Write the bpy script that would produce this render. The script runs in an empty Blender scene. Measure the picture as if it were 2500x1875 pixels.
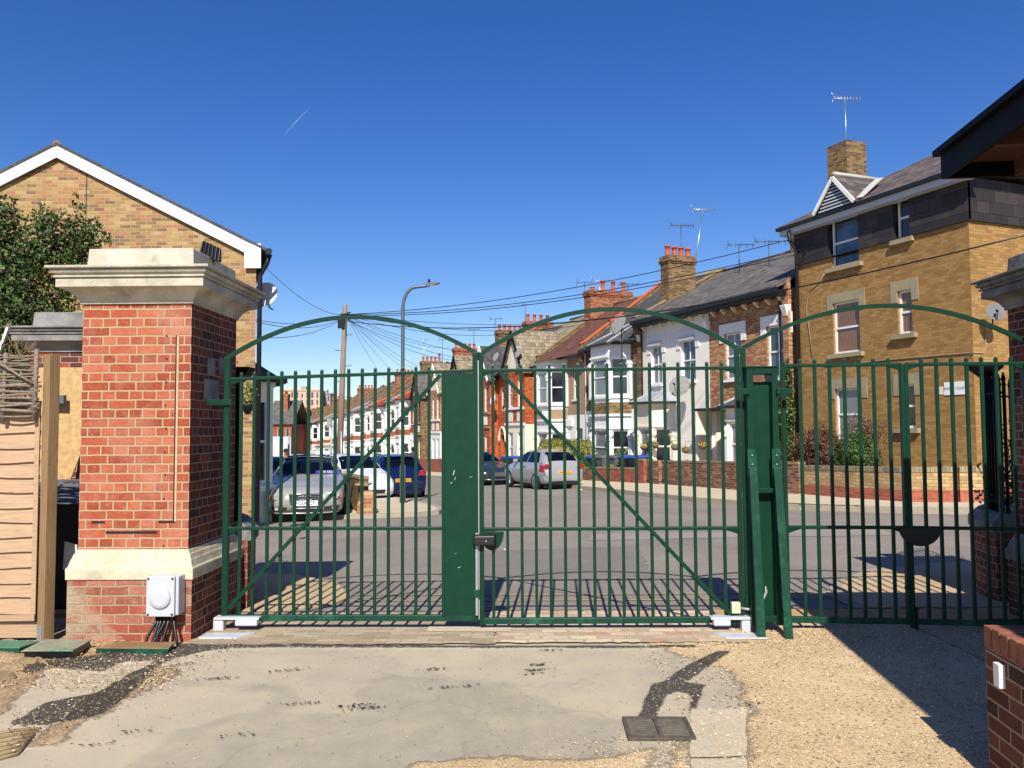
import bpy, bmesh, math, random
from mathutils import Vector, Matrix
R = math.radians
rnd = random.Random(7)
scn = bpy.context.scene
COL = scn.collection

# ------------------------------------------------------------------ camera numbers and site helpers
F = 2020.0; PITCH = R(3.05); ROLL = -0.006; EYE = 1.70

def ray(px, py):
    a = (px-1250)/F; b = -(py-937.5)/F
    c, s = math.cos(ROLL), math.sin(ROLL)
    a, b = c*a-s*b, s*a+c*b
    return Vector((a, math.cos(PITCH)-b*math.sin(PITCH), math.sin(PITCH)+b*math.cos(PITCH)))

def gz(x, y):                       # height of the ground: level forecourt, then a street falling away
    if y <= 8: return 0.0
    y2 = min(y, 130.0); x2 = max(-60.0, min(30.0, x))
    return -.026*(y2-8)+.02*x2*min(1.0, (y2-8)/6)

def atY(px, py, Y):
    d = ray(px, py); t = Y/d.y
    return Vector((d.x*t, Y, EYE+d.z*t))

def G(px, py, h=0.0):
    d = ray(px, py); t = 10.0
    for i in range(60):
        t = .5*t+.5*(EYE-gz(d.x*t, d.y*t)-h)/(-d.z)
    return Vector((d.x*t, d.y*t, gz(d.x*t, d.y*t)+h))

def hitplane(px, py, P0, n):
    d = ray(px, py); O = Vector((0, 0, EYE))
    return O+d*((P0-O).dot(n)/d.dot(n))

# the terrace row: O near end, D away along the street, N out to the street
O2 = Vector((8.8, 26.0)); D2 = Vector((-.3682, .9297)); N2 = Vector((-.9297, -.3682))
def FP(px, py, off=0.0):            # pixel -> (distance along the row, absolute height)
    r = ray(px, py); o = O2+N2*off
    t = o.dot(N2)/(r.x*N2.x+r.y*N2.y)
    p = Vector((r.x*t, r.y*t))
    return (p-O2).dot(D2), EYE+r.z*t
def RP(L, off=0.0):
    p = O2+D2*L+N2*off
    return p

# ------------------------------------------------------------------ mesh helper
class MB:
    def __init__(s): s.v = []; s.f = []; s.m = []; s.sm = []
    def face(s, pts, m=0, smooth=False):
        b = len(s.v); s.v += [tuple(p) for p in pts]; s.f.append(list(range(b, b+len(pts)))); s.m.append(m); s.sm.append(smooth)
    def raw(s, vs, fs, m=0, smooth=False):
        b = len(s.v); s.v += [tuple(p) for p in vs]
        for f in fs: s.f.append([b+i for i in f]); s.m.append(m); s.sm.append(smooth)
        return s
    BF = [(0,3,2,1),(4,5,6,7),(0,1,5,4),(1,2,6,5),(2,3,7,6),(3,0,4,7)]
    def box(s, x0, x1, y0, y1, z0, z1, m=0, M=None):
        c = [Vector(p) for p in ((x0,y0,z0),(x1,y0,z0),(x1,y1,z0),(x0,y1,z0),(x0,y0,z1),(x1,y0,z1),(x1,y1,z1),(x0,y1,z1))]
        if M is not None: c = [M @ p for p in c]
        return s.raw(c, s.BF, m)
    def hexa(s, c, m=0): return s.raw(c, s.BF, m)
    def sbox(s, P, Q, u0, u1, n0, n1, z0, z1, m=0):   # box on a plan segment; n outward to the right of P->Q
        P = Vector(P[:2]); Q = Vector(Q[:2]); t = (Q-P).normalized(); n = Vector((t.y, -t.x))
        c = []
        for z in (z0, z1):
            for (u, k) in ((u0, n1), (u1, n1), (u1, n0), (u0, n0)):
                q = P+t*u+n*k; c.append((q.x, q.y, z))
        return s.raw(c, s.BF, m)
    def beam(s, A, B, w, h, m=0, up=Vector((0, 0, 1))):   # rectangular bar from A to B
        A = Vector(A); B = Vector(B); d = (B-A).normalized(); sd = d.cross(up)
        if sd.length < 1e-4: sd = Vector((1, 0, 0))
        sd.normalize(); u = sd.cross(d).normalized()
        c = []
        for P in (A, B):
            for (i, j) in ((-1,-1),(1,-1),(1,1),(-1,1)): c.append(P+sd*(i*w/2)+u*(j*h/2))
        return s.raw(c, [(0,1,2,3),(7,6,5,4),(0,4,5,1),(1,5,6,2),(2,6,7,3),(3,7,4,0)], m)
    def tube(s, pts, r, n=8, m=0, cap=True):
        pts = [Vector(p) for p in pts]; k = len(pts); rs = r if isinstance(r, (list, tuple)) else [r]*k
        vs = []; prev = None
        for i, p in enumerate(pts):
            d = (pts[min(i+1, k-1)]-pts[max(i-1, 0)]).normalized()
            a = prev if prev is not None else (Vector((0, 0, 1)) if abs(d.z) < .9 else Vector((1, 0, 0)))
            sd = d.cross(a)
            if sd.length < 1e-5: sd = d.cross(Vector((1, 0, 0)))
            sd.normalize(); u = sd.cross(d).normalized(); prev = u
            for j in range(n):
                t = 2*math.pi*j/n; vs.append(p+(sd*math.cos(t)+u*math.sin(t))*rs[i])
        fs = []
        for i in range(k-1):
            for j in range(n):
                a = i*n+j; b = i*n+(j+1) % n; fs.append((a, a+n, b+n, b))
        s.raw(vs, fs, m, True)
        if cap:
            b = len(s.v)-k*n
            s.f.append([b+j for j in range(n)]); s.m.append(m); s.sm.append(False)
            s.f.append([b+(k-1)*n+j for j in reversed(range(n))]); s.m.append(m); s.sm.append(False)
        return s
    def lathe(s, prof, c=(0, 0, 0), n=16, m=0, M=None, smooth=True):  # prof [(r,z)]
        vs = []; fs = []; k = len(prof)
        for (r, z) in prof:
            for j in range(n):
                t = 2*math.pi*j/n; p = Vector((r*math.cos(t), r*math.sin(t), z))
                p = (M @ p) if M is not None else p
                vs.append(p+Vector(c))
        for i in range(k-1):
            for j in range(n):
                a = i*n+j; b = i*n+(j+1) % n; fs.append((a, b, b+n, a+n))
        s.raw(vs, fs, m, smooth)
        b = len(s.v)-k*n
        s.f.append([b+j for j in reversed(range(n))]); s.m.append(m); s.sm.append(False)
        s.f.append([b+(k-1)*n+j for j in range(n)]); s.m.append(m); s.sm.append(False)
        return s
    def prism(s, poly, h, m=0, M=None, mtop=None):      # poly [(x,y)] extruded 0..h in z, then M
        n = len(poly); a = [Vector((p[0], p[1], 0)) for p in poly]; b = [Vector((p[0], p[1], h)) for p in poly]
        if M is not None: a = [M @ p for p in a]; b = [M @ p for p in b]
        s.face(list(reversed(a)), m); s.face(b, m if mtop is None else mtop)
        for i in range(n):
            j = (i+1) % n; s.face([a[i], a[j], b[j], b[i]], m)
        return s
    def rings(s, rings, m=0, cap=True, smooth=False):    # loft closed rings
        n = len(rings[0]); vs = [p for r in rings for p in r]; fs = []
        for i in range(len(rings)-1):
            for j in range(n):
                a = i*n+j; b = i*n+(j+1) % n; fs.append((a, b, b+n, a+n))
        if cap: fs.append(tuple(reversed(range(n)))); fs.append(tuple((len(rings)-1)*n+j for j in range(n)))
        return s.raw(vs, fs, m, smooth)
    def wallseg(s, P, Q, z0, z1, ops, dep=.1, m=0, mr=None):   # wall face on a plan segment with real openings
        P = Vector(P[:2]); Q = Vector(Q[:2]); L = (Q-P).length; t = (Q-P)/L; n = Vector((t.y, -t.x))
        mr = m if mr is None else mr
        us = sorted({0.0, L, *[max(0, min(L, o[0])) for o in ops], *[max(0, min(L, o[1])) for o in ops]})
        zs = sorted({z0, z1, *[max(z0, min(z1, o[2])) for o in ops], *[max(z0, min(z1, o[3])) for o in ops]})
        def pt(u, z, k=0.0):
            q = P+t*u-n*k; return (q.x, q.y, z)
        for i in range(len(us)-1):
            for j in range(len(zs)-1):
                a, b, c, d = us[i], us[i+1], zs[j], zs[j+1]; uc = (a+b)/2; zc = (c+d)/2
                if b-a < 1e-4 or d-c < 1e-4: continue
                if any(o[0] < uc < o[1] and o[2] < zc < o[3] for o in ops): continue
                s.face([pt(a, c), pt(b, c), pt(b, d), pt(a, d)], m)
        for (a, b, c, d) in [o[:4] for o in ops]:
            s.face([pt(a, c), pt(a, c, dep), pt(a, d, dep), pt(a, d)][::-1], mr)
            s.face([pt(b, c), pt(b, c, dep), pt(b, d, dep), pt(b, d)], mr)
            s.face([pt(a, d), pt(a, d, dep), pt(b, d, dep), pt(b, d)][::-1], mr)
            s.face([pt(a, c), pt(a, c, dep), pt(b, c, dep), pt(b, c)], mr)
        return s
    def build(s, name, mats, parent=None, bevel=0, loc=None, rotz=0.0, merge=False):
        me = bpy.data.meshes.new(name)
        me.from_pydata([tuple(v) for v in s.v], [], s.f); 
        if not isinstance(mats, (list, tuple)): mats = [mats]
        for mt in mats: me.materials.append(mt)
        me.polygons.foreach_set('material_index', s.m); me.polygons.foreach_set('use_smooth', s.sm)
        me.update()
        uv = me.uv_layers.new(name='UVMap'); data = []
        vv = me.vertices
        for p in me.polygons:
            n = p.normal
            if abs(n.z) > .995: t = Vector((1, 0, 0)); b = Vector((0, 1, 0))
            else:
                t = Vector((-n.y, n.x, 0)).normalized(); b = n.cross(t)
            for li in p.loop_indices:
                co = vv[me.loops[li].vertex_index].co; data += [co.dot(t), co.dot(b)]
        uv.data.foreach_set('uv', data)
        o = bpy.data.objects.new(name, me); COL.objects.link(o)
        if parent: o.parent = parent
        if loc is not None: o.location = loc
        o.rotation_euler.z = rotz
        if merge:
            bm = bmesh.new(); bm.from_mesh(me); bmesh.ops.remove_doubles(bm, verts=bm.verts, dist=.0005); bm.to_mesh(me); bm.free()
        if bevel:
            md = o.modifiers.new('bevel', 'BEVEL'); md.width = bevel; md.segments = 2; md.limit_method = 'ANGLE'; md.angle_limit = R(40)
            if not merge:
                bm = bmesh.new(); bm.from_mesh(me); bmesh.ops.remove_doubles(bm, verts=bm.verts, dist=.0002); bm.to_mesh(me); bm.free()
        return o

def empty(name, loc=(0, 0, 0), rotz=0.0, label=None, cat=None, group=None):
    o = bpy.data.objects.new(name, None); COL.objects.link(o); o.location = loc; o.rotation_euler.z = rotz
    o.empty_display_size = .2
    if label: tag(o, label, cat, group)
    return o
def tag(o, label=None, cat=None, group=None, kind=None):
    if label: o['label'] = label
    if cat: o['category'] = cat
    if group: o['group'] = group
    if kind: o['kind'] = kind
    return o
def children(o): return [c for c in bpy.data.objects if c.parent == o]
def copy_tree(o, loc=None, rotz=None, parent=None, label=None):
    c = o.copy(); COL.objects.link(c); c.parent = parent
    if loc is not None: c.location = loc
    if rotz is not None: c.rotation_euler.z = rotz
    if label: c['label'] = label
    for ch in children(o): copy_tree(ch, parent=c)
    return c

# ------------------------------------------------------------------ materials
def lin(h):
    if not isinstance(h, str): return tuple(h)+((1,) if len(h) == 3 else ())
    c = [int(h[i:i+2], 16)/255 for i in (0, 2, 4)]
    return tuple((x/12.92 if x <= .04045 else ((x+.055)/1.055)**2.4) for x in c)+(1,)
class NT:
    def __init__(s, name):
        s.mat = bpy.data.materials.new(name); s.mat.use_nodes = True; s.t = s.mat.node_tree; s.t.nodes.clear()
        s.out = s.n('ShaderNodeOutputMaterial'); s.b = s.n('ShaderNodeBsdfPrincipled'); s.l(s.b.outputs[0], s.out.inputs[0])
    def n(s, typ, **kw):
        nd = s.t.nodes.new(typ)
        for k, v in kw.items():
            if k in nd.inputs.keys(): nd.inputs[k].default_value = v
            else: setattr(nd, k, v)
        return nd
    def l(s, a, b): s.t.links.new(a, b)
    def coord(s, kind='UV', scale=(1, 1, 1)):
        tc = s.n('ShaderNodeTexCoord'); mp = s.n('ShaderNodeMapping'); mp.inputs['Scale'].default_value = scale
        s.l(tc.outputs[kind], mp.inputs[0]); return mp.outputs[0]
    def noise(s, vec, scale, detail=4, rough=.6):
        nd = s.n('ShaderNodeTexNoise'); nd.inputs['Scale'].default_value = scale; nd.inputs['Detail'].default_value = detail; nd.inputs['Roughness'].default_value = rough
        s.l(vec, nd.inputs['Vector']); return nd.outputs['Fac']
    def ramp(s, fac, stops, interp='LINEAR'):
        nd = s.n('ShaderNodeValToRGB'); cr = nd.color_ramp; cr.interpolation = interp
        while len(cr.elements) < len(stops): cr.elements.new(.5)
        for e, (p, c) in zip(cr.elements, stops): e.position = p; e.color = lin(c)
        s.l(fac, nd.inputs[0]); return nd.outputs[0]
    def mix(s, fac, a, b, blend='MIX'):
        nd = s.n('ShaderNodeMix', data_type='RGBA', blend_type=blend)
        for inp, v in ((nd.inputs[0], fac), (nd.inputs[6], a), (nd.inputs[7], b)):
            if isinstance(v, bpy.types.NodeSocket): s.l(v, inp)
            elif isinstance(v, (int, float)): inp.default_value = v
            else: inp.default_value = lin(v)
        return nd.outputs[2]
    def math(s, op, a, b=0.0, clamp=False):
        nd = s.n('ShaderNodeMath', operation=op, use_clamp=clamp)
        for inp, v in ((nd.inputs[0], a), (nd.inputs[1], b)):
            if isinstance(v, bpy.types.NodeSocket): s.l(v, inp)
            else: inp.default_value = v
        return nd.outputs[0]
    def bump(s, h, dist=.01, strength=1.0):
        nd = s.n('ShaderNodeBump'); nd.inputs['Distance'].default_value = dist; nd.inputs['Strength'].default_value = strength
        s.l(h, nd.inputs['Height']); s.l(nd.outputs[0], s.b.inputs['Normal'])
    def set(s, col=None, rough=None, metal=None, spec=None):
        if col is not None:
            if isinstance(col, bpy.types.NodeSocket): s.l(col, s.b.inputs['Base Color'])
            else: s.b.inputs['Base Color'].default_value = lin(col)
        if rough is not None: s.b.inputs['Roughness'].default_value = rough
        if metal is not None: s.b.inputs['Metallic'].default_value = metal
        if spec is not None: s.b.inputs['Specular IOR Level'].default_value = spec
        return s

def plain(name, col, rough=.6, metal=0, var=.12, scale=6.0, bump=.0, bscale=60, spec=.5, dirt=None, coat=0):
    """painted or plain stuff: base colour with slight blotches of wear"""
    n = NT(name); v = n.coord('Object')
    f = n.noise(v, scale, 5, .65)
    c = lin(col); lo = tuple(x*(1-var*1.6) for x in c[:3]); hi = tuple(min(1, x*(1+var)) for x in c[:3])
    out = n.ramp(f, [(.3, lo), (.7, hi)])
    if dirt:
        d = n.noise(v, scale*.4, 6, .75); out = n.mix(n.ramp(d, [(.52, (0, 0, 0)), (.68, (1, 1, 1))]), out, dirt)
    n.set(out, rough, metal, spec)
    if coat: n.b.inputs['Coat Weight'].default_value = coat; n.b.inputs['Coat Roughness'].default_value = .05
    if bump: n.bump(n.noise(v, bscale, 4, .6), bump)
    return n.mat

def brick(name, cols, mortar, bw=.225, bh=.075, ms=.010, squash=1.0, bump=.006, stain=None, stainamt=.5, spots=None, vec=None, rough=.85, offset=.5, wob=.0, srange=(.45, .72)):
    """per-brick colours picked from a ramp; mortar recessed"""
    n = NT(name); v = n.coord('UV')
    if wob:
        nz = n.n('ShaderNodeTexNoise'); nz.inputs['Scale'].default_value = 9; n.l(v, nz.inputs['Vector'])
        sub = n.n('ShaderNodeVectorMath', operation='SUBTRACT'); n.l(nz.outputs['Color'], sub.inputs[0]); sub.inputs[1].default_value = (.5, .5, .5)
        mul = n.n('ShaderNodeVectorMath', operation='MULTIPLY'); n.l(sub.outputs[0], mul.inputs[0]); mul.inputs[1].default_value = (wob, wob, 0)
        ad = n.n('ShaderNodeVectorMath', operation='ADD'); n.l(v, ad.inputs[0]); n.l(mul.outputs[0], ad.inputs[1]); vb = ad.outputs[0]
    else: vb = v
    b = n.n('ShaderNodeTexBrick', offset=offset, squash=squash, squash_frequency=2)
    b.inputs['Scale'].default_value = 1; b.inputs['Brick Width'].default_value = bw; b.inputs['Row Height'].default_value = bh
    b.inputs['Mortar Size'].default_value = ms/2; b.inputs['Mortar Smooth'].default_value = .25
    b.inputs['Color1'].default_value = (0, 0, 0, 1); b.inputs['Color2'].default_value = (1, 1, 1, 1); b.inputs['Mortar'].default_value = (.5, .5, .5, 1)
    n.l(vb, b.inputs['Vector'])
    k = len(cols); tone = n.ramp(b.outputs['Color'], [((i+.0)/k, c) for i, c in enumerate(cols)], 'CONSTANT')
    f = n.noise(v, 14, 5, .7)
    tone = n.mix(.55, tone, n.ramp(f, [(.25, (.55, .55, .55)), (.65, (1, 1, 1))]), 'MULTIPLY')
    tone = n.mix(.22, tone, (1, 1, 1), 'MIX') if False else tone
    if spots:
        s = n.noise(v, 38, 3, .8); tone = n.mix(n.ramp(s, [(.60, (0, 0, 0)), (.70, (.75, .75, .75))]), tone, spots)
    out = n.mix(b.outputs['Fac'], tone, mortar)
    if stain:
        d = n.noise(v, 1.1, 6, .75); out = n.mix(n.math('MULTIPLY', n.ramp(d, [(srange[0], (0, 0, 0)), (srange[1], (1, 1, 1))]), stainamt), out, stain)
    n.set(out, rough, 0, .3)
    h = n.math('SUBTRACT', n.math('MULTIPLY', n.noise(v, 45, 5, .7), .5), b.outputs['Fac'])
    n.bump(h, bump)
    return n.mat

def tiles(name, cols, joint, tw=.2, th=.12, bump=.012, lich=None, rough=.8):
    n = NT(name); v = n.coord('UV')
    b = n.n('ShaderNodeTexBrick', offset=.5)
    b.inputs['Scale'].default_value = 1; b.inputs['Brick Width'].default_value = tw; b.inputs['Row Height'].default_value = th
    b.inputs['Mortar Size'].default_value = .006; b.inputs['Mortar Smooth'].default_value = .5
    b.inputs['Color1'].default_value = (0, 0, 0, 1); b.inputs['Color2'].default_value = (1, 1, 1, 1)
    n.l(v, b.inputs['Vector'])
    k = len(cols); tone = n.ramp(b.outputs['Color'], [(i/k, c) for i, c in enumerate(cols)], 'CONSTANT')
    tone = n.mix(.5, tone, n.ramp(n.noise(v, 3, 6, .7), [(.3, (.5, .5, .5)), (.7, (1, 1, 1))]), 'MULTIPLY')
    if lich: tone = n.mix(n.ramp(n.noise(v, 9, 6, .8), [(.62, (0, 0, 0)), (.72, (.8, .8, .8))]), tone, lich)
    out = n.mix(b.outputs['Fac'], tone, joint)
    n.set(out, rough, 0, .3)
    sx = n.n('ShaderNodeSeparateXYZ'); n.l(v, sx.inputs[0])
    saw = n.math('FRACT', n.math('DIVIDE', sx.outputs[1], th))
    n.bump(n.math('SUBTRACT', n.math('MULTIPLY', saw, -1.0), b.outputs['Fac']), bump)
    return n.mat

def wood(name, c1, c2, scale=(1, 1, 18), rough=.75, knots=True):
    n = NT(name); v = n.coord('Object', scale)
    f = n.noise(v, 3.5, 6, .7); out = n.ramp(f, [(.25, c2), (.6, c1), (.9, c2)])
    if knots:
        w = n.coord('Object', (5, 5, 9)); vo = n.n('ShaderNodeTexVoronoi'); vo.inputs['Scale'].default_value = 1; n.l(w, vo.inputs['Vector'])
        out = n.mix(n.ramp(vo.outputs['Distance'], [(.0, (1, 1, 1)), (.09, (0, 0, 0))]), out, '6e4222')
    n.set(out, rough, 0, .3); n.bump(f, .002); return n.mat

def pane_mat(name, col, stripes=None, rough=.06, scale=14):
    n = NT(name); v = n.coord('UV')
    f = n.noise(v, 1.7, 2, .5)
    c = lin(col); base = n.ramp(f, [(.35, tuple(x*.5 for x in c[:3])), (.65, tuple(min(1, x*1.5) for x in c[:3]))])
    if stripes:
        w = n.n('ShaderNodeTexWave', bands_direction='X'); w.inputs['Scale'].default_value = scale; w.inputs['Distortion'].default_value = 3; w.inputs['Detail'].default_value = 2
        n.l(v, w.inputs['Vector']); base = n.mix(w.outputs['Fac'], base, stripes)
    n.set(base, rough, 0, .9); return n.mat

def leafmat(name, a, b, rough=.55, trans=.0):
    n = NT(name); v = n.coord('Object'); f = n.noise(v, 2.3, 3, .6)
    g = n.n('ShaderNodeNewGeometry'); f2 = g.outputs['Random Per Island']
    out = n.ramp(n.math('MULTIPLY', n.math('ADD', f, f2), .5), [(.3, a), (.7, b)])
    n.set(out, rough, 0, .35); return n.mat

M = {}
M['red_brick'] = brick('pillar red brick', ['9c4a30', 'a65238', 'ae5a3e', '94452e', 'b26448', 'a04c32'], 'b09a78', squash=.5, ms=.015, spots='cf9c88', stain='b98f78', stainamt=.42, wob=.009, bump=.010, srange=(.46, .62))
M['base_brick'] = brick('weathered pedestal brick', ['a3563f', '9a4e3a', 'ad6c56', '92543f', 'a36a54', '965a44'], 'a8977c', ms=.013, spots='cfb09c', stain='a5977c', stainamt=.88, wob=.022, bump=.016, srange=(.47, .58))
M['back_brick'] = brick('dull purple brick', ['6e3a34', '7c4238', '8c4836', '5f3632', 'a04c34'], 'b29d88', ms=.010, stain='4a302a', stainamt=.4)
M['side_brick'] = brick('shade-dark sooty pillar brick', ['6b2f24', '7a382b', '5a2a24', '843f30', '4a2a26'], '9a8a76', squash=.5, ms=.012, spots='b0a090', stain='3a2a26', stainamt=.55, wob=.008, bump=.009)  # darker copy of the pillar brick; shade of turned-away faces painted in
M['stock'] = brick('yellow stock brick of gable', ['a38452', 'ac8f5e', '957848', 'a27350', '86694a', 'b0966a', 'a87458', '9a804f', 'a68957', '7b624a'], 'b7a480', ms=.011, stain='c49a70', stainamt=.25)
M['yellow'] = brick('golden brick of flats', ['a27b47', 'a9844f', '997341', 'a17945', 'aa8752', '936e3f'], '8f7850', ms=.009, stain='80622f', stainamt=.4)
M['mixbrick'] = brick('mixed brown brick', ['ac8054', '9e6c4a', 'b58c62', 'a86b50', '8f694c', 'ba9568', '9c5c48'], 'b59f82', ms=.010)
M['brown_brick'] = brick('dark stock brick', ['7c6140', '6b5138', '8b6e48', '5c4634', '93764c'], '9a8767', ms=.012, stain='40352a', stainamt=.4)
M['orange_brick'] = brick('orange red brick', ['b2572f', 'bd6236', 'a94e2b', 'b86a41', '9c4629'], 'b07858', ms=.006)
M['garden_brick'] = brick('garden wall brick', ['7a4a38', '8a5844', '6a3f33', '93694f', '5f4438', 'a07a5c'], 'a3927c', ms=.012, stain='54463a', stainamt=.35)
M['garden_red'] = brick('red garden wall brick', ['8f4534', '9c503c', '84402f', 'a05a45'], 'a58d78', ms=.010)
M['buff_brick'] = brick('buff garden wall brick', ['c0a070', 'b89868', 'c8aa7c', 'ad8c60'], '8c7654', ms=.011)
M['salmon_brick'] = brick('salmon brick plinth', ['a65a45', 'b0644e', '9c5240'], 'b08a6c', ms=.009)
M['dark_red_brick'] = brick('dark brick of low wall', ['5c3022', '6d3a28', '4d2a20', '6a4030', '3f2620'], '94826e', ms=.013, bump=.009)
M['far_brick'] = brick('far red brick', ['94513a', 'a05a40', '88472f'], 'a07860', ms=.008)
M['chim_brick'] = brick('chimney red brick', ['a5593c', '94492f', 'b0674a', '7f4230', 'a8714f'], 'a58e72', ms=.011, stain='4f3a2e', stainamt=.4)
M['stone'] = plain('bath stone', 'c9bfa4', .88, var=.18, scale=4, bump=.008, bscale=30, spec=.15, dirt='a2977e')
M['cap_stone'] = plain('cap stone', 'bfb8a6', .88, var=.20, scale=3.5, bump=.006, bscale=35, spec=.15, dirt='8f8775')
M['old_stone'] = plain('grimy stone in shaded grey', '8c8a86', .9, var=.3, scale=2.5, bump=.006, bscale=30, spec=.15, dirt='4c4b49')  # grime plus the grey of shaded caps, put into the base colour
M['white'] = plain('white paint', 'e9e7e1', .55, var=.06, scale=2)
M['fascia_white'] = plain('white plastic fascia', 'f4f4f2', .4, var=.02)
M['cream'] = plain('cream render', 'dcd3bd', .8, var=.07, scale=1.2, bump=.002)
M['cream2'] = plain('warm cream paint', 'e3dac4', .7, var=.06, scale=1.5)
M['render_white'] = plain('old white render', 'ebe5d9', .85, var=.08, scale=1.0, bump=.003)
M['pebble'] = plain('brown pebbledash', 'a3886c', .95, var=.3, scale=40, bump=.008, bscale=60)
M['green'] = plain('green gloss paint', '0b3727', .42, spec=.22, var=.12, scale=9, bump=.0008, bscale=25)
M['green_worn'] = plain('scuffed green paint', '113e2e', .45, spec=.25, var=.16, scale=9, dirt='235a45', bump=.0008, bscale=25)
M['black'] = plain('black paint', '0b0b0e', .6, spec=.12, var=.1)
M['gutter'] = plain('black gutter', '17181c', .5, var=.2)
M['slate'] = tiles('grey slates', ['625e59', '6d6862', '585450', '75706a', '66625d'], '3c3a37', .28, .2, .006, lich='8c8a80')
M['slate_brown'] = tiles('brown grey slates', ['5d5450', '6a5f58', '50494a', '74685f'], '38322f', .28, .2, .006, lich='8e8576')
M['slate_new'] = tiles('smooth dark slates', ['4e4d4e', '565556', '484748'], '363536', .3, .22, .004)
M['wall_slate'] = tiles('hung wall slates', ['35302f', '3c3635', '302d2d', '413a37'], '1e1e1f', .42, .3, .01, rough=.6)
M['tile_brown'] = tiles('brown concrete tiles', ['6b4638', '75503f', '62402f', '6f4a3c'], '392620', .33, .3, .03)
M['tile_beige'] = tiles('beige pantiles', ['8c8068', '9a8d72', '7e735c', 'a0957c'], '4a4436', .2, .26, .035, lich='b0a88c')
M['tile_red'] = tiles('red clay tiles', ['93402f', 'a24a36', '86392b'], '4f2620', .2, .15, .012)
M['lead'] = plain('grey lead', '9a9da2', .55, var=.15, scale=3)
M['lead_light'] = plain('pale flashing', 'b8b5ac', .6, var=.15, scale=3)
M['coping'] = plain('brown coping', '8e7a58', .9, var=.25, scale=5, bump=.004)
M['coping_red'] = plain('orange ridge tile', 'c0603c', .8, var=.15, scale=6)
M['pot'] = plain('terracotta pot', 'b5583a', .8, var=.18, scale=8)
M['dish'] = plain('grey dish metal', 'b4b0a8', .5, var=.12, scale=9)
M['dish_white'] = plain('white dish metal', 'd9d9d6', .45, var=.05, scale=9)
M['alu'] = plain('aluminium', 'b8babd', .35, .9, var=.05)
M['alu_dark'] = plain('dull antenna metal', '5a6068', .5, .6, var=.1)
M['galv'] = plain('galvanised steel', 'a3a6a8', .5, .5, var=.1, scale=12)
M['column'] = plain('grey column paint', '59656e', .45, .3, var=.06)
M['timber'] = wood('weathered pole timber', '8d7d6c', '5e5147', (14, 14, .8))
M['larch'] = wood('larch boards', 'b5987a', '967b60', (1.2, 8, 22))
M['post_wood'] = wood('softwood post', '8f7655', '73593b', (18, 18, 1.2))
M['ply'] = plain('chipboard', 'c2a06c', .85, var=.2, scale=14, bump=.002)
M['wicker'] = wood('grey wicker', '8c7d6e', '51473f', (8, 20, 20), knots=False)
M['soffit'] = wood('soffit boards', '5a3a2a', '452b1f', (1, 14, 14))
M['glass'] = pane_mat('dark window glass', '20262e')
M['glass_blue'] = pane_mat('sky lit window glass', '3a4a5e')
M['net'] = pane_mat('net curtain behind glass', '3a3f46', '8a8f96', scale=9)
M['blind'] = pane_mat('blind behind glass', '6e7468', '878d7e', scale=3)
M['orange_curtain'] = pane_mat('patterned curtain behind glass', '3c3029', 'a07048', scale=6)
M['car_glass'] = plain('car glass', '080c14', .05, var=.1, spec=.45)
M['tyre'] = plain('tyre rubber', '1b1b1c', .8, var=.1)
M['tarmac'] = None
M['plastic_grey'] = plain('pale grey plastic', 'b9bdc4', .45, var=.03)
M['cable'] = plain('black cable', '121214', .35, var=.1)
M['bin'] = plain('grey bin plastic', '5b5d60', .6, var=.08)
M['bin_black'] = plain('black bin plastic', '1d1e21', .55, var=.1)
M['bin_blue'] = plain('blue bin lid', '24489a', .5, var=.1)
M['yellow_plate'] = plain('yellow plate', 'e0a81c', .4, var=.03)
M['white_plate'] = plain('white plate', 'e8e8e6', .4, var=.02)
M['ink'] = plain('black lettering', '15151a', .6, var=.02)
M['ink_grey'] = plain('faded lettering', '8f949c', .6, var=.02)
M['red_lens'] = plain('red lamp lens', '9c1a22', .15, var=.2, scale=30, spec=.8)
M['orange_lens'] = plain('amber lamp lens', 'c8652c', .15, var=.2, scale=30, spec=.8)
M['clear_lens'] = plain('clear lamp lens', 'b9bdb8', .1, .3, var=.35, scale=25, spec=.9)
M['leaf_dark'] = leafmat('glossy dark leaves', '1c2414', '525a30', .5)
M['leaf_olive'] = leafmat('olive leaves', '4a5420', '8f8a3c', .6)
M['leaf_brown'] = leafmat('purple brown twigs', '3f2a22', '7a5640', .7)
M['leaf_green'] = leafmat('green leaves', '27401a', '5a7a30', .6)
M['twig'] = plain('dry twigs', '7d6748', .9, var=.3, scale=20)
M['bark'] = plain('bark', '4e4134', .95, var=.3, scale=20)
M['lintel'] = plain('tan lintel stone', '988c6e', .85, var=.12, scale=3)
M['mortar'] = plain('pointing mortar', 'bfa780', .9, var=.15, scale=20)
M['litter'] = plain('white litter', 'e4e4e0', .7, var=.05)
M['skin'] = plain('skin', '8a5a44', .6, var=.05)
M['skin_dark'] = plain('dark skin', '3d2820', .6, var=.05)
M['cloth_black'] = plain('black cloth', '17171b', .9, var=.15)
M['cloth_navy'] = plain('navy cloth', '1f2740', .9, var=.12)
M['hair'] = plain('dark hair', '14100e', .8, var=.2)
M['flower'] = plain('yellow flowers', 'e8c62a', .7, var=.2, scale=20)

def carpaint(name, col, metal=.5, rough=.28):
    metal *= .45
    n = NT(name); v = n.coord('Object'); c = lin(col)
    f = n.noise(v, 3, 3, .5); n.set(n.ramp(f, [(.3, tuple(x*.92 for x in c[:3])), (.7, c[:3])]), rough, metal, .5)
    n.b.inputs['Coat Weight'].default_value = .7; n.b.inputs['Coat Roughness'].default_value = .05; return n.mat

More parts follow.
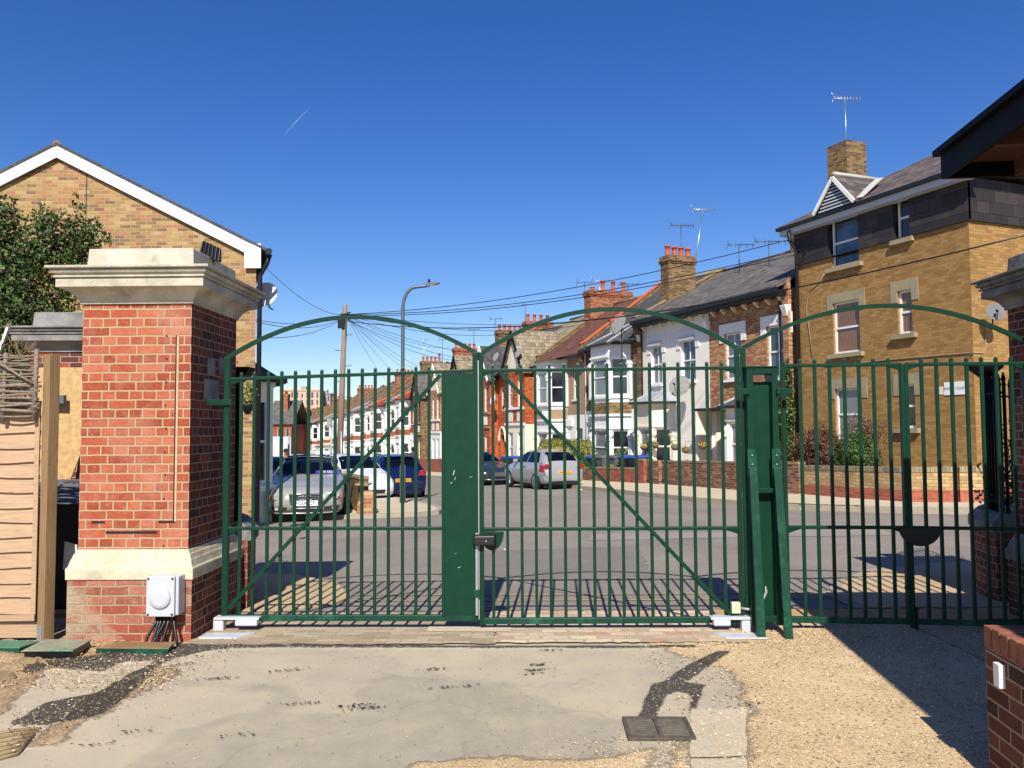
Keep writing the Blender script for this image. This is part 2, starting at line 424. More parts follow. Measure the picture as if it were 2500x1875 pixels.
# ground materials, laid out in plan
def ground_mat(name, stops, scale=1.2, grit=('000000', .0), rough=.9, bump=.004, fine=90, patch=None, speck=None):
    n = NT(name); v = n.coord('Object')
    f = n.math('ADD', n.math('MULTIPLY', n.noise(v, scale, 8, .68), .8), n.math('MULTIPLY', n.noise(v, scale*9, 4, .7), .2))
    out = n.ramp(f, stops)
    g = n.noise(v, fine, 3, .8); out = n.mix(.55, out, n.ramp(g, [(.3, (.45, .45, .45)), (.6, (1, 1, 1))]), 'MULTIPLY')
    if speck:
        vo = n.n('ShaderNodeTexVoronoi'); vo.inputs['Scale'].default_value = speck[1]; n.l(v, vo.inputs['Vector'])
        hs = n.n('ShaderNodeSeparateColor'); n.l(vo.outputs['Color'], hs.inputs[0])
        out = n.mix(n.math('MULTIPLY', n.math('GREATER_THAN', hs.outputs[0], speck[2]), .45), out, speck[0])
    n.set(out, rough, 0, .2); n.bump(g, bump); return n.mat
M['asphalt'] = ground_mat('road asphalt', [(.3, '7d756b'), (.5, '8d847a'), (.7, '9d9487')], .5, fine=120, speck=('a8a196', 90, .92))
M['concrete'] = ground_mat('dusty forecourt', [(.32, 'a59a88'), (.43, 'b5a890'), (.55, 'ccb997'), (.72, 'd6c49f')], .55, fine=110, bump=.004, speck=('8f836e', 110, .95))
M['oldasphalt'] = ground_mat('worn grey asphalt', [(.3, '9c9488'), (.48, 'aca291'), (.62, 'c2b498')], 1.3, fine=140, bump=.004, speck=('c6bba4', 150, .88))
M['pavement'] = ground_mat('pavement concrete', [(.3, 'bfb096'), (.7, 'd2c4a8')], .8, fine=60)
M['footway'] = ground_mat('beige footway', [(.3, 'b39a76'), (.6, 'c8b08a'), (.8, 'c49a7c')], .9, fine=60)
M['tar'] = ground_mat('fresh tar', [(.3, '2c2a28'), (.7, '413e3b')], 2, fine=70, bump=.012, speck=('cfc4ae', 110, .965))
M['tar_old'] = ground_mat('grey tar band', [(.3, '4d4944'), (.7, '6a645c')], 2, fine=90, bump=.008, speck=('8d8475', 120, .88))
M['gravel'] = ground_mat('sandy gravel bed', [(.3, 'b59970'), (.55, 'caae84'), (.75, 'd8be94')], .9, fine=95, bump=.006, speck=('e0cda8', 130, .72))
M['dirt'] = ground_mat('bare earth', [(.3, '84705a'), (.6, 'a58d6c'), (.8, 'b8a280')], 1.6, fine=60, bump=.015, speck=('c8b898', 95, .88))
M['sand'] = ground_mat('loose sand', [(.3, 'b8935f'), (.7, 'd0ad78')], 2, fine=50, bump=.012)
M['kerb'] = ground_mat('kerb stone', [(.3, '9a8f7c'), (.7, 'b5aa94')], 2, fine=60)
M['earth_far'] = ground_mat('open ground', [(.3, '7c7568'), (.7, '948a78')], .1, fine=30)
M['yellow_line'] = ground_mat('faded yellow paint', [(.38, '968c7c'), (.5, 'ab9a74'), (.7, 'c2a868')], 2.5, fine=60)
M['white_line'] = ground_mat('faded white paint', [(.35, 'a09a90'), (.6, 'c8c4ba')], 2.5, fine=60)
M['setts'] = brick('worn brick threshold', ['b3a285', 'a89678', 'bcab8e', '9a8a70', 'ab917a', 'b9aa90'], 'a0927a', bw=.225, bh=.075, ms=.012, stain='a39784', stainamt=.85, spots='d2c2a2', wob=.03, bump=.008)
M['setts_red'] = brick('broken brick threshold', ['d0bda0', 'bc9478', 'd8c8a8', 'b5a388', 'cfb899', 'c9a890'], 'b5a68a', bw=.225, bh=.11, ms=.02, stain='b3a690', stainamt=.75, spots='ddd0b4', wob=.05, bump=.014)
PEB = [plain('pebble pale', 'd8c8a6', .8, var=.15, scale=30), plain('pebble tan', 'b0906a', .8, var=.2, scale=30), plain('pebble grey', '8a7c68', .8, var=.2, scale=30), plain('pebble dark', '4a443c', .9, var=.2, scale=30)]
# ------------------------------------------------------------------ the ground
def drape(name, poly, mat, dz=0.0, cell=1.0, kind='structure', thick=0.0, disp=None, parent=None):
    bm = bmesh.new(); vs = [bm.verts.new((p[0], p[1], 0)) for p in poly]; bm.faces.new(vs)
    bmesh.ops.triangulate(bm, faces=bm.faces[:])
    xs = [p[0] for p in poly]; ys = [p[1] for p in poly]
    if cell:
        y = math.floor(min(ys)/cell)*cell
        while y < max(ys):
            bmesh.ops.bisect_plane(bm, geom=bm.verts[:]+bm.edges[:]+bm.faces[:], plane_co=(0, y, 0), plane_no=(0, 1, 0)); y += cell
        x = math.floor(min(xs)/cell)*cell
        while x < max(xs):
            bmesh.ops.bisect_plane(bm, geom=bm.verts[:]+bm.edges[:]+bm.faces[:], plane_co=(x, 0, 0), plane_no=(1, 0, 0)); x += cell
    bmesh.ops.remove_doubles(bm, verts=bm.verts[:], dist=.0004)
    for f in bm.faces:
        if f.normal.z < 0: f.normal_flip()
    bmesh.ops.recalc_face_normals(bm, faces=bm.faces[:])
    for f in bm.faces:
        f.normal_update()
    if bm.faces and sum(f.normal.z for f in bm.faces) < 0: bmesh.ops.reverse_faces(bm, faces=bm.faces[:])
    for v in bm.verts:
        z = gz(v.co.x, v.co.y)+dz
        if disp and not v.is_boundary: z += disp(v.co.x, v.co.y)
        v.co.z = z
    if thick:
        bd = [e for e in bm.edges if e.is_boundary]
        r = bmesh.ops.extrude_edge_only(bm, edges=bd)
        for g in r['geom']:
            if isinstance(g, bmesh.types.BMVert): g.co.z -= thick
    me = bpy.data.meshes.new(name); bm.to_mesh(me); bm.free()
    uv = me.uv_layers.new(name='UVMap')
    for l in me.loops:
        co = me.vertices[l.vertex_index].co; uv.data[l.index].uv = (co.x, co.y)
    me.materials.append(mat); o = bpy.data.objects.new(name, me); COL.objects.link(o)
    if kind: o['kind'] = kind
    if parent: o.parent = parent
    return o

def ragged(pts, amp=.03, step=.08, seed=1, closed=True):
    r = random.Random(seed); out = []; n = len(pts)
    for i in range(n if closed else n-1):
        a = Vector(pts[i][:2]); b = Vector(pts[(i+1) % n][:2]); L = (b-a).length; k = max(1, int(L/step)); d = (b-a).normalized() if L > 0 else Vector((1, 0)); nn = Vector((-d.y, d.x))
        for j in range(k):
            p = a+(b-a)*(j/k)+nn*r.uniform(-amp, amp); out.append((p.x, p.y))
    return out
def gp(*pts): return [tuple(G(*p)[:2]) for p in pts]

# far ground sheet, reaching the horizon
bm = MB(); xs = [-1500, -400, -150, -80, -60, -40, -25, -15, -8, -4, 0, 4, 8, 15, 30, 80, 400, 1500]; ys = [-60, -10, 0, 4, 6, 7.9, 9, 10, 11, 12, 13, 14, 20, 30, 45, 60, 80, 100, 115, 130, 200, 500, 3000]
for i in range(len(xs)-1):
    for j in range(len(ys)-1):
        bm.face([(x, y, gz(x, y)-.05) for x, y in ((xs[i], ys[j]), (xs[i+1], ys[j]), (xs[i+1], ys[j+1]), (xs[i], ys[j+1]))])
o = bm.build('ground', M['earth_far'], merge=True); tag(o, kind='structure')

# forecourt inside the gates: one sheet; where tar, tarmac, earth and gravel lie is stored as soft-edged areas
def sdist(px_, py_, poly):
    d = 1e9; ins = False; n = len(poly)
    for i in range(n):
        ax, ay = poly[i]; bx, by = poly[(i+1) % n]; ex, ey = bx-ax, by-ay; wx, wy = px_-ax, py_-ay
        t = max(0, min(1, (wx*ex+wy*ey)/(ex*ex+ey*ey+1e-12))); dx, dy = wx-ex*t, wy-ey*t; d = min(d, dx*dx+dy*dy)
        if (ay > py_) != (by > py_) and px_ < (bx-ax)*(py_-ay)/(by-ay)+ax: ins = not ins
    return -math.sqrt(d) if ins else math.sqrt(d)
worn_polys = [gp((300, 1873), (420, 1790), (560, 1745), (690, 1735), (860, 1740), (900, 1700), (905, 1660), (960, 1650), (1110, 1655), (1250, 1668), (1320, 1700), (1400, 1745), (1520, 1760), (1510, 1873))+[(0.55, 2.0), (-1.6, 2.0)],
  gp((440, 1662), (560, 1668), (690, 1672), (745, 1690), (720, 1725), (650, 1735), (670, 1705), (660, 1690), (560, 1680), (450, 1676)),
  gp((870, 1690), (900, 1665), (980, 1652), (1100, 1655), (1180, 1668), (1300, 1670), (1320, 1677), (1180, 1680), (1100, 1668), (960, 1662), (910, 1675), (935, 1720), (890, 1720))]
tar_polys = [gp((49, 1645), (60, 1628), (110, 1618), (220, 1606), (380, 1592), (450, 1577), (540, 1572), (700, 1574), (1150, 1578), (1700, 1578), (1700, 1584), (1150, 1583), (700, 1582), (560, 1584), (500, 1592), (440, 1605), (380, 1615), (300, 1617), (250, 1640), (180, 1637), (120, 1632), (80, 1650)),
  gp((19, 1770), (49, 1755), (108, 1719), (170, 1706), (238, 1692), (293, 1664), (369, 1621), (410, 1600), (440, 1602), (396, 1621), (347, 1675), (300, 1712), (228, 1757), (170, 1768), (114, 1772)),
  gp((1750, 1593), (1786, 1592), (1760, 1612), (1700, 1648), (1672, 1668), (1720, 1674), (1712, 1700), (1680, 1752), (1690, 1700), (1660, 1690), (1625, 1700), (1600, 1757), (1555, 1757), (1580, 1700), (1590, 1672), (1620, 1666), (1680, 1625))]
dirt_polys = [gp((-160, 1873), (0, 1745), (60, 1690), (110, 1640), (200, 1620), (330, 1600), (430, 1585), (560, 1560))+[(-2.4, 7.4), (-9, 7.4), (-9, 4.3)], gp((60, 1830), (170, 1740), (240, 1690), (330, 1640), (420, 1625), (440, 1640), (330, 1700), (240, 1750), (130, 1820))]
grav_polys = [[(1.05, 6.62), *[(p[0], p[1]) for p in gp((1780, 1640), (1830, 1720), (1828, 1760), (1826, 1873))], (1.05, 2), (9, 2), (9, 7.4), (1.9, 7.3)], gp((1640, 1815), (1640, 1900), (1690, 1900), (1686, 1815)), gp((1000, 1860), (1250, 1850), (1500, 1850), (1600, 1830), (1560, 1900), (1000, 1900))]
slab_polys = [gp((1688, 1735), (1822, 1735), (1822, 1850), (1684, 1853)), gp((1686, 1858), (1822, 1856), (1824, 1960), (1690, 1960))]
GX0, GX1, GY0, GY1, GC = -4.9, 3.4, 3.3, 7.62, .036
nx_, ny_ = int((GX1-GX0)/GC), int((GY1-GY0)/GC); gv = []; att = {k: [] for k in ('tar', 'worn', 'dirt', 'grav')}
hs_ = lambda x, y, s: .5*math.sin(x*s+1.3*math.sin(y*s*1.7))+.5*math.sin(y*s*1.3+1.1*math.sin(x*s*.8))
for j in range(ny_+1):
    for i in range(nx_+1):
        x = GX0+(GX1-GX0)*i/nx_; y = GY0+(GY1-GY0)*j/ny_; jit = .02*hs_(x, y, 9)+.012*hs_(x+3, y, 27)
        sd_ = {}
        for k, polys, w_ in (('tar', tar_polys, .05), ('worn', worn_polys, .16), ('dirt', dirt_polys, .12), ('grav', grav_polys, .16)):
            d = min(sdist(x, y, q) for q in polys)+jit*(.35 if k == 'tar' else 1.6); v = max(0, min(1, .5-d/w_)); sd_[k] = v; att[k].append(v)
        z = .012*sd_['tar']+.010*sd_['dirt']*(1+.7*hs_(x, y, 14))+.006*sd_['grav']*(1+.4*hs_(x, y, 11))
        if x < -3.3: z += .05*min(1, (-3.3-x))*max(0, hs_(x, y, 4))*sd_['dirt']*(1-sd_['tar'])
        if 3.45 < y and i not in (0, nx_) and j not in (0, ny_): gv.append((x, y, z))
        else: gv.append((x, y, 0))
me = bpy.data.meshes.new('forecourt'); me.from_pydata(gv, [], [(j*(nx_+1)+i, j*(nx_+1)+i+1, (j+1)*(nx_+1)+i+1, (j+1)*(nx_+1)+i) for j in range(ny_) for i in range(nx_)])
for k in att: a_ = me.attributes.new(k, 'FLOAT', 'POINT'); a_.data.foreach_set('value', att[k])
for p in me.polygons: p.use_smooth = True
n = NT('forecourt surface'); v = n.coord('Object')
fine = n.noise(v, 26, 6, .75); grit = n.noise(v, 150, 3, .8); big = n.noise(v, .55, 8, .68); mid = n.noise(v, 3.2, 6, .7)
conc = n.ramp(n.math('ADD', n.math('MULTIPLY', big, .7), n.math('MULTIPLY', mid, .3)), [(.34, 'a89e8c'), (.46, 'b7ab97'), (.58, 'c3b69b'), (.70, 'cdbd9c')])
worn = n.ramp(n.math('ADD', n.math('MULTIPLY', big, .5), n.math('MULTIPLY', mid, .5)), [(.36, 'a09787'), (.5, 'aea490'), (.62, 'bdb096')])
dirt_ = n.ramp(n.noise(v, 7, 6, .75), [(.3, '8a7458'), (.55, 'a88e6c'), (.7, 'c2aa86')])
grav_ = n.ramp(n.noise(v, 1.3, 6, .6), [(.3, 'bb9e75'), (.55, 'ceb288'), (.75, 'dcc49a')])
tar_ = n.ramp(n.noise(v, 30, 5, .8), [(.35, '2a2826'), (.65, '47433f')])
def at_(k): q = n.n('ShaderNodeAttribute', attribute_name=k); return q.outputs['Fac']
def edge(k, amp, lo, hi): return n.ramp(n.math('ADD', at_(k), n.math('MULTIPLY', n.math('SUBTRACT', n.math('ADD', n.math('MULTIPLY', fine, .55), n.math('MULTIPLY', grit, .45)), .5), amp)), [(lo, (0, 0, 0)), (hi, (1, 1, 1))])
out = n.mix(edge('worn', 1.3, .35, .65), conc, worn)
def stones(size, thr, col, base, amt=.8):
    vo = n.n('ShaderNodeTexVoronoi'); vo.inputs['Scale'].default_value = size; n.l(v, vo.inputs['Vector']); sc = n.n('ShaderNodeSeparateColor'); n.l(vo.outputs['Color'], sc.inputs[0])
    return n.mix(n.math('MULTIPLY', n.math('GREATER_THAN', sc.outputs[0], thr), amt), base, col)
out = n.mix(.6, out, n.ramp(grit, [(.32, (.55, .55, .55)), (.52, (1, 1, 1))]), 'MULTIPLY')
cr1 = n.n('ShaderNodeTexVoronoi', feature='DISTANCE_TO_EDGE'); cr1.inputs['Scale'].default_value = .55; nd_ = n.n('ShaderNodeTexNoise'); nd_.inputs['Scale'].default_value = 3; n.l(v, nd_.inputs['Vector']); vm = n.n('ShaderNodeVectorMath', operation='MULTIPLY_ADD'); n.l(nd_.outputs['Color'], vm.inputs[0]); vm.inputs[1].default_value = (.6, .6, .6); n.l(v, vm.inputs[2]); n.l(vm.outputs[0], cr1.inputs['Vector'])
out = n.mix(n.math('MULTIPLY', n.ramp(cr1.outputs['Distance'], [(.0, (1, 1, 1)), (.008, (0, 0, 0))]), .25), out, '7d7262')
dmask = edge('dirt', 1.6, .4, .62); out = n.mix(dmask, out, stones(110, .86, 'd5c6a6', dirt_, .7))
gmask = edge('grav', 1.9, .4, .6); out = n.mix(gmask, out, stones(120, .93, '7c6446', stones(150, .70, 'e4d2ac', grav_, .7), .7))
tmask = n.math('MULTIPLY', edge('tar', 2.2, .42, .62), .9); out = n.mix(tmask, out, stones(120, .955, 'c8baa0', tar_, .9))
n.set(out, .92, 0, .15); n.bump(n.math('ADD', n.math('MULTIPLY', grit, .4), n.math('MULTIPLY', n.math('MULTIPLY', fine, n.math('ADD', tmask, n.math('ADD', dmask, gmask))), .9)), .012)
me.materials.append(n.mat); o = bpy.data.objects.new('forecourt', me); COL.objects.link(o); o['kind'] = 'structure'
for q in ([(-9, -6), (9, -6), (9, 3.3), (-9, 3.3)], [(-9, 3.3), (GX0, 3.3), (GX0, 7.62), (-9, 7.62)]): drape('forecourt', q, M['concrete'], -.001, 0)
drape('gravel_bed', [(GX1, 3.3), (9, 3.3), (9, 7.62), (GX1, 7.62)], M['gravel'], .004, 0)
for q in slab_polys[:1]: drape('concrete_slab', ragged(q, .006, .05, 4), M['pavement'], .010, 0)
drape('concrete_slab', ragged(slab_polys[1], .006, .05, 4), M['pavement'], .010, 0)
# threshold strips across the gateway
t0 = G(430, 1579); t1 = G(1760, 1583)
def strip(name, ya, yb, xa, xb, mat, dz, seed, amp=.018):
    drape(name, ragged([(xa, ya), (xb, ya-.03), (xb, yb-.03), (xa, yb)], amp, .06, seed), mat, dz, .5)
strip('threshold', 6.62, 7.74, -2.7, -.15, M['setts'], .014, 11, .02)
strip('threshold', 6.62, 7.74, -.15, 1.85, M['setts_red'], .015, 12, .02)
strip('threshold', 7.3, 7.74, 1.85, 4.6, M['sand'], .018, 13, .03)
drape('threshold', [(-.72, 6.96), (-.02, 6.94), (-.02, 7.12), (-.72, 7.14)], M['pavement'], .020, 0)
strip('tar_joint', 7.66, 7.80, -2.6, 4.4, M['tar_old'], .012, 15, .012)
# tar trenches
cr_ = MB(); rc = random.Random(5)
for i, (px, py, k) in enumerate([(700, 1640, 60), (532, 1660, 60), (1058, 1637, 55), (1085, 1682, 30), (1137, 1678, 25), (870, 1726, 55), (885, 1733, 40), (1310, 1639, 70), (1345, 1590, 40), (1320, 1625, 50), (1300, 1648, 40), (568, 1800, 30), (450, 1624, 45), (740, 1720, 45), (910, 1733, 20), (1840, 1722, 25), (330, 1790, 25), (250, 1820, 20)]):
    p = G(px, py)
    for _ in range(int(k*.55)):
        a_ = rc.gauss(0, 1); x = p.x+a_*.055+rc.gauss(0, .012); y = p.y+a_*.012+rc.gauss(0, .014); s_ = rc.uniform(.004, .013); t_ = rc.random()*6
        cr_.raw([(x+s_*q*math.cos(t_+w_), y+s_*.6*q*math.sin(t_+w_), .012+zz) for w_, q, zz in ((0, 1.2, 0), (1.6, .9, 0), (3.1, 1.3, 0), (4.7, .8, 0), (0, 0, s_*.4))], [(0, 1, 4), (1, 2, 4), (2, 3, 4), (3, 0, 4)])
tag(cr_.build('tar_crumbs', M['tar']), kind='stuff')

# the street
def Dp(L, off): p = RP(L, off); return (p.x, p.y)
kr = [(14, 15.4), (11, 15.9), (8.87, 16.28), (8.0, 16.75), (7.28, 17.47), (6.6, 18.1), (6.11, 18.9), (5.5, 20.0), (4.73, 21.8), (2.81, 28.8), (1.9, 31.6), (-.6, 38)]
kr += [(-.6-.385*t, 38+.93*t) for t in (5, 12, 22, 40, 60, 85, 110)]
kl = [(-60, 18.6), (-12, 18.7), (-6.2, 19.15), (-3.7, 19.15), (-2.2, 19.35), (-1.75, 19.75), (-1.68, 20.4), (-1.85, 21.3), (-2.43, 23.2), (-3.5, 25.9), (-4.8, 29.2)]
kl += [(-4.8-.385*t, 29.2+.93*t) for t in (5, 12, 22, 40, 60, 85, 115)]
road = [(-60, 7.7), (14, 7.7)]+[(14, 15.4)]+kr[1:]+list(reversed(kl))
drape('road_patch', ragged([(-.6, 9.6), (1.6, 9.5), (1.9, 12.6), (-.9, 12.4)], .03, .1, 3), ground_mat('patched asphalt', [(.3, '78726b'), (.6, '888179')], 1.2, fine=120), .004, 1.0)
drape('road_patch', ragged([(1.2, 13.5), (6.0, 13.2), (6.2, 14.0), (1.4, 14.4)], .03, .1, 4), ground_mat('old patched asphalt', [(.3, '8a837b'), (.6, '9f978d')], 1.2, fine=120), .004, 1.0)
drape('road', [(-60, 7.78), (14.5, 7.78), (14.5, 15.4)]+kr+list(reversed(kl)), M['asphalt'], 0, 2.0)
def kerbstrip(name, line, side, w, h, mat, matk, outer):
    # kerb stones along a line, and the pavement behind to an outer line
    poly = list(line)+list(reversed(outer))
    drape(name, poly, mat, h, 2.0, thick=h+.05)
def off(line, k):
    out = []
    for i, p in enumerate(line):
        a = Vector(line[max(0, i-1)]); b = Vector(line[min(len(line)-1, i+1)]); d = (b-a).normalized(); n = Vector((d.y, -d.x)); q = Vector(p)+n*k; out.append((q.x, q.y))
    return out
kr_in = off(kr, .14); kl_in = off(kl, -.14)
drape('kerb', kr+list(reversed(kr_in)), M['kerb'], .125, 2.0, thick=.17)
drape('kerb', kl+list(reversed(kl_in)), M['kerb'], .10, 2.0, thick=.15)
outr = [(30, 15.3), (30, 60), (0, 75), (-38, 140)]
drape('pavement', kr_in[1:]+[(-38, 143), (0, 95), (30, 60), (30, 14.9)], M['pavement'], .12, 3.0)
drape('pavement', kl_in+[(-52, 140), (-60, 60), (-60, 18.75)], M['pavement'], .096, 3.0)
# corner footways each side of the gateway, with dropped kerbs
def arcpts(c, r, a0, a1, n=10): return [(c[0]+r*math.cos(R(a0+(a1-a0)*i/n)), c[1]+r*math.sin(R(a0+(a1-a0)*i/n))) for i in range(n+1)]
fl = [(-2.3, 7.8), (-1.75, 8.1), (-1.65, 8.5), (-2.0, 9.5), (-2.7, 10.2), (-5, 10.6), (-40, 10.6), (-40, 7.8)]
drape('footway', fl, M['footway'], .018, 2.0, thick=.06)
frr = [(3.3, 7.8), (3.25, 8.4), (3.6, 9.1), (4.3, 9.9), (5.4, 10.4), (14, 10.6), (14, 7.8)]
drape('footway', frr, M['footway'], .018, 2.0, thick=.06)
fk = frr[:6]; drape('kerb', off(fk, -.12)+list(reversed(fk)), M['kerb'], .012, 2.0)
def line_mark(name, pts, w, mat, dz=.006):
    a = off(pts, w/2); b = off(pts, -w/2); drape(name, ragged(a+list(reversed(b)), .004, .12, 5), mat, dz, 2.0)
line_mark('road_marking', [(-1.6, 8.34), (-.2, 8.30), (1.0, 8.27), (3.1, 8.30)], .05, M['yellow_line'])
line_mark('road_marking', [(-1.65, 8.66), (-.2, 8.62), (1.0, 8.58), (3.1, 8.62)], .05, M['yellow_line'])
line_mark('road_marking', [(-12, 18.4), (-6.2, 18.85), (-3.7, 18.85), (-2.1, 19.05), (-1.5, 19.6)], .05, M['yellow_line'])
line_mark('road_marking', [(-1.75, 21.9), (0.2, 21.6)], .08, M['white_line'])
tag(drape('grass', ragged([(p[0]+.0, p[1]) for p in kr[4:8]]+list(reversed(off(kr[4:8], .10))), .02, .08, 2), leafmat('verge weeds', '4a5228', '77803e'), .135, 0), kind='stuff')

# scattered pebbles: too many to count
pb = [MB() for _ in range(4)]; rr = random.Random(99)
OCT = [(1,0,0),(0,1,0),(-1,0,0),(0,-1,0),(0,0,1),(0,0,-1)]; OF = [(0,1,4),(1,2,4),(2,3,4),(3,0,4),(1,0,5),(2,1,5),(3,2,5),(0,3,5)]
def pebble(x, y, s, m, z0=0.0):
    a = rr.random()*6.28; ca, sa = math.cos(a), math.sin(a); sx, sy, sz = s*rr.uniform(.7, 1.3), s*rr.uniform(.5, 1), s*rr.uniform(.3, .6); z = gz(x, y)+z0+sz*.5
    pb[m].raw([(x+sx*p[0]*ca-sy*p[1]*sa, y+sx*p[0]*sa+sy*p[1]*ca, z+sz*p[2]) for p in OCT], OF, 0)
for i in range(9000):
    x = 1.0+3.2*rr.random()**1.1; y = 3.2+4.2*rr.random()
    if x < 1.25 and rr.random() < .5: continue
    pebble(x, y, rr.uniform(.004, .011), rr.choice((0, 0, 1, 1, 2)), .008)
for i in range(2600):
    x = rr.uniform(-4.2, 1.5); y = rr.uniform(3.3, 7.3)
    pebble(x, y, rr.uniform(.002, .006), rr.choice((0, 1, 2, 3)), .006)
for i in range(1500):
    x = rr.gauss(.75, .35); y = rr.gauss(4.3, .22); pebble(x, y, rr.uniform(.003, .008), rr.choice((0, 1, 2)), .004)
for i in range(1300):
    x = rr.gauss(2.0, .5); y = rr.gauss(6.75, .18); pebble(x, y, rr.uniform(.004, .011), rr.choice((0, 1, 1)), .01)
for i in range(900):
    u = rr.random(); p = G(20+560*u, 1800-225*u+rr.gauss(0, 22)); pebble(p.x, p.y, rr.uniform(.003, .009), rr.choice((0, 1, 2, 3, 3)), .016)
for i in range(1800):
    p = G(rr.uniform(-20, 430), rr.uniform(1570, 1690)); pebble(p.x, p.y, rr.uniform(.003, .011), rr.choice((0, 1, 2)), .02)
for i in range(4): tag(pb[i].build('gravel', PEB[i]), kind='stuff')
# larger lumps of broken rubble by the fence foot
def rock(name, p, s, mat, seed):
    r2 = random.Random(seed); me = MB(); ico = bmesh.new(); bmesh.ops.create_icosphere(ico, subdivisions=2, radius=1)
    vs = []
    for v in ico.verts:
        k = 1+.22*math.sin(v.co.x*4+seed)*math.cos(v.co.y*5+seed)+r2.uniform(-.06, .06); vs.append((p[0]+v.co.x*s*k, p[1]+v.co.y*s*.7*k, p[2]+s*.15+v.co.z*s*.42*k))
    me.raw(vs, [tuple(v.index for v in f.verts) for f in ico.faces]); ico.free(); return me.build(name, mat)
for i, (px, py, s) in enumerate([(45, 1552, .045), (80, 1560, .05), (18, 1570, .06), (25, 1640, .11), (70, 1625, .1), (100, 1610, .07), (5, 1660, .1), (230, 1590, .05), (270, 1580, .04), (470, 1568, .05), (500, 1555, .04)]):
    p = G(px, py); tag(rock('rubble_stone', p, s, M['dirt'] if i % 2 else M['coping'], i), 'pale lump of broken rubble lying in the earth along the foot of fence and pillar', 'stone', 'rubble lumps in the bare earth')

# ------------------------------------------------------------------ text
def text(name, s, size, mat, parent, loc, rot, ext=.002, align='CENTER'):
    cu = bpy.data.curves.new('t', 'FONT'); cu.body = s; cu.size = size; cu.align_x = align; cu.align_y = 'CENTER'; cu.extrude = ext
    to = bpy.data.objects.new('t', cu); COL.objects.link(to)
    me = bpy.data.meshes.new_from_object(to.evaluated_get(bpy.context.evaluated_depsgraph_get())); bpy.data.objects.remove(to); bpy.data.curves.remove(cu)
    me.name = name; me.materials.clear(); me.materials.append(mat); o = bpy.data.objects.new(name, me); COL.objects.link(o)
    o.parent = parent; o.location = loc; o.rotation_euler = rot; return o

# ------------------------------------------------------------------ brick pillars
def ringbox(x0, x1, y0, y1, z): return [(x0, y0, z), (x1, y0, z), (x1, y1, z), (x0, y1, z)]
def pillar(name, loc, rotz, w, d, label, front, side, stone, cap, zs, base=None, extra=True):
    """zs = pedestal top, moulding top, shaft top, cap top, block top ; local front face at y=0, x centred"""
    zp, zm, zsft, zc, zb = zs
    t = empty(name, loc, rotz, label, 'gate pillar'); hw = w/2; e = .055
    b = MB(); b.rings([ringbox(-hw-e, hw+e, -e, d+e, -.15), ringbox(-hw-e, hw+e, -e, d+e, zp)]); b.m = [1 if abs(sum((Vector(b.v[f[1]])-Vector(b.v[f[0]])).normalized()[k]*(1 if k == 1 else 0) for k in range(3))) > .9 else 0 for f in b.f]
    b.build('pedestal', [base or front, side], t)
    k = MB(); hm = zm-zp; prof = [(e+.012, zp), (e+.014, zp+.38*hm), (e+.004, zp+.42*hm), (e-.0, zp+.44*hm), (.042, zp+.66*hm), (.036, zp+.70*hm), (.026, zp+.84*hm), (.018, zp+.87*hm), (.006, zm)]
    k.rings([ringbox(-hw-p, hw+p, -p, d+p, z) for p, z in prof]); k.build('plinth_moulding', stone, t, bevel=.006)
    s = MB(); 
    x0, x1 = -hw, hw
    s.wallseg((x0, 0), (x1, 0), zm, zsft, [], 0, 0); s.wallseg((x1, 0), (x1, d), zm, zsft, [], 0, 1); s.wallseg((x1, d), (x0, d), zm, zsft, [], 0, 1); s.wallseg((x0, d), (x0, 0), zm, zsft, [], 0, 1)
    s.build('shaft', [front, side], t)
    if extra:   # recessed mortar joint round the patched panel
        g = MB(); fx0, fx1, fz0, fz1 = -hw+.105, hw-.115, zm+.225, zsft-.26
        for (a, bb, c, dd) in ((fx1, fx1+.016, fz0, fz1),): g.box(a, bb, -.006, .03, c, dd)
        g.build('mortar_joint', M['mortar'], t)
        g = MB(); g.box(fx1-.012, fx1-.001, -.004, .03, fz0, fz1)
        g.box(fx0, fx0+.11, -.005, .02, fz0-.012, fz0+.004); g.box(fx1-.13, fx1, -.005, .02, fz0-.012, fz0+.004); g.box(fx0+.12, fx1-.14, -.007, .02, fz0-.095, fz0-.078)
        g.build('crack', M['ink'], t)
        g = MB()
        for i in range(10): g.lathe([(.006, 0), (.006, .012)], n=8, M=Matrix.Translation((fx1-.085+.004*math.sin(i*9), .003, zm+.03+i*.19)) @ Matrix.Rotation(R(90), 4, 'X'))
        g.build('drill_hole', M['ink'], t)
    c = MB(); H = zc-zsft
    prof = [(.004, zsft), (.02, zsft+.0), (.022, zsft+.10*H), (.032, zsft+.12*H), (.036, zsft+.16*H), (.05, zsft+.24*H), (.075, zsft+.32*H), (.11, zsft+.385*H), (.148, zsft+.42*H), (.152, zsft+.425*H), (.152, zsft+.64*H), (.138, zsft+.645*H), (.138, zsft+.68*H), (.166, zsft+.685*H), (.166, zsft+.74*H), (.152, zsft+.745*H), (.156, zsft+.78*H), (.178, zsft+.80*H), (.188, zsft+.86*H), (.186, zsft+.88*H), (.172, zsft+.885*H), (.174, zsft+.92*H), (.212, zsft+.925*H), (.214, zsft+.985*H), (.206, zc)]
    c.rings([ringbox(-hw-p, hw+p, -p, d+p, z) for p, z in prof]); c.build('cap', cap, t, bevel=.003)
    bl = MB(); bl.rings([ringbox(-hw+.0, hw-.0, .03, d-.0, zc), ringbox(-hw+.012, hw-.012, .045, d-.01, zb)]); bl.build('cap_block', cap, t, bevel=.008)
    return t
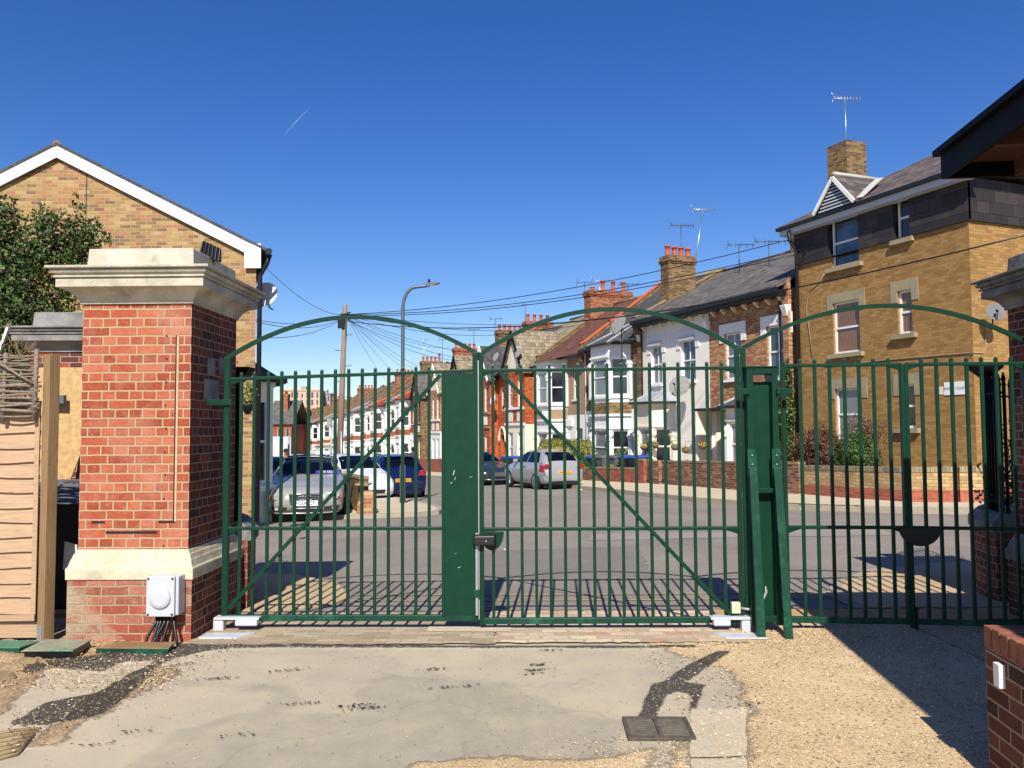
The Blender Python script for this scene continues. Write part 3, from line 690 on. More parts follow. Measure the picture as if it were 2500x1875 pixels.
# left pillar: front-right arris of the shaft at px 467
A = G(470, 1562)
pl_loc = (-3.085, 6.78, 0); zsL = (.50, .735, 2.74, 3.03, 3.215)
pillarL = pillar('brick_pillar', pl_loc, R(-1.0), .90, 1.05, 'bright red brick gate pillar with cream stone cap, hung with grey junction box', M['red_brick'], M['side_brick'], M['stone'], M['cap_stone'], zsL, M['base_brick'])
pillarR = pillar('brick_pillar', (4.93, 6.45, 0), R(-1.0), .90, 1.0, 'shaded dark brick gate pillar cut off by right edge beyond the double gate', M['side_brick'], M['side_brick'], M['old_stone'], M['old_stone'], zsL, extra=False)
pillarB = pillar('brick_pillar', (-5.52, 10.3, 0), R(1.5), .98, 1.0, 'dark brick pillar with shaded grey stone cap behind wicker hurdle and bright red pillar', M['back_brick'], M['back_brick'], M['old_stone'], M['old_stone'], (.6, .93, 2.68, 2.99, 3.19), extra=False)  # shade on this rear cap is carried by its grey stone colour
# old stone patches on the inner face
for i, (y0, y1, z0, z1) in enumerate(((.28, .62, 1.96, 2.14), (.35, .52, 2.17, 2.33), (.62, .78, 2.2, 2.35))):
    MB().box(.449, .456, y0, y1, z0, z1).build('stone_patch', M['old_stone'], pillarL, bevel=.004)

# junction box and cables on the left pillar pedestal
jb = empty('junction_box', (-2.865, 6.72, -.085), R(-1), 'pale grey junction box with round dial cover on red pillar base', 'junction box')
# box px 360..440 , y 1405..1500
MB().box(0, .235, -.13, 0, .33, .635).build('body', M['plastic_grey'], jb, bevel=.01)
MB().box(-.012, .212, -.155, -.128, .325, .64).build('lid', M['plastic_grey'], jb, bevel=.008)
MB().lathe([(.085, 0), (.085, .008), (.078, .016), (.05, .02)], n=32, M=Matrix.Translation((.1, -.155, .47)) @ Matrix.Rotation(R(90), 4, 'X')).build('dial_cover', M['plastic_grey'], jb)
for (x, z) in ((.005, .62), (.195, .62), (.005, .343), (.195, .343)): MB().lathe([(.009, 0), (.009, .003)], n=10, M=Matrix.Translation((x, -.155, z)) @ Matrix.Rotation(R(90), 4, 'X')).build('screw', M['ink'], jb)
for i, (x, x2, y2) in enumerate(((.05, .02, -.16), (.09, .06, -.2), (.12, .09, -.14), (.15, .16, -.18), (.18, .27, -.17), (.07, .10, -.10))):
    pts = [(x, -.07, .33), (x-.01, -.10, .26), (x-.05+.03*(i % 2), -.14, .17), (x-.05+(x2-x)*.5, -.17, .09), (x2, y2, .02), (x2+.02, y2-.03, -.03)]
    if i == 4: pts = [(x, -.07, .33), (x+.01, -.1, .26), (x+.05, -.14, .14), (x2, y2, -.01)]
    MB().tube(pts, .012, 8).build('cable', M['cable'], jb)

# floodlight on the cap
fl_ = empty('floodlight', (-2.66, 7.24, 3.150), R(25), 'small black floodlight on stone cap of bright red pillar', 'floodlight')
MB().hexa([(-.09, -.07, .07), (.09, -.07, .02), (.09, .09, .05), (-.09, .09, .10), (-.06, -.03, .21), (.09, -.03, .15), (.09, .06, .17), (-.06, .06, .23)]).build('housing', M['cable'], fl_, bevel=.006)
b = MB()
for i in range(6): b.beam((-.085+i*.03, -.08, .06-.006*i), (-.06+i*.028, -.04, .2-.01*i), .005, .02)
b.build('cooling_fins', M['gutter'], fl_); MB().box(-.03, .03, -.01, .02, 0, .06).build('bracket', M['cable'], fl_)

# ------------------------------------------------------------------ gates. the gate plane
GN = Vector((.025, 1, 0)).normalized(); GP0 = Vector((0, 7.07, 0)); GX = Vector((GN.y, -GN.x, 0)); GROT = math.atan2(GX.y, GX.x)
def gg(px, py):            # pixel -> (x along the gate line, z)
    p = hitplane(px, py, GP0, GN); return (p-GP0).dot(GX), p.z
def gorig(x): return GP0+GX*x
def arcline(x0, z0, xm, zm, x1, z1, n=24):
    # parabola-like arch through three points
    out = []
    for i in range(n+1):
        x = x0+(x1-x0)*i/n
        z = z0*(x-xm)*(x-x1)/((x0-xm)*(x0-x1))+zm*(x-x0)*(x-x1)/((xm-x0)*(xm-x1))+z1*(x-x0)*(x-xm)/((x1-x0)*(x1-xm)); out.append((x, z))
    return out
def gate_leaf(name, label, barpx, barpy, xl, xr, ztop, zmid, zbot, postl, postr, arc=None, brace=None, flare='lr', matn='green', postw=.05, tip=.055):
    t = empty(name, gorig(xl), GROT, label, 'gate', 'green barred gate leaves across the entrance'); mt = M[matn]
    X = lambda x: x-xl
    w = xr-xl
    b = MB()
    for (nm, za) in (('top_rail', ztop), ('middle_rail', zmid)):
        b = MB(); b.beam((0, 0, za[0]), (w, 0, za[1]), .034, .028)
        for (xx, sg) in (((postw/2), 1), (w-postw/2, -1)):
            if (sg > 0 and 'l' in flare) or (sg < 0 and 'r' in flare):
                b.raw([(xx, -.012, za[0 if sg > 0 else 1]-.05), (xx, .012, za[0 if sg > 0 else 1]-.05), (xx, .012, za[0 if sg > 0 else 1]+.02), (xx, -.012, za[0 if sg > 0 else 1]+.02), (xx+sg*.11, -.012, za[0 if sg > 0 else 1]-.012), (xx+sg*.11, .012, za[0 if sg > 0 else 1]-.012)], [(0,4,3),(1,2,5),(0,1,5,4),(3,4,5,2),(0,3,2,1)])
        b.build(nm, mt, t, bevel=.004)
    MB().beam((0, 0, zbot[0]), (w, 0, zbot[1]), .045, .05).build('bottom_rail', M['green_worn'], t, bevel=.004)
    for (xx, z1, on) in ((0, postl, postl), (w, postr, postr)):
        if on: MB().box(xx-postw/2, xx+postw/2, -.026, .026, min(zbot)-.03, z1).build('stile', mt, t, bevel=.004)
    for px in barpx:
        x, _ = gg(px, barpy); x = X(x)+rnd.uniform(-.0015, .0015); zt = ztop[0]+(ztop[1]-ztop[0])*x/w
        bb = MB(); bb.box(x-.0125, x+.0125, -.012, .012, min(zbot), zt+tip-.012); bb.hexa([(x-.0125, -.012, zt+tip-.0121), (x+.0125, -.012, zt+tip-.0121), (x+.0125, .012, zt+tip-.0121), (x-.0125, .012, zt+tip-.0121), (x-.008, -.008, zt+tip), (x+.008, -.008, zt+tip), (x+.008, .008, zt+tip), (x-.008, .008, zt+tip)])
        bb.build('bar', mt, t)
    if arc:
        b = MB(); pts = [(X(x), 0, z) for x, z in arc]
        vs = []
        rg = []
        for i, p in enumerate(pts):
            q = pts[min(i+1, len(pts)-1)]; o_ = pts[max(i-1, 0)]; d = Vector((q[0]-o_[0], 0, q[2]-o_[2])).normalized(); n = Vector((-d.z, 0, d.x)); P = Vector(p)
            rg.append([P+n*.017+Vector((0, -.017, 0)), P+n*.017+Vector((0, .017, 0)), P-n*.017+Vector((0, .017, 0)), P-n*.017+Vector((0, -.017, 0))])
        b.rings([list(reversed(r)) for r in rg]); b.build('arch_bar', mt, t)
    if brace:
        (xa, za), (xb, zb) = brace; MB().beam((X(xa), -.022, za), (X(xb), -.022, zb), .032, .010, up=Vector((0, 1, 0))).build('brace', mt, t)
        # beam() turned so that the flat faces the yard
    return t
zt = lambda px, py: gg(px, py)[1]
lx0 = gg(553, 1200)[0]; lx1 = gg(1162, 1200)[0]
barsL = [588, 620, 654, 687, 720, 753, 785, 818, 851, 884, 916, 949, 983, 1015, 1048]
arcL = arcline(*gg(555, 874), *gg(862, 774), *gg(1163, 862))
leafL = gate_leaf('gate_leaf', 'left green gate leaf with a solid green panel beside the meeting edge', barsL, 1100, lx0, lx1, (zt(553, 926), zt(1162, 905)), (zt(553, 1290), zt(1078, 1290)), (zt(553, 1508), zt(1162, 1508)), zt(555, 872), zt(1163, 860), arcL, (gg(560, 1484), gg(1076, 916)), 'l')
xp0 = gg(1083, 1200)[0]-lx0; xp1 = gg(1157, 1200)[0]-lx0
MB().box(xp0, xp1+.0, -.028, -.022, zt(1120, 1500), zt(1120, 912)).build('solid_panel', M['green'], leafL)
b = MB(); b.box(xp0-.014, xp0+.012, -.034, .014, zt(1120, 1502), zt(1120, 906)); b.build('panel_edge', M['green'], leafL, bevel=.003)
MB().box(xp0+.012, xp1, -.03, .02, zt(1120, 911)-.012, zt(1120, 911)).build('panel_top', M['ink'], leafL)
for (sx_, sz_, dx_, dz_) in ((1106, 1160, .02, .05), (1110, 1172, .012, .03), (1146, 1165, .03, .008), (1112, 1352, .01, .012), (1100, 1180, .02, .015), (1118, 1385, .03, .01)):
    x_, z_ = gg(sx_, sz_); x_ -= lx0; b = MB(); b.face([(x_, -.0285, z_), (x_+dx_*.4, -.0285, z_+dz_*.1), (x_+dx_, -.0285, z_+dz_), (x_+dx_*.5, -.0285, z_+dz_*.7)]); b.build('scratch', M['plastic_grey'], leafL)
MB().box(xp1+.015, xp1+.035, -.05, -.03, zt(1150, 1500), zt(1150, 1300)).build('drop_bolt', M['galv'], leafL, bevel=.002)
MB().box(xp1+.0, xp1+.05, -.055, -.026, zt(1150, 1456), zt(1150, 1437)).build('bolt_bracket', M['green_worn'], leafL, bevel=.002)
b = MB(); b.box(-.17, .04, -.06, -.035, zt(553, 988), zt(553, 977)); b.box(-.17, .04, -.065, -.03, zt(553, 990), zt(553, 976)); 
hb = MB(); hb.box(-.165, .05, -.045, -.025, zt(553, 990), zt(553, 976)); hb.build('hinge_strap', M['green'], leafL, bevel=.003)
mx0 = gg(1176, 1200)[0]; mx1 = gg(1805, 1200)[0]
barsM = [1203.5, 1237.5, 1272, 1307, 1342, 1377, 1412, 1447.5, 1483, 1518, 1552, 1587, 1623, 1657, 1692, 1727, 1763]
arcM = arcline(*gg(1177, 862), *gg(1497, 755), *gg(1802, 852))
leafM = gate_leaf('gate_leaf', 'middle green gate leaf with black lock box beside its meeting edge', barsM, 1000, mx0, mx1, (zt(1176, 905), zt(1805, 898)), (zt(1176, 1292), zt(1805, 1289)), (zt(1176, 1516), zt(1805, 1512)), zt(1177, 860), zt(1800, 850), arcM, (gg(1222, 910), gg(1788, 1503)), 'lr', postw=.036)
# steel-edged meeting strip
MB().box(-.028, -.019, -.03, .03, zt(1172, 1510), zt(1172, 880)).build('closing_strip', M['galv'], leafM)
lk = MB(); X = lambda px: gg(px, 1200)[0]-mx0
lk.rings([[(x, y, z) for (x, z) in pts] for y, pts in ((-.03, [(X(1154), zt(1150, 1330)), (X(1212), zt(1150, 1328)), (X(1212), zt(1150, 1302)), (X(1156), zt(1150, 1302))]), (-.10, [(X(1158), zt(1150, 1328)), (X(1209), zt(1150, 1329)), (X(1209), zt(1150, 1304)), (X(1158), zt(1150, 1305))]))][::-1])
lk.build('lock_box', M['gutter'], leafM, bevel=.012)
def halfdisc(x0, x1, zt_, r, y0, y1, mat, parent, nm):
    n = 14; cx = (x0+x1)/2; hw = (x1-x0)/2; poly = [(x0, zt_), (x1, zt_)]+[(cx+hw*math.cos(a), zt_-r*math.sin(a)) for a in [math.pi*i/n for i in range(1, n)]]
    b = MB(); b.rings([[(x, y1, z) for x, z in poly], [(x, y0, z) for x, z in poly]]); return b.build(nm, mat, parent, bevel=.002)
halfdisc(X(1172), X(1230), zt(1200, 1297), .16, -.022, -.014, M['green'], leafM, 'guard_plate')
MB().lathe([(.008, 0), (.008, .012)], n=4, M=Matrix.Translation((X(1188), -.102, zt(1188, 1317))) @ Matrix.Rotation(R(90), 4, 'X')).build('keyhole', M['galv'], leafM)
# two leaves of the right hand gate
rx0 = gg(1917, 1200)[0]; rx1 = gg(2209.5, 1200)[0]; rx2 = gg(2219, 1200)[0]; rx3 = gg(2508, 1100)[0]
barsR = [1954, 1990.5, 2026.5, 2062.5, 2098, 2134, 2171]
leafR = gate_leaf('gate_leaf', 'sunlit green gate leaf between the green post and the black latch stile', barsR, 969, rx0, rx1, (zt(1917, 893), zt(2210, 890)), (zt(1917, 1287), zt(2210, 1288)), (zt(1917, 1512), zt(2210, 1516)), zt(1912, 891)+.03, zt(2208, 889)+.0, None, None, 'lr', postw=.032)
barsQ = [2251, 2288, 2325, 2361.5, 2398, 2434, 2471]
leafQ = gate_leaf('gate_leaf', 'rightmost green gate leaf standing in front of the shaded curved wall', barsQ, 969, rx2, rx3, (zt(2210, 890), zt(2500, 887)), (zt(2210, 1288), zt(2500, 1292)), (zt(2210, 1516), zt(2500, 1524)), zt(2208, 889), zt(2500, 889), None, None, 'lr', postw=.030)
MB().box(.012, .03, -.04, -.024, -.02, zt(2215, 1480)).build('drop_bolt', M['cable'], leafR.children[0].parent if False else leafQ, bevel=.002)
Xq = lambda px: gg(px, 1300)[0]-rx0
halfdisc(Xq(2190), Xq(2292), zt(2240, 1288), .15, -.05, -.03, M['cable'], leafR, 'latch_guard')
MB().tube([(Xq(2198), -.05, zt(2200, 1432)), (Xq(2208), -.06, zt(2200, 1428)), (Xq(2216), -.05, zt(2200, 1434))], .012, 8).build('padlock_eye', M['cable'], leafR)
# arch over the right hand gate
arcR = arcline(*gg(1813, 850), *gg(2142, 747), *gg(2498, 832))
ax = empty('gate_arch', gorig(arcR[0][0]), GROT, 'green arched bar spanning above the two right gate leaves', 'gate arch')
b = MB(); rg = []
for i, (x, z) in enumerate(arcR):
    q = arcR[min(i+1, len(arcR)-1)]; o_ = arcR[max(i-1, 0)]; d = Vector((q[0]-o_[0], 0, q[1]-o_[1])).normalized(); n = Vector((-d.z, 0, d.x)); P = Vector((x-arcR[0][0], 0, z))
    rg.append([P+n*.017+Vector((0, .017, 0)), P+n*.017+Vector((0, -.017, 0)), P-n*.017+Vector((0, -.017, 0)), P-n*.017+Vector((0, .017, 0))])
b.rings(rg); b.build('arch_bar', M['green'], ax)
MB().box(-.02, .02, -.02, .02, 0, arcR[0][1]).build('upright', M['green'], ax, bevel=.003)
# post box with raking struts
bx0, bx1 = gg(1822, 1200)[0]-.01, gg(1893, 1200)[0]+.005
pb_ = empty('gate_post', gorig(bx0), GROT, 'wide green box section gate post with two raking struts', 'gate post')
W = bx1-bx0; zt0 = zt(1850, 900); zb0 = zt(1850, 1512)
b = MB(); sl0, sl1 = .055, W-.05
b.box(0, sl0, -.13, .10, zb0-.02, zt0); b.box(sl1, W, -.13, .10, zb0-.02, zt0); b.build('side_box', M['green'], pb_, bevel=.004)
b = MB(); b.box(sl0, sl1, -.13, .10, zt(1850, 915), zt0+.0015); b.build('head_plate', M['green'], pb_, bevel=.003)
MB().box(sl0, sl1, -.03, .08, zb0+.02, zt(1850, 933)).build('front_panel', M['green'], pb_)
MB().box(-.008, W+.01, -.14, .11, zt0+.002, zt0+.012).build('top_plate', M['green_worn'], pb_)
MB().box(sl0, sl1, -.118, -.06, zt(1850, 1201), zt(1850, 1190)).build('cross_bar', M['green'], pb_, bevel=.002)
MB().box(sl0, sl1, -.118, -.06, zt(1850, 1512), zt(1850, 1496)).build('cross_bar', M['green'], pb_, bevel=.002)
for sx in (.030, W-.028):
    b = MB(); be = G(1859 if sx < .1 else 1926, 1562)-gorig(bx0); b.beam((sx, -.150, zt(1850, 1140)), (be.dot(GX), be.dot(GN), -.02), .066, .036, up=Vector((0, 1, 0))); b.build('strut', M['green_worn'], pb_, bevel=.003)
    MB().box(sx-.036, sx+.036, -.1345, -.13, zt(1850, 1160), zt(1850, 1095)).build('strut_plate', M['green_worn'], pb_, bevel=.001)
    for zz in (1110, 1132): MB().lathe([(.009, 0), (.006, .01)], n=8, M=Matrix.Translation((sx, -.1345, zt(1850, zz))) @ Matrix.Rotation(R(90), 4, 'X')).build('bolt', M['galv'], pb_)
for (xa, xb) in ((gg(1790, 957)[0]-bx0, .02), (W-.02, gg(1922, 957)[0]-bx0)):
    MB().box(xa, xb, -.155, -.131, zt(1850, 964), zt(1850, 950)).build('hinge_bracket', M['green'], pb_, bevel=.003)
# gate operators in the ground
for (px0, px1, lab, flip) in ((525, 640, 'pale metal gate operator at foot of red brick pillar', 1), (1725, 1832, 'pale metal gate operator with curling grey conduit beside green post', -1)):
    xa = gg(px0, 1530)[0]; xb = gg(px1, 1530)[0]; t = empty('gate_operator', gorig(xa), GROT, lab, 'gate operator'); w = xb-xa
    pl_ = MB(); pl_.hexa([(0, -.34, .0), (w*.75, -.34, .0), (w, -.18, .0), (.0, -.18, .0), (0, -.34, .012), (w*.75, -.34, .012), (w, -.18, .012), (.0, -.18, .012)] if flip > 0 else [(.08, -.34, .0), (w+.05, -.34, .0), (w, -.18, .0), (.02, -.18, .0), (.08, -.34, .012), (w+.05, -.34, .012), (w, -.18, .012), (.02, -.18, .012)])
    for v in range(len(pl_.v)): pl_.v[v] = (pl_.v[v][0], pl_.v[v][1]-.0, pl_.v[v][2]+.012)
    pl_.build('cover_plate', M['plastic_grey'], t, bevel=.002)
    MB().box(.02, w, -.09, .02, .105, .125).build('arm', M['plastic_grey'], t, bevel=.003)
    MB().box((.5*w if flip > 0 else .04), (w*.97 if flip > 0 else .5*w), -.10, -.03, .055, .104).build('shoe', M['plastic_grey'], t, bevel=.012)
    MB().box((.01 if flip > 0 else w-.09), (.10 if flip > 0 else w-.01), -.08, .0, .0, .104).build('pivot_block', M['plastic_grey'], t, bevel=.012)
    if flip < 0:
        MB().tube([(w*.75, -.03, .19), (w*.95, -.04, .18), (w+.08, -.04, .22), (w+.13, -.03, .32), (w+.12, -.0, .45), (w+.10, .03, .55)], .012, 8).build('conduit', M['galv'], t)
        MB().box(w*.55, w*.75, -.06, -.01, .15, .24).build('gland_box', M['stone'], t, bevel=.005)

# ------------------------------------------------------------------ quadrant walls with railings beyond the pillars
def quadwall(cx, cy, r, a0, a1, label, lab2, zt_, post_a, n=14):
    t = empty('curved_wall', (cx, cy, 0), 0, label, 'wall'); th = .34
    def arc(rad, z): return [(rad*math.cos(R(a0+(a1-a0)*i/n)), rad*math.sin(R(a0+(a1-a0)*i/n)), z) for i in range(n+1)]
    b = MB()
    for i in range(n):
        i0, i1, o0, o1 = arc(r, -.4)[i], arc(r, -.4)[i+1], arc(r+th, -.4)[i], arc(r+th, -.4)[i+1]
        up = lambda p, z: (p[0], p[1], z)
        z = zt_-.17
        b.face([i0, i1, up(i1, z), up(i0, z)]); b.face([o1, o0, up(o0, z), up(o1, z)])
        if i == 0: b.face([o0, i0, up(i0, z), up(o0, z)])
        if i == n-1: b.face([i1, o1, up(o1, z), up(i1, z)])
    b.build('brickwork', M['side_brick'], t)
    c = MB(); rg = []
    for i in range(n+1):
        a = R(a0+(a1-a0)*i/n); e = Vector((math.cos(a), math.sin(a), 0))
        rg.append([tuple(e*q+Vector((0, 0, z))) for q, z in ((r-.03, zt_-.171), (r-.03, zt_-.08), (r+.06, zt_), (r+th-.06, zt_), (r+th+.03, zt_-.08), (r+th+.03, zt_-.171))])
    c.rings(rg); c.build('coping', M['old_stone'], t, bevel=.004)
    t2 = empty('railings', (cx, cy, zt_), 0, lab2, 'railings'); k = 0
    rm = r+th/2; aa = list(range(int(min(a0, a1)+3), int(max(a0, a1)), 4))
    for a in aa:
        x, y = rm*math.cos(R(a)), rm*math.sin(R(a)); bb = MB(); hh = 1.28
        bb.tube([(x, y, 0), (x, y, hh)], .015, 6); bb.lathe([(.015, 0), (.026, .03), (.006, .10)], (x, y, hh), 6); bb.build('rail_bar', M['black'], t2)
    for zr_ in (1.18, .10): MB().tube([(rm*math.cos(R(a)), rm*math.sin(R(a)), zr_) for a in aa], .014, 6).build('rail', M['black'], t2)
    for a in post_a:
        x, y = rm*math.cos(R(a)), rm*math.sin(R(a)); bb = MB(); bb.box(x-.035, x+.035, y-.035, y+.035, 0, 1.45); bb.rings([ringbox(x-.045, x+.045, y-.045, y+.045, 1.36), ringbox(x-.14, x+.14, y-.10, y+.10, 1.46), ringbox(x-.14, x+.14, y-.10, y+.10, 1.49)]); bb.build('cap_post', M['black'], t2)
    return t
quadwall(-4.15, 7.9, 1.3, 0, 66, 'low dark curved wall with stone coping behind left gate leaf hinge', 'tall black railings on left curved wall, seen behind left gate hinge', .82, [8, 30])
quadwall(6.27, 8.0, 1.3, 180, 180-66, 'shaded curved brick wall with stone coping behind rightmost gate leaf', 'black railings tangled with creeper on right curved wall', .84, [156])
# ------------------------------------------------------------------ fence, hurdle, clutter at the left
YF = 6.78
def fx(px): return (px-1250)/F*YF
fz = lambda py: atY(60, py, YF).z
t = empty('board_fence', (fx(104), YF, 0), 0, 'orange brown overlapping board fence panel under the wicker hurdle', 'fence')
b = MB(); n = 14; z0, z1 = fz(1495), fz(985)
rr = random.Random(5)
for i in range(n):
    za = z0+(z1-z0)*i/n; zb = z0+(z1-z0)*(i+1)/n+.02; xs = [-2.2+2.2*k/26 for k in range(27)]; ph = rr.random()*9
    lo = [(x, -.038, za+.007*math.sin(x*3.1+ph)+.004*math.sin(x*11+ph*2)+rr.uniform(-.0015, .0015)) for x in xs]; up = [(x, -.012, zb) for x in xs]; bk = [(p[0], -.013, p[2]) for p in lo]
    for k in range(26):
        b.face([lo[k], lo[k+1], up[k+1], up[k]]); b.face([bk[k+1], bk[k], (lo[k]), lo[k+1]])
b.build('board', M['larch'], t)
MB().box(-.035, .004, -.045, -.028, z0-.01, z1+.02).build('batten', M['larch'], t, bevel=.002)
MB().box(-2.2, .0, -.05, -.02, z0-.06, z0-.012).build('bottom_rail', M['larch'], t, bevel=.002)
MB().box(-2.2, .02, -.01, .01, z0-.2, z0-.075).build('gravel_board', M['larch'], t)
t = empty('fence_post', (fx(127), YF-.02, 0), R(-28), 'square timber fence post between board fence and brick pillar', 'fence post')
MB().box(-.044, .044, -.044, .044, -.05, fz(868)).build('post', M['post_wood'], t, bevel=.003)
MB().box(-.040, .02, -.048, -.0445, .02, .14).build('metal_shoe', M['galv'], t)
# wicker hurdle
t = empty('wicker_hurdle', (fx(112), YF-.08, 0), 0, 'woven grey wicker hurdle fixed on top of the board fence', 'hurdle')
za, zb = fz(1012), fz(872)
for x in (-.05, -.30, -.62, -.95, -1.3): MB().tube([(x, 0, za-.06), (x+.01, 0, zb+.03+rr.uniform(-.01, .04))], .018, 6).build('stake', M['wicker'], t)
b = MB()
for i in range(32):
    z = za+(zb-za)*i/31; ph = (i % 2)*math.pi; xe = -.0-rr.uniform(0, .06); sl = rr.uniform(-.03, .03); r_ = rr.uniform(.006, .014)
    pts = [(x, .024*math.sin((x+.05)*math.pi/.3+ph), z+sl*(x+1)*.5+.010*math.sin(x*7+i*2)) for x in [xe-k*.07 for k in range(24)]]
    b.tube(pts, [r_*(1.25 if i < 18 else .8)]*len(pts), 5)
b.build('weave', M['wicker'], t)
b = MB(); b.tube([(-.75, -.05, zb+.01), (-.55, -.05, zb+.03), (-.42, -.05, zb-.0), (-.28, -.05, zb-.08), (-.13, -.05, zb-.17), (-.05, -.04, zb-.22)], .011, 6); b.build('loose_rod', M['wicker'], t)
b = MB()
for i in range(46):
    x = rr.uniform(-.6, -.12); z = zb+rr.uniform(-.03, .04); a = rr.uniform(-.9, .9); L = rr.uniform(.05, .2); x2 = x+L*math.sin(a); z2 = z+L*math.cos(a); b.tube([(x, .12, z), ((x+x2)/2+rr.uniform(-.02, .02), .1, (z+z2)/2), (x2, .1, z2)], [.005, .004, .002], 4)
b.build('dead_twigs', M['twig'], t)
t = empty('white_batten', (fx(2), YF+.3, 0), 0, 'white wooden batten leaning above the wicker hurdle', 'batten')
p = atY(-4, 878, YF+.3); q = atY(20, 800, YF+.3); MB().beam((p.x-fx(2)-.05, 0, p.z-.1), (q.x-fx(2), 0, q.z), .03, .02).build('batten', M['white'], t); t.children[0]['label'] = 'white batten'
# chipboard, bin and sheet in the gap
t = empty('chipboard_sheet', (0, 9.0, 0), 0, 'upright chipboard sheet in the gap left of the red pillar', 'board')
c = [atY(146, 897, 9.0), atY(215, 897, 9.0), atY(215, 1060, 9.0), atY(168, 1180, 9.0), atY(146, 1180, 9.0)]
b = MB(); a_ = [(v.x, 0, v.z) for v in c]; a_[0] = (a_[0][0]-.3, 0, a_[0][2]); a_[-1] = (a_[-1][0]-.3, 0, a_[-1][2]); b.rings([[(x, .018, z) for x, y, z in a_], a_]); b.build('board', M['ply'], t)
MB().box(atY(120, 1000, 8.9).x, atY(157, 1000, 8.9).x, -.12, -.06, atY(140, 985, 8.9).z, atY(140, 965, 8.9).z).build('cleat', M['bin'], t)
t = empty('plank', (0, 9.15, 0), 0, 'dark plank leaning behind the chipboard sheet', 'plank')
p = atY(170, 1190, 9.15); q = atY(222, 1010, 9.15); MB().beam((p.x, 0, p.z-.6), (q.x, 0, q.z), .12, .03).build('plank', M['timber'], t)
t = empty('storage_bin', (atY(160, 1200, 8.0).x, 8.0, 0), 0, 'squat grey lidded bin with shade-black body between fence post and red pillar', 'bin')
zt1 = atY(160, 1172, 8.3).z
MB().rings([ringbox(-.36, .3, -.1, .42, 0), ringbox(-.42, .36, -.16, .48, zt1-.2)]).build('body', M['bin_black'], t, bevel=.01)  # black body colour carries the dark shadow below the lit lid
MB().rings([ringbox(-.45, .39, -.19, .5, zt1-.2), ringbox(-.42, .36, -.05, .5, zt1-.06), ringbox(-.3, .25, .1, .45, zt1)]).build('lid', M['bin'], t, bevel=.01)
t = empty('white_sheet', (0, 7.25, 0), 0, 'torn white plastic sheet beside the base of red pillar', 'sheet')
c = [atY(x, y, 7.25) for x, y in ((158, 1322), (193, 1334), (190, 1362), (172, 1380), (160, 1392), (150, 1390))]
b = MB(); b.rings([[(v.x, .01+.02*(i % 2), v.z) for i, v in enumerate(c)], [(v.x, .02*(i % 2), v.z) for i, v in enumerate(c)]]); b.build('sheet', M['litter'], t)
t = empty('rear_wall', (0, 10.9, 0), 0, 'dark brick yard wall in the gap behind the grey lidded bin', 'wall')
MB().box(-9.5, -4.45, 0, .22, -.3, 1.9).build('brickwork', M['back_brick'], t)
MB().box(-9.5, -4.45, -.03, .25, 1.9, 1.98).build('coping', M['old_stone'], t, bevel=.01)

# green access covers
for i, (pts, lab) in enumerate((( [(55, 1594), (178, 1594), (224, 1567), (108, 1567)], 'flaking green metal access cover propped up near the fence post'), ([(230, 1580), (412, 1582), (428, 1568), (300, 1566)], 'rusty green metal access cover under the junction box cables'), ([(-40, 1580), (48, 1580), (95, 1565), (-20, 1562)], 'green metal access cover at left edge below the board fence'))):
    c = [G(x, y, .06) for x, y in pts]; cen = sum(c, Vector())/4; t = empty('access_cover', (cen.x, cen.y, 0), 0, lab, 'access cover')
    b = MB(); lo = [(v.x-cen.x, v.y-cen.y, .050+(.02 if i == 0 else 0)) for v in c]; hi = [(x, y, z+.010) for x, y, z in lo]; b.rings([lo, hi]); b.build('plate', plain('flaking green plate %d' % i, ['8f8f78', '8a6a48', '4f7a60'][i], .75, var=.2, scale=9, dirt='2c7a58'), t, bevel=.001)
    b = MB()
    rim = [(x*.96, y*.94, z) for x, y, z in lo]
    for k in range(4):
        p, q = rim[k], rim[(k+1) % 4]; b.face([(p[0], p[1], 0), (q[0], q[1], 0), (q[0], q[1], q[2]-.001), (p[0], p[1], p[2]-.001)])
        b.face([(p[0]*.9, p[1]*.9, 0), (q[0]*.9, q[1]*.9, 0), (q[0], q[1], q[2]-.001), (p[0], p[1], p[2]-.001)])
    b.build('frame', M['cable'] if i == 0 else M['green_worn'], t)
# ribbed grating lower left
t = empty('ribbed_cover', tuple(G(40, 1800)), R(8), 'pale ribbed curved drain cover at lower left corner', 'drain cover')
b = MB()
for i in range(7):
    p0 = G(-30, 1798+i*11); p1 = G(40, 1786+i*10); p2 = G(100-i*6, 1782+i*7); o_ = G(40, 1800); b.tube([(p.x-o_.x, p.y-o_.y, .008) for p in (p0, p1, p2)], .009, 6)
b.build('ribs', M['coping'], t)
t.rotation_euler.z = 0
# drain grate
c = [G(1525, 1806), G(1678, 1812), G(1681, 1762), G(1541, 1757)]
cen = sum(c, Vector())/4; t = empty('drain_grate', (cen.x, cen.y, 0), R(-2), 'rusty iron drain grate at the end of the grey tar trench', 'drain grate')
b = MB(); w, h = .185, .165
for (x0, x1, y0, y1) in ((-w, w, -h, -h+.022), (-w, w, h-.022, h), (-w, -w+.022, -h+.022, h-.022), (w-.022, w, -h+.022, h-.022), (-.010, .010, -h+.022, h-.022)): b.box(x0, x1, y0, y1, .004, .022)
b.build('frame', plain('rusty iron', '5c534b', .8, .2, var=.25, scale=25, bump=.003), t, bevel=.002)
b = MB()
for sx in (-1, 1):
    for k in range(8):
        y = -h+.034+k*.0345; b.box(sx*.012 if sx > 0 else -w+.022, w-.022 if sx > 0 else -.012, y, y+.016, .004, .018)
b.build('slats', plain('worn iron', '6f675c', .7, .2, var=.25, scale=25), t)
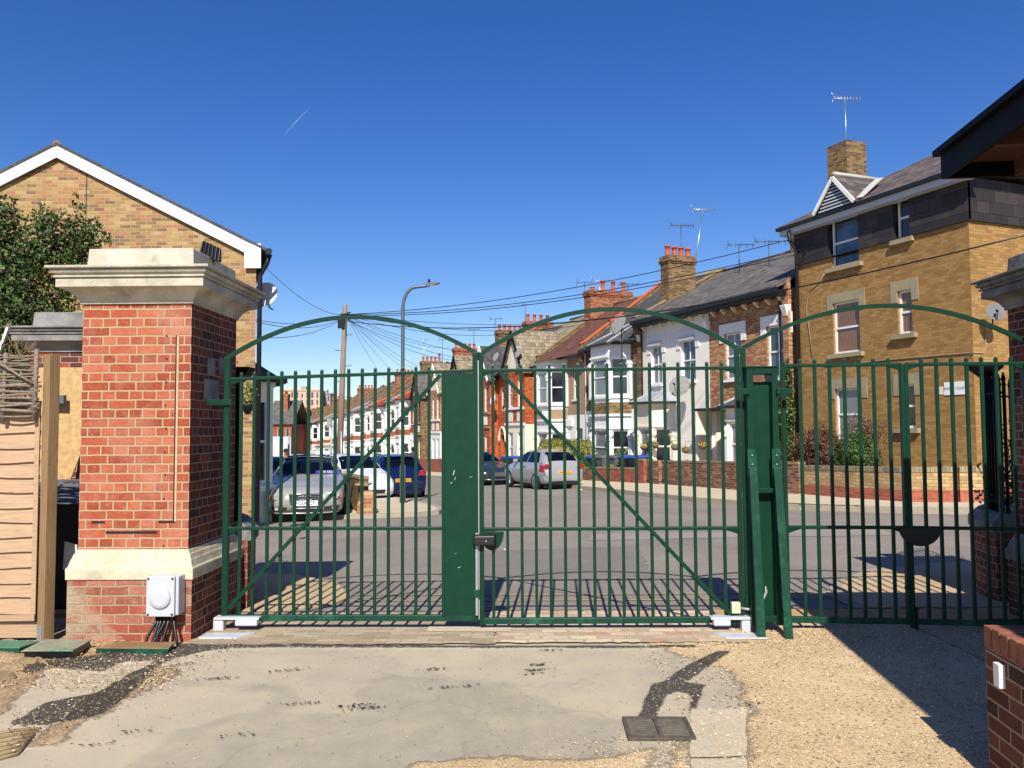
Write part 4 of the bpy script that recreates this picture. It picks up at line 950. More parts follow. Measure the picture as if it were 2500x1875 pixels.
MB().box(-w+.01, w-.01, -h+.01, h-.01, .0005, .0045).build('sump', M['ink'], t)

# ------------------------------------------------------------------ leaves
def leaves(name, blobs, n, size, mats, parent=None, seed=1, shell=.55, asp=.5, base=None, vr=1.0):
    r = random.Random(seed); tot = sum(b[3]*b[4]*b[5] for b in blobs); mb = MB()
    for bl in blobs:
        cx, cy, cz, rx, ry, rz = bl[:6]; k = int(n*rx*ry*rz/tot)
        for _ in range(k):
            while True:
                d = Vector((r.gauss(0, 1), r.gauss(0, 1), r.gauss(0, 1)))
                if d.length > .01: break
            d.normalize(); q = shell+(1-shell)*r.random()**.6
            q *= 1+vr*(.16*math.sin(d.x*5+d.z*7+seed)+.10*math.sin(d.y*9-d.z*5))
            P = Vector((cx+rx*d.x*q, cy+ry*d.y*q, cz+rz*d.z*q))
            if base is not None and P.z < base: continue
            nn = (d+Vector((r.gauss(0, .6), r.gauss(0, .6), r.gauss(0, .6)))).normalized(); a = nn.cross(Vector((r.gauss(0, 1), r.gauss(0, 1), r.gauss(0, 1)))).normalized(); c = nn.cross(a); s = size*r.uniform(.6, 1.3)
            m = 0 if len(mats) == 1 else (0 if r.random() < .6 else 1)
            mb.raw([P-a*s, P+c*s*asp, P+a*s, P-c*s*asp+nn*s*.15], [(0, 1, 2), (0, 2, 3)], m)
    return mb.build(name, mats, parent)
def branches(name, root, blobs, parent, mat, r0=.05, seed=1, k=3):
    r = random.Random(seed); b = MB()
    for bl in blobs:
        for _ in range(k):
            e = Vector(bl[:3])+Vector((r.uniform(-.6, .6)*bl[3], r.uniform(-.6, .6)*bl[4], r.uniform(-.2, .75)*bl[5])); s = Vector(root); mid = (s+e)/2+Vector((r.uniform(-.2, .2), r.uniform(-.2, .2), -.1))
            b.tube([s, mid, e], [r0, r0*.55, r0*.15], 5)
    return b.build(name, mat, parent)
# evergreen shrub behind the fence
SY = 12.6; P_ = lambda px, py, y=SY: atY(px, py, y)
t = empty('evergreen_shrub', (-7.6, SY, 0), 0, 'tall glossy dark evergreen shrub in front of the gabled brick house', 'shrub')
bl = []
rs = random.Random(3)
for (px, py, r_, rz_) in ((40, 700, .55, .75), (100, 620, .55, .6), (20, 560, .35, .5), (60, 780, .7, .6), (180, 610, .4, .5), (195, 560, .22, .28), (150, 560, .25, .3), (90, 530, .25, .3), (228, 590, .3, .36), (240, 560, .15, .2), (205, 650, .42, .38), (255, 585, .15, .15), (150, 700, .4, .4), (-30, 640, .6, .9), (190, 505, .12, .2), (198, 488, .07, .12), (5, 500, .18, .25), (20, 860, .8, .7), (120, 780, .45, .35)):
    v = P_(px, py); bl.append((v.x+7.6, rs.uniform(-.3, .3), v.z, r_, r_*.9, rz_))
leaves('foliage', bl, 26000, .036, [M['leaf_dark'], M['leaf_green']], t, 4, .05)
branches('trunk', (0, 0, 0), [q_[:3]+(q_[3]*.4, q_[4]*.4, .01) for q_ in bl if q_[2] < 4.2], t, M['bark'], .04, 5, 1)

# ------------------------------------------------------------------ windows
def window(par, P, Q, u0, u1, z0, z1, dep=.1, glass='glass', frame='white', kind='sash', fw=.055, label=None):
    P = Vector(P[:2]); Q = Vector(Q[:2]); b = MB(); k1 = -dep+.05; k0 = -dep
    S = lambda a, c, d, e, f0=k0, f1=k1: b.sbox(P, Q, a, c, f0, f1, d, e)
    S(u0, u0+fw, z0, z1); S(u1-fw, u1, z0, z1); S(u0+fw, u1-fw, z1-fw, z1); S(u0+fw, u1-fw, z0, z0+fw*1.2)
    zm = (z0+z1)/2
    if kind in ('sash', 'sash2', 'sash_open'):
        S(u0+fw, u1-fw, zm-.025, zm+.03)
        if kind == 'sash2': um = (u0+u1)/2; S(um-.015, um+.015, zm+.03, z1-fw, k0+.005, k1-.012); S(um-.015, um+.015, z0+fw*1.2, zm-.025, k0, k1-.02)
    elif kind == 'top': zt2 = z0+(z1-z0)*.68; S(u0+fw, u1-fw, zt2-.03, zt2+.03)
    elif kind == 'cross': zt2 = z0+(z1-z0)*.68; um = (u0+u1)/2; S(u0+fw, u1-fw, zt2-.03, zt2+.03); S(um-.03, um+.03, z0+fw, zt2-.03); S(um-.03, um+.03, zt2+.03, z1-fw)
    w = b.build('window', M[frame], par)
    if label: w['label'] = label
    g = MB(); g.sbox(P, Q, u0+.01, u1-.01, k0-.012, k0+.012, z0+.01, z1-.01); g.build('pane', M[glass], w)
    return w
def sill(par, P, Q, u0, u1, z, mat='white', h=.08, out=.07, name='sill'):
    return MB().sbox(P, Q, u0-.07, u1+.07, -.05, out, z-h, z).build(name, M[mat], par)

def chimney(par, x, y, z0, z1, wx, wy, npots, mat='chim_brick', pots=None, potm='pot', cowl=False):
    b = MB(); 
    rb = lambda e, z: ringbox(x-wx/2-e, x+wx/2+e, y-wy/2-e, y+wy/2+e, z)
    b.rings([rb(0, z0), rb(0, z1-.36), rb(.035, z1-.35), rb(.035, z1-.28), rb(.07, z1-.27), rb(.07, z1-.18), rb(.04, z1-.17), rb(.04, z1-.02), rb(.0, z1)])
    c = b.build('chimney', [M[mat]], par)
    for i in range(npots):
        py = y-wy/2+wy*(i+.5)/npots if wy > wx else y; px = x if wy > wx else x-wx/2+wx*(i+.5)/npots
        h = (pots[i] if pots else .42)
        MB().lathe([(.13, 0), (.12, .04), (.105, h*.5), (.11, h-.07), (.135, h-.06), (.135, h), (.10, h), (.095, h-.1)], (px, py, z1), 10).build('chimney_pot', M[potm], c)
    return c

def houseloc(L, off=0.0):
    p = RP(L, off); return p
HROT = math.atan2(-D2.y, -D2.x)       # local x runs back towards the camera, local -y faces the street

def roofslab(b, x0, x1, ye, ze, yr, zr, th=.10, m=0):
    b.hexa([(x0, ye, ze), (x1, ye, ze), (x1, yr, zr), (x0, yr, zr), (x0, ye, ze+th), (x1, ye, ze+th), (x1, yr, zr+th), (x0, yr, zr+th)], m)
def main_roof(par, x0, x1, ze, zr, yr, yb, mat, ridge='coping'):
    b = MB(); roofslab(b, x0, x1, -.32, ze, yr, zr); roofslab(b, x0, x1, yb+.3, ze, yr, zr)
    o = b.build('roof', M[mat], par)
    MB().tube([(x0, yr, zr+.09), (x1, yr, zr+.09)], .10, 8).build('ridge_tiles', M[ridge], o)
    return o
def parapet(par, x, ye, ze, yr, zr, yb, cop='coping', brick_='brown_brick', h=.32, w=.24):
    b = MB(); poly = [(ye, ze-.5), (yb-ye if False else yb, ze-.5), (yb, ze+h), (yr, zr+h), (ye+.25, ze+h+.12), (ye, ze+h)]
    for i in range(1): b.rings([[(x-w/2, y, z) for y, z in poly], [(x+w/2, y, z) for y, z in poly]])
    o = b.build('parapet', M[brick_], par)
    c = MB(); line = [(ye-.03, ze+h+.0), (ye+.25, ze+h+.12), (yr, zr+h), (yb, ze+h)]
    for (a, d) in zip(line, line[1:]): c.beam((x, a[0], a[1]+.03), (x, d[0], d[1]+.03), w+.08, .06)
    c.build('parapet_coping', M[cop], o); return o
def gutter(par, x0, x1, z, y=-.36, mat='gutter'):
    b = MB(); b.box(x0, x1, y-.07, y+.03, z-.09, z+.0); return b.build('gutter', M[mat], par)
def downpipe(par, x, z0, z1, y=-.06, mat='gutter', r=.035):
    return MB().tube([(x, y, z0), (x, y, z1-.15), (x, -.30, z1)], r, 6).build('downpipe', M[mat], par)

def canted(x0, x1, p, c): return [(x0, 0), (x0+c, -p), (x1-c, -p), (x1, 0)]
def bay2(par, x0, x1, p, c, floors, colmat='white', caps=True, glasses=('glass', 'net', 'glass'), fr='white', kind='sash', detail=True, cols=True):
    """floors: list of dict z0,z1 (wall), wz0,wz1 (opening), mat ; builds one wall mesh and real recessed windows"""
    pl = canted(x0, x1, p, c); mats = []; b = MB()
    wins = []
    for f in floors:
        if f['mat'] not in mats: mats.append(f['mat'])
        mi = mats.index(f['mat'])
        for k in range(3):
            P, Q = pl[k], pl[k+1]; L = (Vector(Q)-Vector(P)).length
            if f.get('wz0') is None: b.wallseg(P, Q, f['z0'], f['z1'], [], .1, mi); continue
            if k == 1:
                e = .16; nwin = f.get('n', 1); 
                ww = (L-2*e-(nwin-1)*.2)/nwin; ops = [(e+i*(ww+.2), e+i*(ww+.2)+ww, f['wz0'], f['wz1']) for i in range(nwin)]
            else: e = .13; ops = [(e, L-e, f['wz0'], f['wz1'])]
            b.wallseg(P, Q, f['z0'], f['z1'], ops, .10, mi)
            for o_ in ops: wins.append((P, Q)+o_+(k,))
    bo = b.build('bay', [M[m] for m in mats], par)
    for (P, Q, a, d, e, g, k) in wins: window(par, P, Q, a, d, e, g, .10, glasses[k % len(glasses)], fr, kind, .05)
    if detail:
        def band(nm, z0, z1, out_):
            dirs = [(Vector(q)-Vector(p_)).normalized() for p_, q in zip(pl, pl[1:])]; ns = [Vector((d.y, -d.x)) for d in dirs]; rg = []
            for i, p_ in enumerate(pl):
                if i in (0, 3): nn = Vector((0, -1)) if False else ns[0 if i == 0 else 2]
                else: nn = (ns[i-1]+ns[i]).normalized()/max(.3, (ns[i-1]+ns[i]).normalized().dot(ns[i]))
                P_o = Vector(p_)+nn*out_; P_i = Vector(p_)-nn*.02; rg.append([(P_i.x, P_i.y, z0), (P_o.x, P_o.y, z0), (P_o.x, P_o.y, z1), (P_i.x, P_i.y, z1)])
            tr = MB(); tr.rings(rg); return tr.build(nm, M[colmat], par)
        for f in floors:
            if f.get('wz0') is not None: band('sill_band', f['wz0']-.13, f['wz0']-.02, .07); band('lintel_band', f['wz1']+.05, f['wz1']+.12, .05)
            if f.get('cornice'): band('cornice', f['z1']-.10, f['z1']-.004, .10)
        if cols:
            for f in floors:
                if f.get('wz0') is None: continue
                for (x, y) in pl:
                    cb = MB(); y2 = min(y, -.06); cb.box(x-.10, x+.10, y2-.06, y2+.10, f['wz0']-.16, f['wz1']-.1)
                    if caps:
                        zc = f['wz1']-.42
                        cb.lathe([(.12, zc-.06), (.15, zc-.04), (.12, zc), (.14, zc+.06), (.19, zc+.17), (.20, zc+.2), (.12, zc+.21)], (x, y2-.0, 0), 8)
                    cb.build('column', M[colmat], par)
    return bo
def hiproof(par, x0, x1, p, c, z, mat, rise=1.1, back=1.15, ov=.16, inset=.9, name='bay_roof'):
    pl = canted(x0-ov, x1+ov, p+ov, c); b = MB(); A, B_, C_, D_ = [(q[0], q[1], z) for q in pl]; A = (A[0], -.02, z); D_ = (D_[0], -.02, z)
    cx = (x0+x1)/2; hw = (x1-x0)/2; R1 = (cx-hw*(1-inset)-.12, back, z+rise); R2 = (cx+hw*(1-inset)+.12, back, z+rise); A2 = (A[0], .2, z+.15); D3 = (D_[0], .2, z+.15)
    b.face([B_, C_, R2, R1]); b.face([A, B_, R1]); b.face([C_, D_, R2]); b.face([A, R1, (A[0], back, z)]); b.face([D_, (D_[0], back, z), R2])
    b.face([A, D_, C_, B_])
    for (q, w_) in ((A, B_), (B_, C_), (C_, D_)): pass
    o = b.build(name, M[mat], par)
    g = MB()
    for (q, w_) in ((A, B_), (B_, C_), (C_, D_)): g.beam((q[0], q[1], z-.03), (w_[0], w_[1], z-.03), .08, .09)
    g.build('bay_gutter', M['gutter'], o)
    h = MB()
    for (q, w_) in ((B_, R1), (C_, R2)): h.tube([(q[0], q[1], q[2]+.01), (w_[0], w_[1], w_[2]+.02)], .05, 5)
    h.build('hip_tiles', M['coping_red' if mat.startswith('tile') else 'lead'], o)
    return o
def frontdoor(par, P, Q, u0, u1, z0, z1, mat='door_dark', dep=.35):
    b = MB(); b.sbox(P, Q, u0, u1, -dep-.03, -dep, z0, z1); d = b.build('door', M[mat], par)
    g = MB(); g.sbox(P, Q, u0+.15, u1-.15, -dep, -dep+.01, z0+(z1-z0)*.55, z1-.15); g.build('door_glass', M['glass'], d); return d
M['door_dark'] = plain('dark door paint', '22282e', .5, var=.1)
M['door_red'] = plain('red door paint', '7e2c24', .5, var=.1)
M['door_white'] = plain('white door', 'dcdcd8', .5, var=.05)

M['dish'] = plain('grey dish metal', '8f8c86', .6, var=.14, scale=9)
M['dish_shaded'] = plain('dish metal in shaded grey', '55575a', .6, var=.15)  # darker copy of the dish metal, facing-away shade put into the colour
def dishthing(loc, rotz, r=.32, mat='dish', label='', elev=25, arm=True, group=None, mastdown=0):
    t = empty('satellite_dish', loc, rotz, label, 'satellite dish', group); Mx = Matrix.Rotation(R(-90+elev), 4, 'X')
    # dish axis points to local -y, tilted up
    pr = [(0.0001, -.0), (r*.35, .012), (r*.7, .05), (r, .10)]
    b = MB(); Mx = Matrix.Rotation(R(90-elev), 4, 'X'); Mx = Mx @ Matrix.Translation((0, 0, 0))
    b.lathe([(r, .10), (r*.7, .05), (r*.35, .012), (.001, 0), (.001, -.008), (r*.35, .004), (r*.7, .042), (r, .092)], (0, 0, 0), 24, 0, Mx); b.build('reflector', M[mat], t)
    ax = Mx @ Vector((0, 0, 1)); dn = Mx @ Vector((0, -1, 0)); 
    if dn.z > 0: dn = -dn
    e = ax*(r*1.25)+dn*(r*.15); s = dn*(r*1.0)+ax*.09
    if arm: MB().tube([s, (s+e)/2+dn*.03, e], .012, 5).build('arm', M['gutter'], t); MB().tube([e+ax*.03, e-ax*.09], [.035, .028], 8).build('receiver', M['ink' if mat == 'dish_white' else 'gutter'], t)
    MB().tube([(0, .01, 0), (0, .14, -.02), (0, .16, -.22), (0, .34, -.24)], .018, 6).build('mount', M['gutter'], t)
    if mastdown: MB().tube([(0, .10, .1), (0, .10, -mastdown)], .022, 6).build('mast', M['gutter'], t)
    return t
def aerial(loc, rotz, h, boom=.9, nel=8, label='', tilt=0.0, col='alu_dark', rs=1.0, grid=False, group='television aerials on the chimneys', small=False, twin=0):
    t = empty('tv_aerial', loc, rotz, label, 'aerial', group); lean = tilt*h
    MB().tube([(0, 0, -.5), (lean, 0, h)], .018*rs, 6).build('mast', M[col], t)
    b = MB(); zt_ = h-.05; b.tube([(lean-boom*.45, 0, zt_-.02), (lean+boom*.55, 0, zt_+.04*boom)], .014*rs, 5); b.build('boom', M[col], t)
    e = MB()
    for i in range(nel):
        x = lean-boom*.35+boom*.88*i/max(1, nel-1); e.tube([(x, 0, zt_-.09), (x, 0, zt_+.12)], .009*rs, 4)
    for s in (-1, 1): e.tube([(lean-boom*.38, 0, zt_), (lean-boom*.48, 0, zt_+s*.20)], .009*rs, 4)
    e.build('elements', M[col], t)
    return t

# ------------------------------------------------------------------ gabled house, left
HY = 17.5; LX = lambda px: (px-1250)/F*HY
ridge = atY(146, 372, HY); eav = atY(628, 610, HY); lef = atY(-330, 640, HY)
gh = empty('gabled_house', (eav.x-.02, HY, gz(eav.x, HY)), 0, 'large yellow brick house with broad white bargeboards, left of the street', 'house')
bz = gz(eav.x, HY); rxx = ridge.x-eav.x; rz_ = ridge.z-bz; ez = eav.z-bz-.05; LW = 2*rxx; 
wx0 = LW-.0; Dd = Vector((D2.x, D2.y)); DEP = 8.0
bk = Dd*DEP
b = MB()
win_l = (wx0+2.3-.0, 0, 0, 0)
wz = atY(10, 620, HY).z-bz; wz2 = atY(10, 515, HY).z-bz; wxa = atY(-40, 560, HY).x-eav.x; wxb = atY(24, 560, HY).x-eav.x
b.wallseg((wx0, 0), (0, 0), 0, ez, [(wxa-wx0, wxb-wx0, wz, min(wz2, ez-.05))], .1, 0)
b.face([(wx0, 0, ez), (0, 0, ez), (rxx, 0, rz_)])
sd = lambda t_, k=0.0: (Dd.x*t_+.9297*k, Dd.y*t_+.3682*k)
b.wallseg(sd(0), sd(DEP), -.3, ez, [], .1, 0); b.wallseg((wx0+bk.x, bk.y), (wx0, 0), -.3, ez, [], .1, 0); b.wallseg(sd(DEP), (wx0+bk.x, bk.y), -.3, ez, [], .1, 0)
b.wallseg((wx0, 0), (0, 0), -.6, 0, [], .1, 0)
b.build('wall', M['stock'], gh)
window(gh, (wx0, 0), (0, 0), wxa-wx0, wxb-wx0, wz, min(wz2, ez-.05), .1, 'glass_blue', 'white', 'sash')
MB().box(atY(213, 500, HY).x-eav.x-.012, atY(213, 500, HY).x-eav.x+.008, -.004, .02, 2.0, atY(213, 418, HY).z-bz).build('wall_joint', M['ink'], gh)
bb = MB()
sl = (rz_-ez)/(-rxx); nrm = Vector((sl, 0, 1)).normalized(); 
def barge(xa, za, xb, zb, h, y0, y1, m, nm):
    b = MB(); b.hexa([(xa, y0, za-h), (xb, y0, zb-h), (xb, y1, zb-h), (xa, y1, za-h), (xa, y0, za), (xb, y0, zb), (xb, y1, zb), (xa, y1, za)]); return b.build(nm, m, gh, bevel=.004)
H_ = .29; zr2 = rz_+.15; ez2 = zr2-sl*(-rxx+.17)
barge(rxx, zr2, .12, zr2-sl*(-rxx+.12), H_, -.10, -.07, M['fascia_white'], 'bargeboard')
barge(wx0-.3, zr2-sl*(-rxx+.3), rxx, zr2, H_, -.10, -.07, M['fascia_white'], 'bargeboard')
MB().box(-.22, .13, -.112, -.065, zr2-sl*(-rxx+.12)-H_-.16, zr2-sl*(-rxx)-H_+.30).build('box_end', M['fascia_white'], gh, bevel=.003)
b = MB()
for (xa, xb) in ((rxx, .30), (rxx, wx0-.4)):
    za, zb = zr2+.035, zr2+.035-sl*(abs(rxx)+(.30 if xb > 0 else .4))
    b.hexa([(xa, -.12, za-.06), (xb, -.12, zb-.06), (xb+bk.x, bk.y, zb-.06), (xa+bk.x, bk.y, za-.06), (xa, -.12, za), (xb, -.12, zb), (xb+bk.x, bk.y, zb), (xa+bk.x, bk.y, za)])
b.build('roof', M['slate_new'], gh)
MB().tube([(rxx, -.10, zr2+.01), (rxx+bk.x, bk.y, zr2+.01)], .08, 8).build('ridge_tiles', M['coping'], gh)
gz_ = zr2-sl*(-rxx+.3)
b = MB(); b.tube([(.33, -.20, gz_-.02), (.33+bk.x, bk.y-.2, gz_-.02)], .07, 8); b.build('gutter', M['gutter'], gh)
b = MB(); b.tube([(.3, -.02, gz_-.05), (.22, .02, gz_-.25), (.07, .05, gz_-.5), (.06, .05, .0)], .05, 8); b.build('downpipe', M['gutter'], gh)
# side bay (single storey) on the street side
P0s, P1s, P2s, P3s = sd(.75), sd(1.25, .5), sd(2.6, .5), sd(3.1)
bay = MB(); zB = atY(650, 932, 18.7).z-bz; zs0 = atY(650, 1180, 18.7).z-bz; zw1 = atY(650, 976, 18.7).z-bz
segs = [(P0s, P1s), (P1s, P2s), (P2s, P3s)]
for (P, Q) in segs:
    L = (Vector(Q)-Vector(P)).length; bay.wallseg(P, Q, -.6, zB, [(.12, L-.14, zs0, zw1)], .1, 0)
bay.build('bay', M['render_white'], gh)
for (P, Q) in segs:
    L = (Vector(Q)-Vector(P)).length; window(gh, P, Q, .12, L-.14, zs0, zw1, .1, 'glass', 'white', 'sash', .06); 
for (nm_, z0_, z1_, o_) in (('sill_band', zs0-.16, zs0-.03, .06), ('cornice', zB-.12, zB-.01, .05)):
    rg = [[(*sd(t_, k_+dk), z) for dk, z in ((-.03, z0_), (o_, z0_), (o_, z1_), (-.03, z1_))] for t_, k_ in ((.70, .0), (1.22, .5), (2.63, .5), (3.15, .0))]
    tr = MB(); tr.rings(rg); tr.build(nm_, M['white'], gh)
b = MB(); e0 = [sd(.5, -.02), sd(1.1, .75), sd(2.75, .75), sd(3.35, -.02)]; top = [sd(1.3, -.02), sd(2.6, -.02)]
zt_ = zB+.02; b.face([(*e0[0], zt_), (*e0[1], zt_), (*top[0], zt_+.5)]); b.face([(*e0[1], zt_), (*e0[2], zt_), (*top[1], zt_+.5), (*top[0], zt_+.5)]); b.face([(*e0[2], zt_), (*e0[3], zt_), (*top[1], zt_+.5)]); b.face([(*q, zt_) for q in reversed(e0)])
b.build('bay_roof', M['slate_new'], gh)
g = MB()
for (q, w_) in zip(e0, e0[1:]): g.beam((*q, zt_), (*w_, zt_), .09, .09)
g.build('bay_gutter', M['gutter'], gh)
p = atY(652, 724, 18.2); dishthing((p.x-.02, p.y, p.z), R(-8), .30, 'dish_white', 'white satellite dish on the side of the large gabled house', 20)
# hanging basket and white ornament by the pillar
p = atY(605, 970, 15.0); t = empty('hanging_plant', (p.x, p.y, p.z), 0, 'small trailing plant on a bracket beside left gate hinge', 'plant')
leaves('foliage', [(0, 0, .05, .17, .17, .24)], 350, .035, [M['leaf_green'], M['leaf_olive']], t, 8); MB().lathe([(.05, -.3), (.13, -.15), (.14, -.12)], n=10).build('pot', M['bin_black'], t); MB().tube([(-.3, 0, -.3), (.12, 0, -.3)], .012, 5).build('bracket', M['galv'], t)
p = atY(583, 925, 12.0); t = empty('white_ornament', (p.x, p.y, p.z), 0, 'white plastic ornament tied to the railings left of the gate', 'ornament')
MB().lathe([(.01, -.1), (.05, -.08), (.06, 0), (.035, .05), (.05, .08), (.045, .13), (.01, .15)], n=10).build('ornament', M['litter'], t, bevel=0)

# ------------------------------------------------------------------ house-by-house terrace on the right
def newhouse(Lfar, w, label, z=None, name='terraced_house'):
    p = RP(Lfar); zz = gz(*RP(Lfar-w/2)) if z is None else z
    t = empty(name, (p.x, p.y, zz), HROT, label, 'house', 'terraced houses along the right of the street'); return t, zz
def opn(Lf, zb, pl, pr, pt, pbm, pxm=None):
    """pixel box -> local opening (u0,u1,z0,z1)"""
    la, lb = FP(pl, (pt+pbm)/2)[0], FP(pr, (pt+pbm)/2)[0]; xm = (pl+pr)/2 if pxm is None else pxm
    return (Lf-la, Lf-lb, FP(xm, pbm)[1]-zb, FP(xm, pt)[1]-zb)
ZE, ZR, YR, YB = 6.0, 9.2, 4.2, 8.4

# --- two wide-eaved houses next to the flats (brown brick, then white render)
def wideeaves(Lf, w, label, mat, ops, door, zb):
    t, zb = newhouse(Lf, w, label, zb); ze = 6.05-zb
    o_ = [opn(Lf, zb, *q[:4]) for q in ops]
    b = MB(); dz = FP(1738, 1000)[1]-zb
    da, db = Lf-FP(door[0], 1080)[0], Lf-FP(door[1], 1080)[0]
    b.wallseg((0, 0), (w, 0), -.3, ze-.05, o_+[(da, db, -.3, dz)], .12, 0); b.wallseg((w, 0), (w, YB), -.3, ze, [], .1, 0); b.wallseg((0, YB), (0, 0), -.3, ze, [], .1, 0); b.wallseg((w, YB), (0, YB), -.3, ze, [], .1, 0)
    b.build('wall', M[mat], t)
    # deep porch recess
    r = MB(); r.sbox((0, 0), (w, 0), da-.001, da-.12, -1.1, -.12, -.3, dz); r.sbox((0, 0), (w, 0), db+.001, db+.12, -1.1, -.12, -.3, dz); r.sbox((0, 0), (w, 0), da, db, -1.15, -1.1, -.3, dz); r.sbox((0, 0), (w, 0), da, db, -1.1, -.12, dz, dz+.05)
    r.build('porch', M['cream2'], t)
    frontdoor(t, (0, 0), (w, 0), da+.1, db-.1, -.1, 2.1, 'door_white', 1.05)
    for i, q in enumerate(o_):
        window(t, (0, 0), (w, 0), *q, .12, 'net' if i else 'glass_blue', 'white', 'sash2', .06); sill(t, (0, 0), (w, 0), q[0], q[1], q[2], 'white', .09, .10)
    return t, zb, ze, o_
H0, zb0_, ze0, o0 = wideeaves(4.35, 4.35, 'brown brick terraced house beside the flats, behind ivy and green gate post', 'mixbrick', [(1873, 1922, 793, 922), (1770, 1810, 812, 926)], (1736, 1772), -.36)
H1, zb1_, ze1, o1 = wideeaves(9.2, 4.85, 'white rendered terraced house with grey metal bay roof and hanging baskets', 'render_white', [(1663, 1698, 829, 930), (1590, 1616, 843, 938)], (1701, 1738), -.50)
for (Hh, oo, mt) in ((H0, o0, 'white'), (H1, o1, 'white')):
    for q in oo:
        b = MB(); b.sbox((0, 0), (6, 0), q[0]-.28, q[1]+.28, -.0, .035, q[3]+.0, q[3]+.34); b.sbox((0, 0), (6, 0), q[0]-.28, q[0]-.02, 0, .0349, q[3]-.32, q[3]+.001); b.sbox((0, 0), (6, 0), q[1]+.02, q[1]+.28, 0, .0349, q[3]-.32, q[3]+.001)
        b.build('window_surround', M[mt], Hh)
for q in o1: MB().sbox((0, 0), (6, 0), q[0]-.04, q[1]+.04, .036, .12, q[3]-.02, q[3]+.13).build('shutter_box', M['plastic_grey'], H1)
for (Hh, w, ze) in ((H0, 4.35, ze0), (H1, 4.85, ze1)):
    x0_, x1_ = (0, w)
    b = MB(); 
    for i in range(7): xx = .35+i*(w-.7)/6; k = MB(); k.hexa([(xx-.035, -.12, ze-.30), (xx+.035, -.12, ze-.30), (xx+.05, 0, ze-.38), (xx-.05, 0, ze-.38), (xx-.05, -.18, ze-.21), (xx+.05, -.18, ze-.21), (xx+.05, 0, ze-.2), (xx-.05, 0, ze-.2)]); k.build('eaves_bracket', M['cream'], Hh)
    MB().box(0, w, -.42, .0, ze-.20, ze-.02).build('eaves_board', M['gutter'], Hh)
    MB().box(0, w, -.54, -.425, ze-.10, ze+.04).build('gutter', M['gutter'], Hh)
    zr = 8.42-(zb0_ if Hh is H0 else zb1_)
    rb_ = MB(); roofslab(rb_, 0, w, -.50, ze, YR, zr); roofslab(rb_, 0, w, YB+.3, ze, YR, zr); rf = rb_.build('roof', M['slate'], Hh); MB().tube([(0, YR, zr+.08), (w, YR, zr+.08)], .09, 8).build('ridge_tiles', M['slate_new'], rf)
# pilasters between the houses
MB().box(-.14, .14, -.10, .0, 0, ze1-.2).build('pilaster', M['brown_brick'], H1); MB().hexa([(-.10, -.18, ze1-.7), (.10, -.18, ze1-.7), (.10, -.0, ze1-.85), (-.10, -.0, ze1-.85), (-.12, -.28, ze1-.35), (.12, -.28, ze1-.35), (.12, 0, ze1-.35), (-.12, 0, ze1-.35)]).build('corbel', M['white'], H1, bevel=.02)
MB().box(4.15, 4.40, -.12, .0, 0, ze0+.3).build('pilaster', M['mixbrick'], H0); MB().hexa([(4.18, -.14, ze0-.85), (4.38, -.14, ze0-.85), (4.38, 0, ze0-.95), (4.18, 0, ze0-.95), (4.15, -.26, ze0-.52), (4.42, -.26, ze0-.52), (4.42, 0, ze0-.5), (4.15, 0, ze0-.5)]).build('corbel', M['white'], H0, bevel=.02)
MB().hexa([(-.09, -.12, ze0-.85), (.09, -.12, ze0-.85), (.09, -.0, ze0-1.0), (-.09, -.0, ze0-1.0), (-.11, -.24, ze0-.5), (.11, -.24, ze0-.5), (.11, 0, ze0-.5), (-.11, 0, ze0-.5)]).build('corbel', M['white'], H0, bevel=.02)
downpipe(H0, 3.95, 0, ze0-.1, -.07); downpipe(H1, .28, 0, ze1-.1, -.12)
parapet(H1, 0, -.3, ze1, YR, 8.42-zb1_, YB, 'coping', 'brown_brick', .22)
chimney(H1, .05, 1.85, ze1+.3, 9.0-zb1_, .62, 1.35, 4, 'brown_brick', (.45, .42, .42, .4))
chimney(H0, .05, 4.6, ze0+1.5, 9.15-zb0_, .6, 1.25, 2, 'brown_brick', (.45, .45))
b = MB(); bz1 = FP(1600, 980)[1]-zb1_-.05
# bay of the rendered house
La = 9.2-FP(1572, 1080)[0]; 
bay2(H1, .42, 2.45, .75, .45, [dict(z0=-.3, z1=bz1, wz0=.75, wz1=2.15, mat='cream2', cornice=True)], 'cream2', True, ('glass', 'blind', 'glass'))
hiproof(H1, .42, 2.45, .75, .45, bz1, 'lead', .42, .0, .2, .65)
bay2(H0, 1.45, 3.6, .7, .45, [dict(z0=-.3, z1=2.75, wz0=.75, wz1=2.2, mat='cream2', cornice=True)], 'white', True, ('glass', 'net', 'glass'))
hiproof(H0, 1.45, 3.6, .7, .45, 2.75, 'slate_new', .42, .0, .2, .65)
MB().box(.05, .95, -.75, -.0, 2.62, 2.72).build('canopy', M['gutter'], H0, bevel=.01)
p = RP(9.2-3.75, .55); zz = FP(1690, 945)[1]; dishthing((p.x, p.y, zz), HROT+R(30), .42, 'dish', 'large translucent grey satellite dish on the white rendered house', 18)
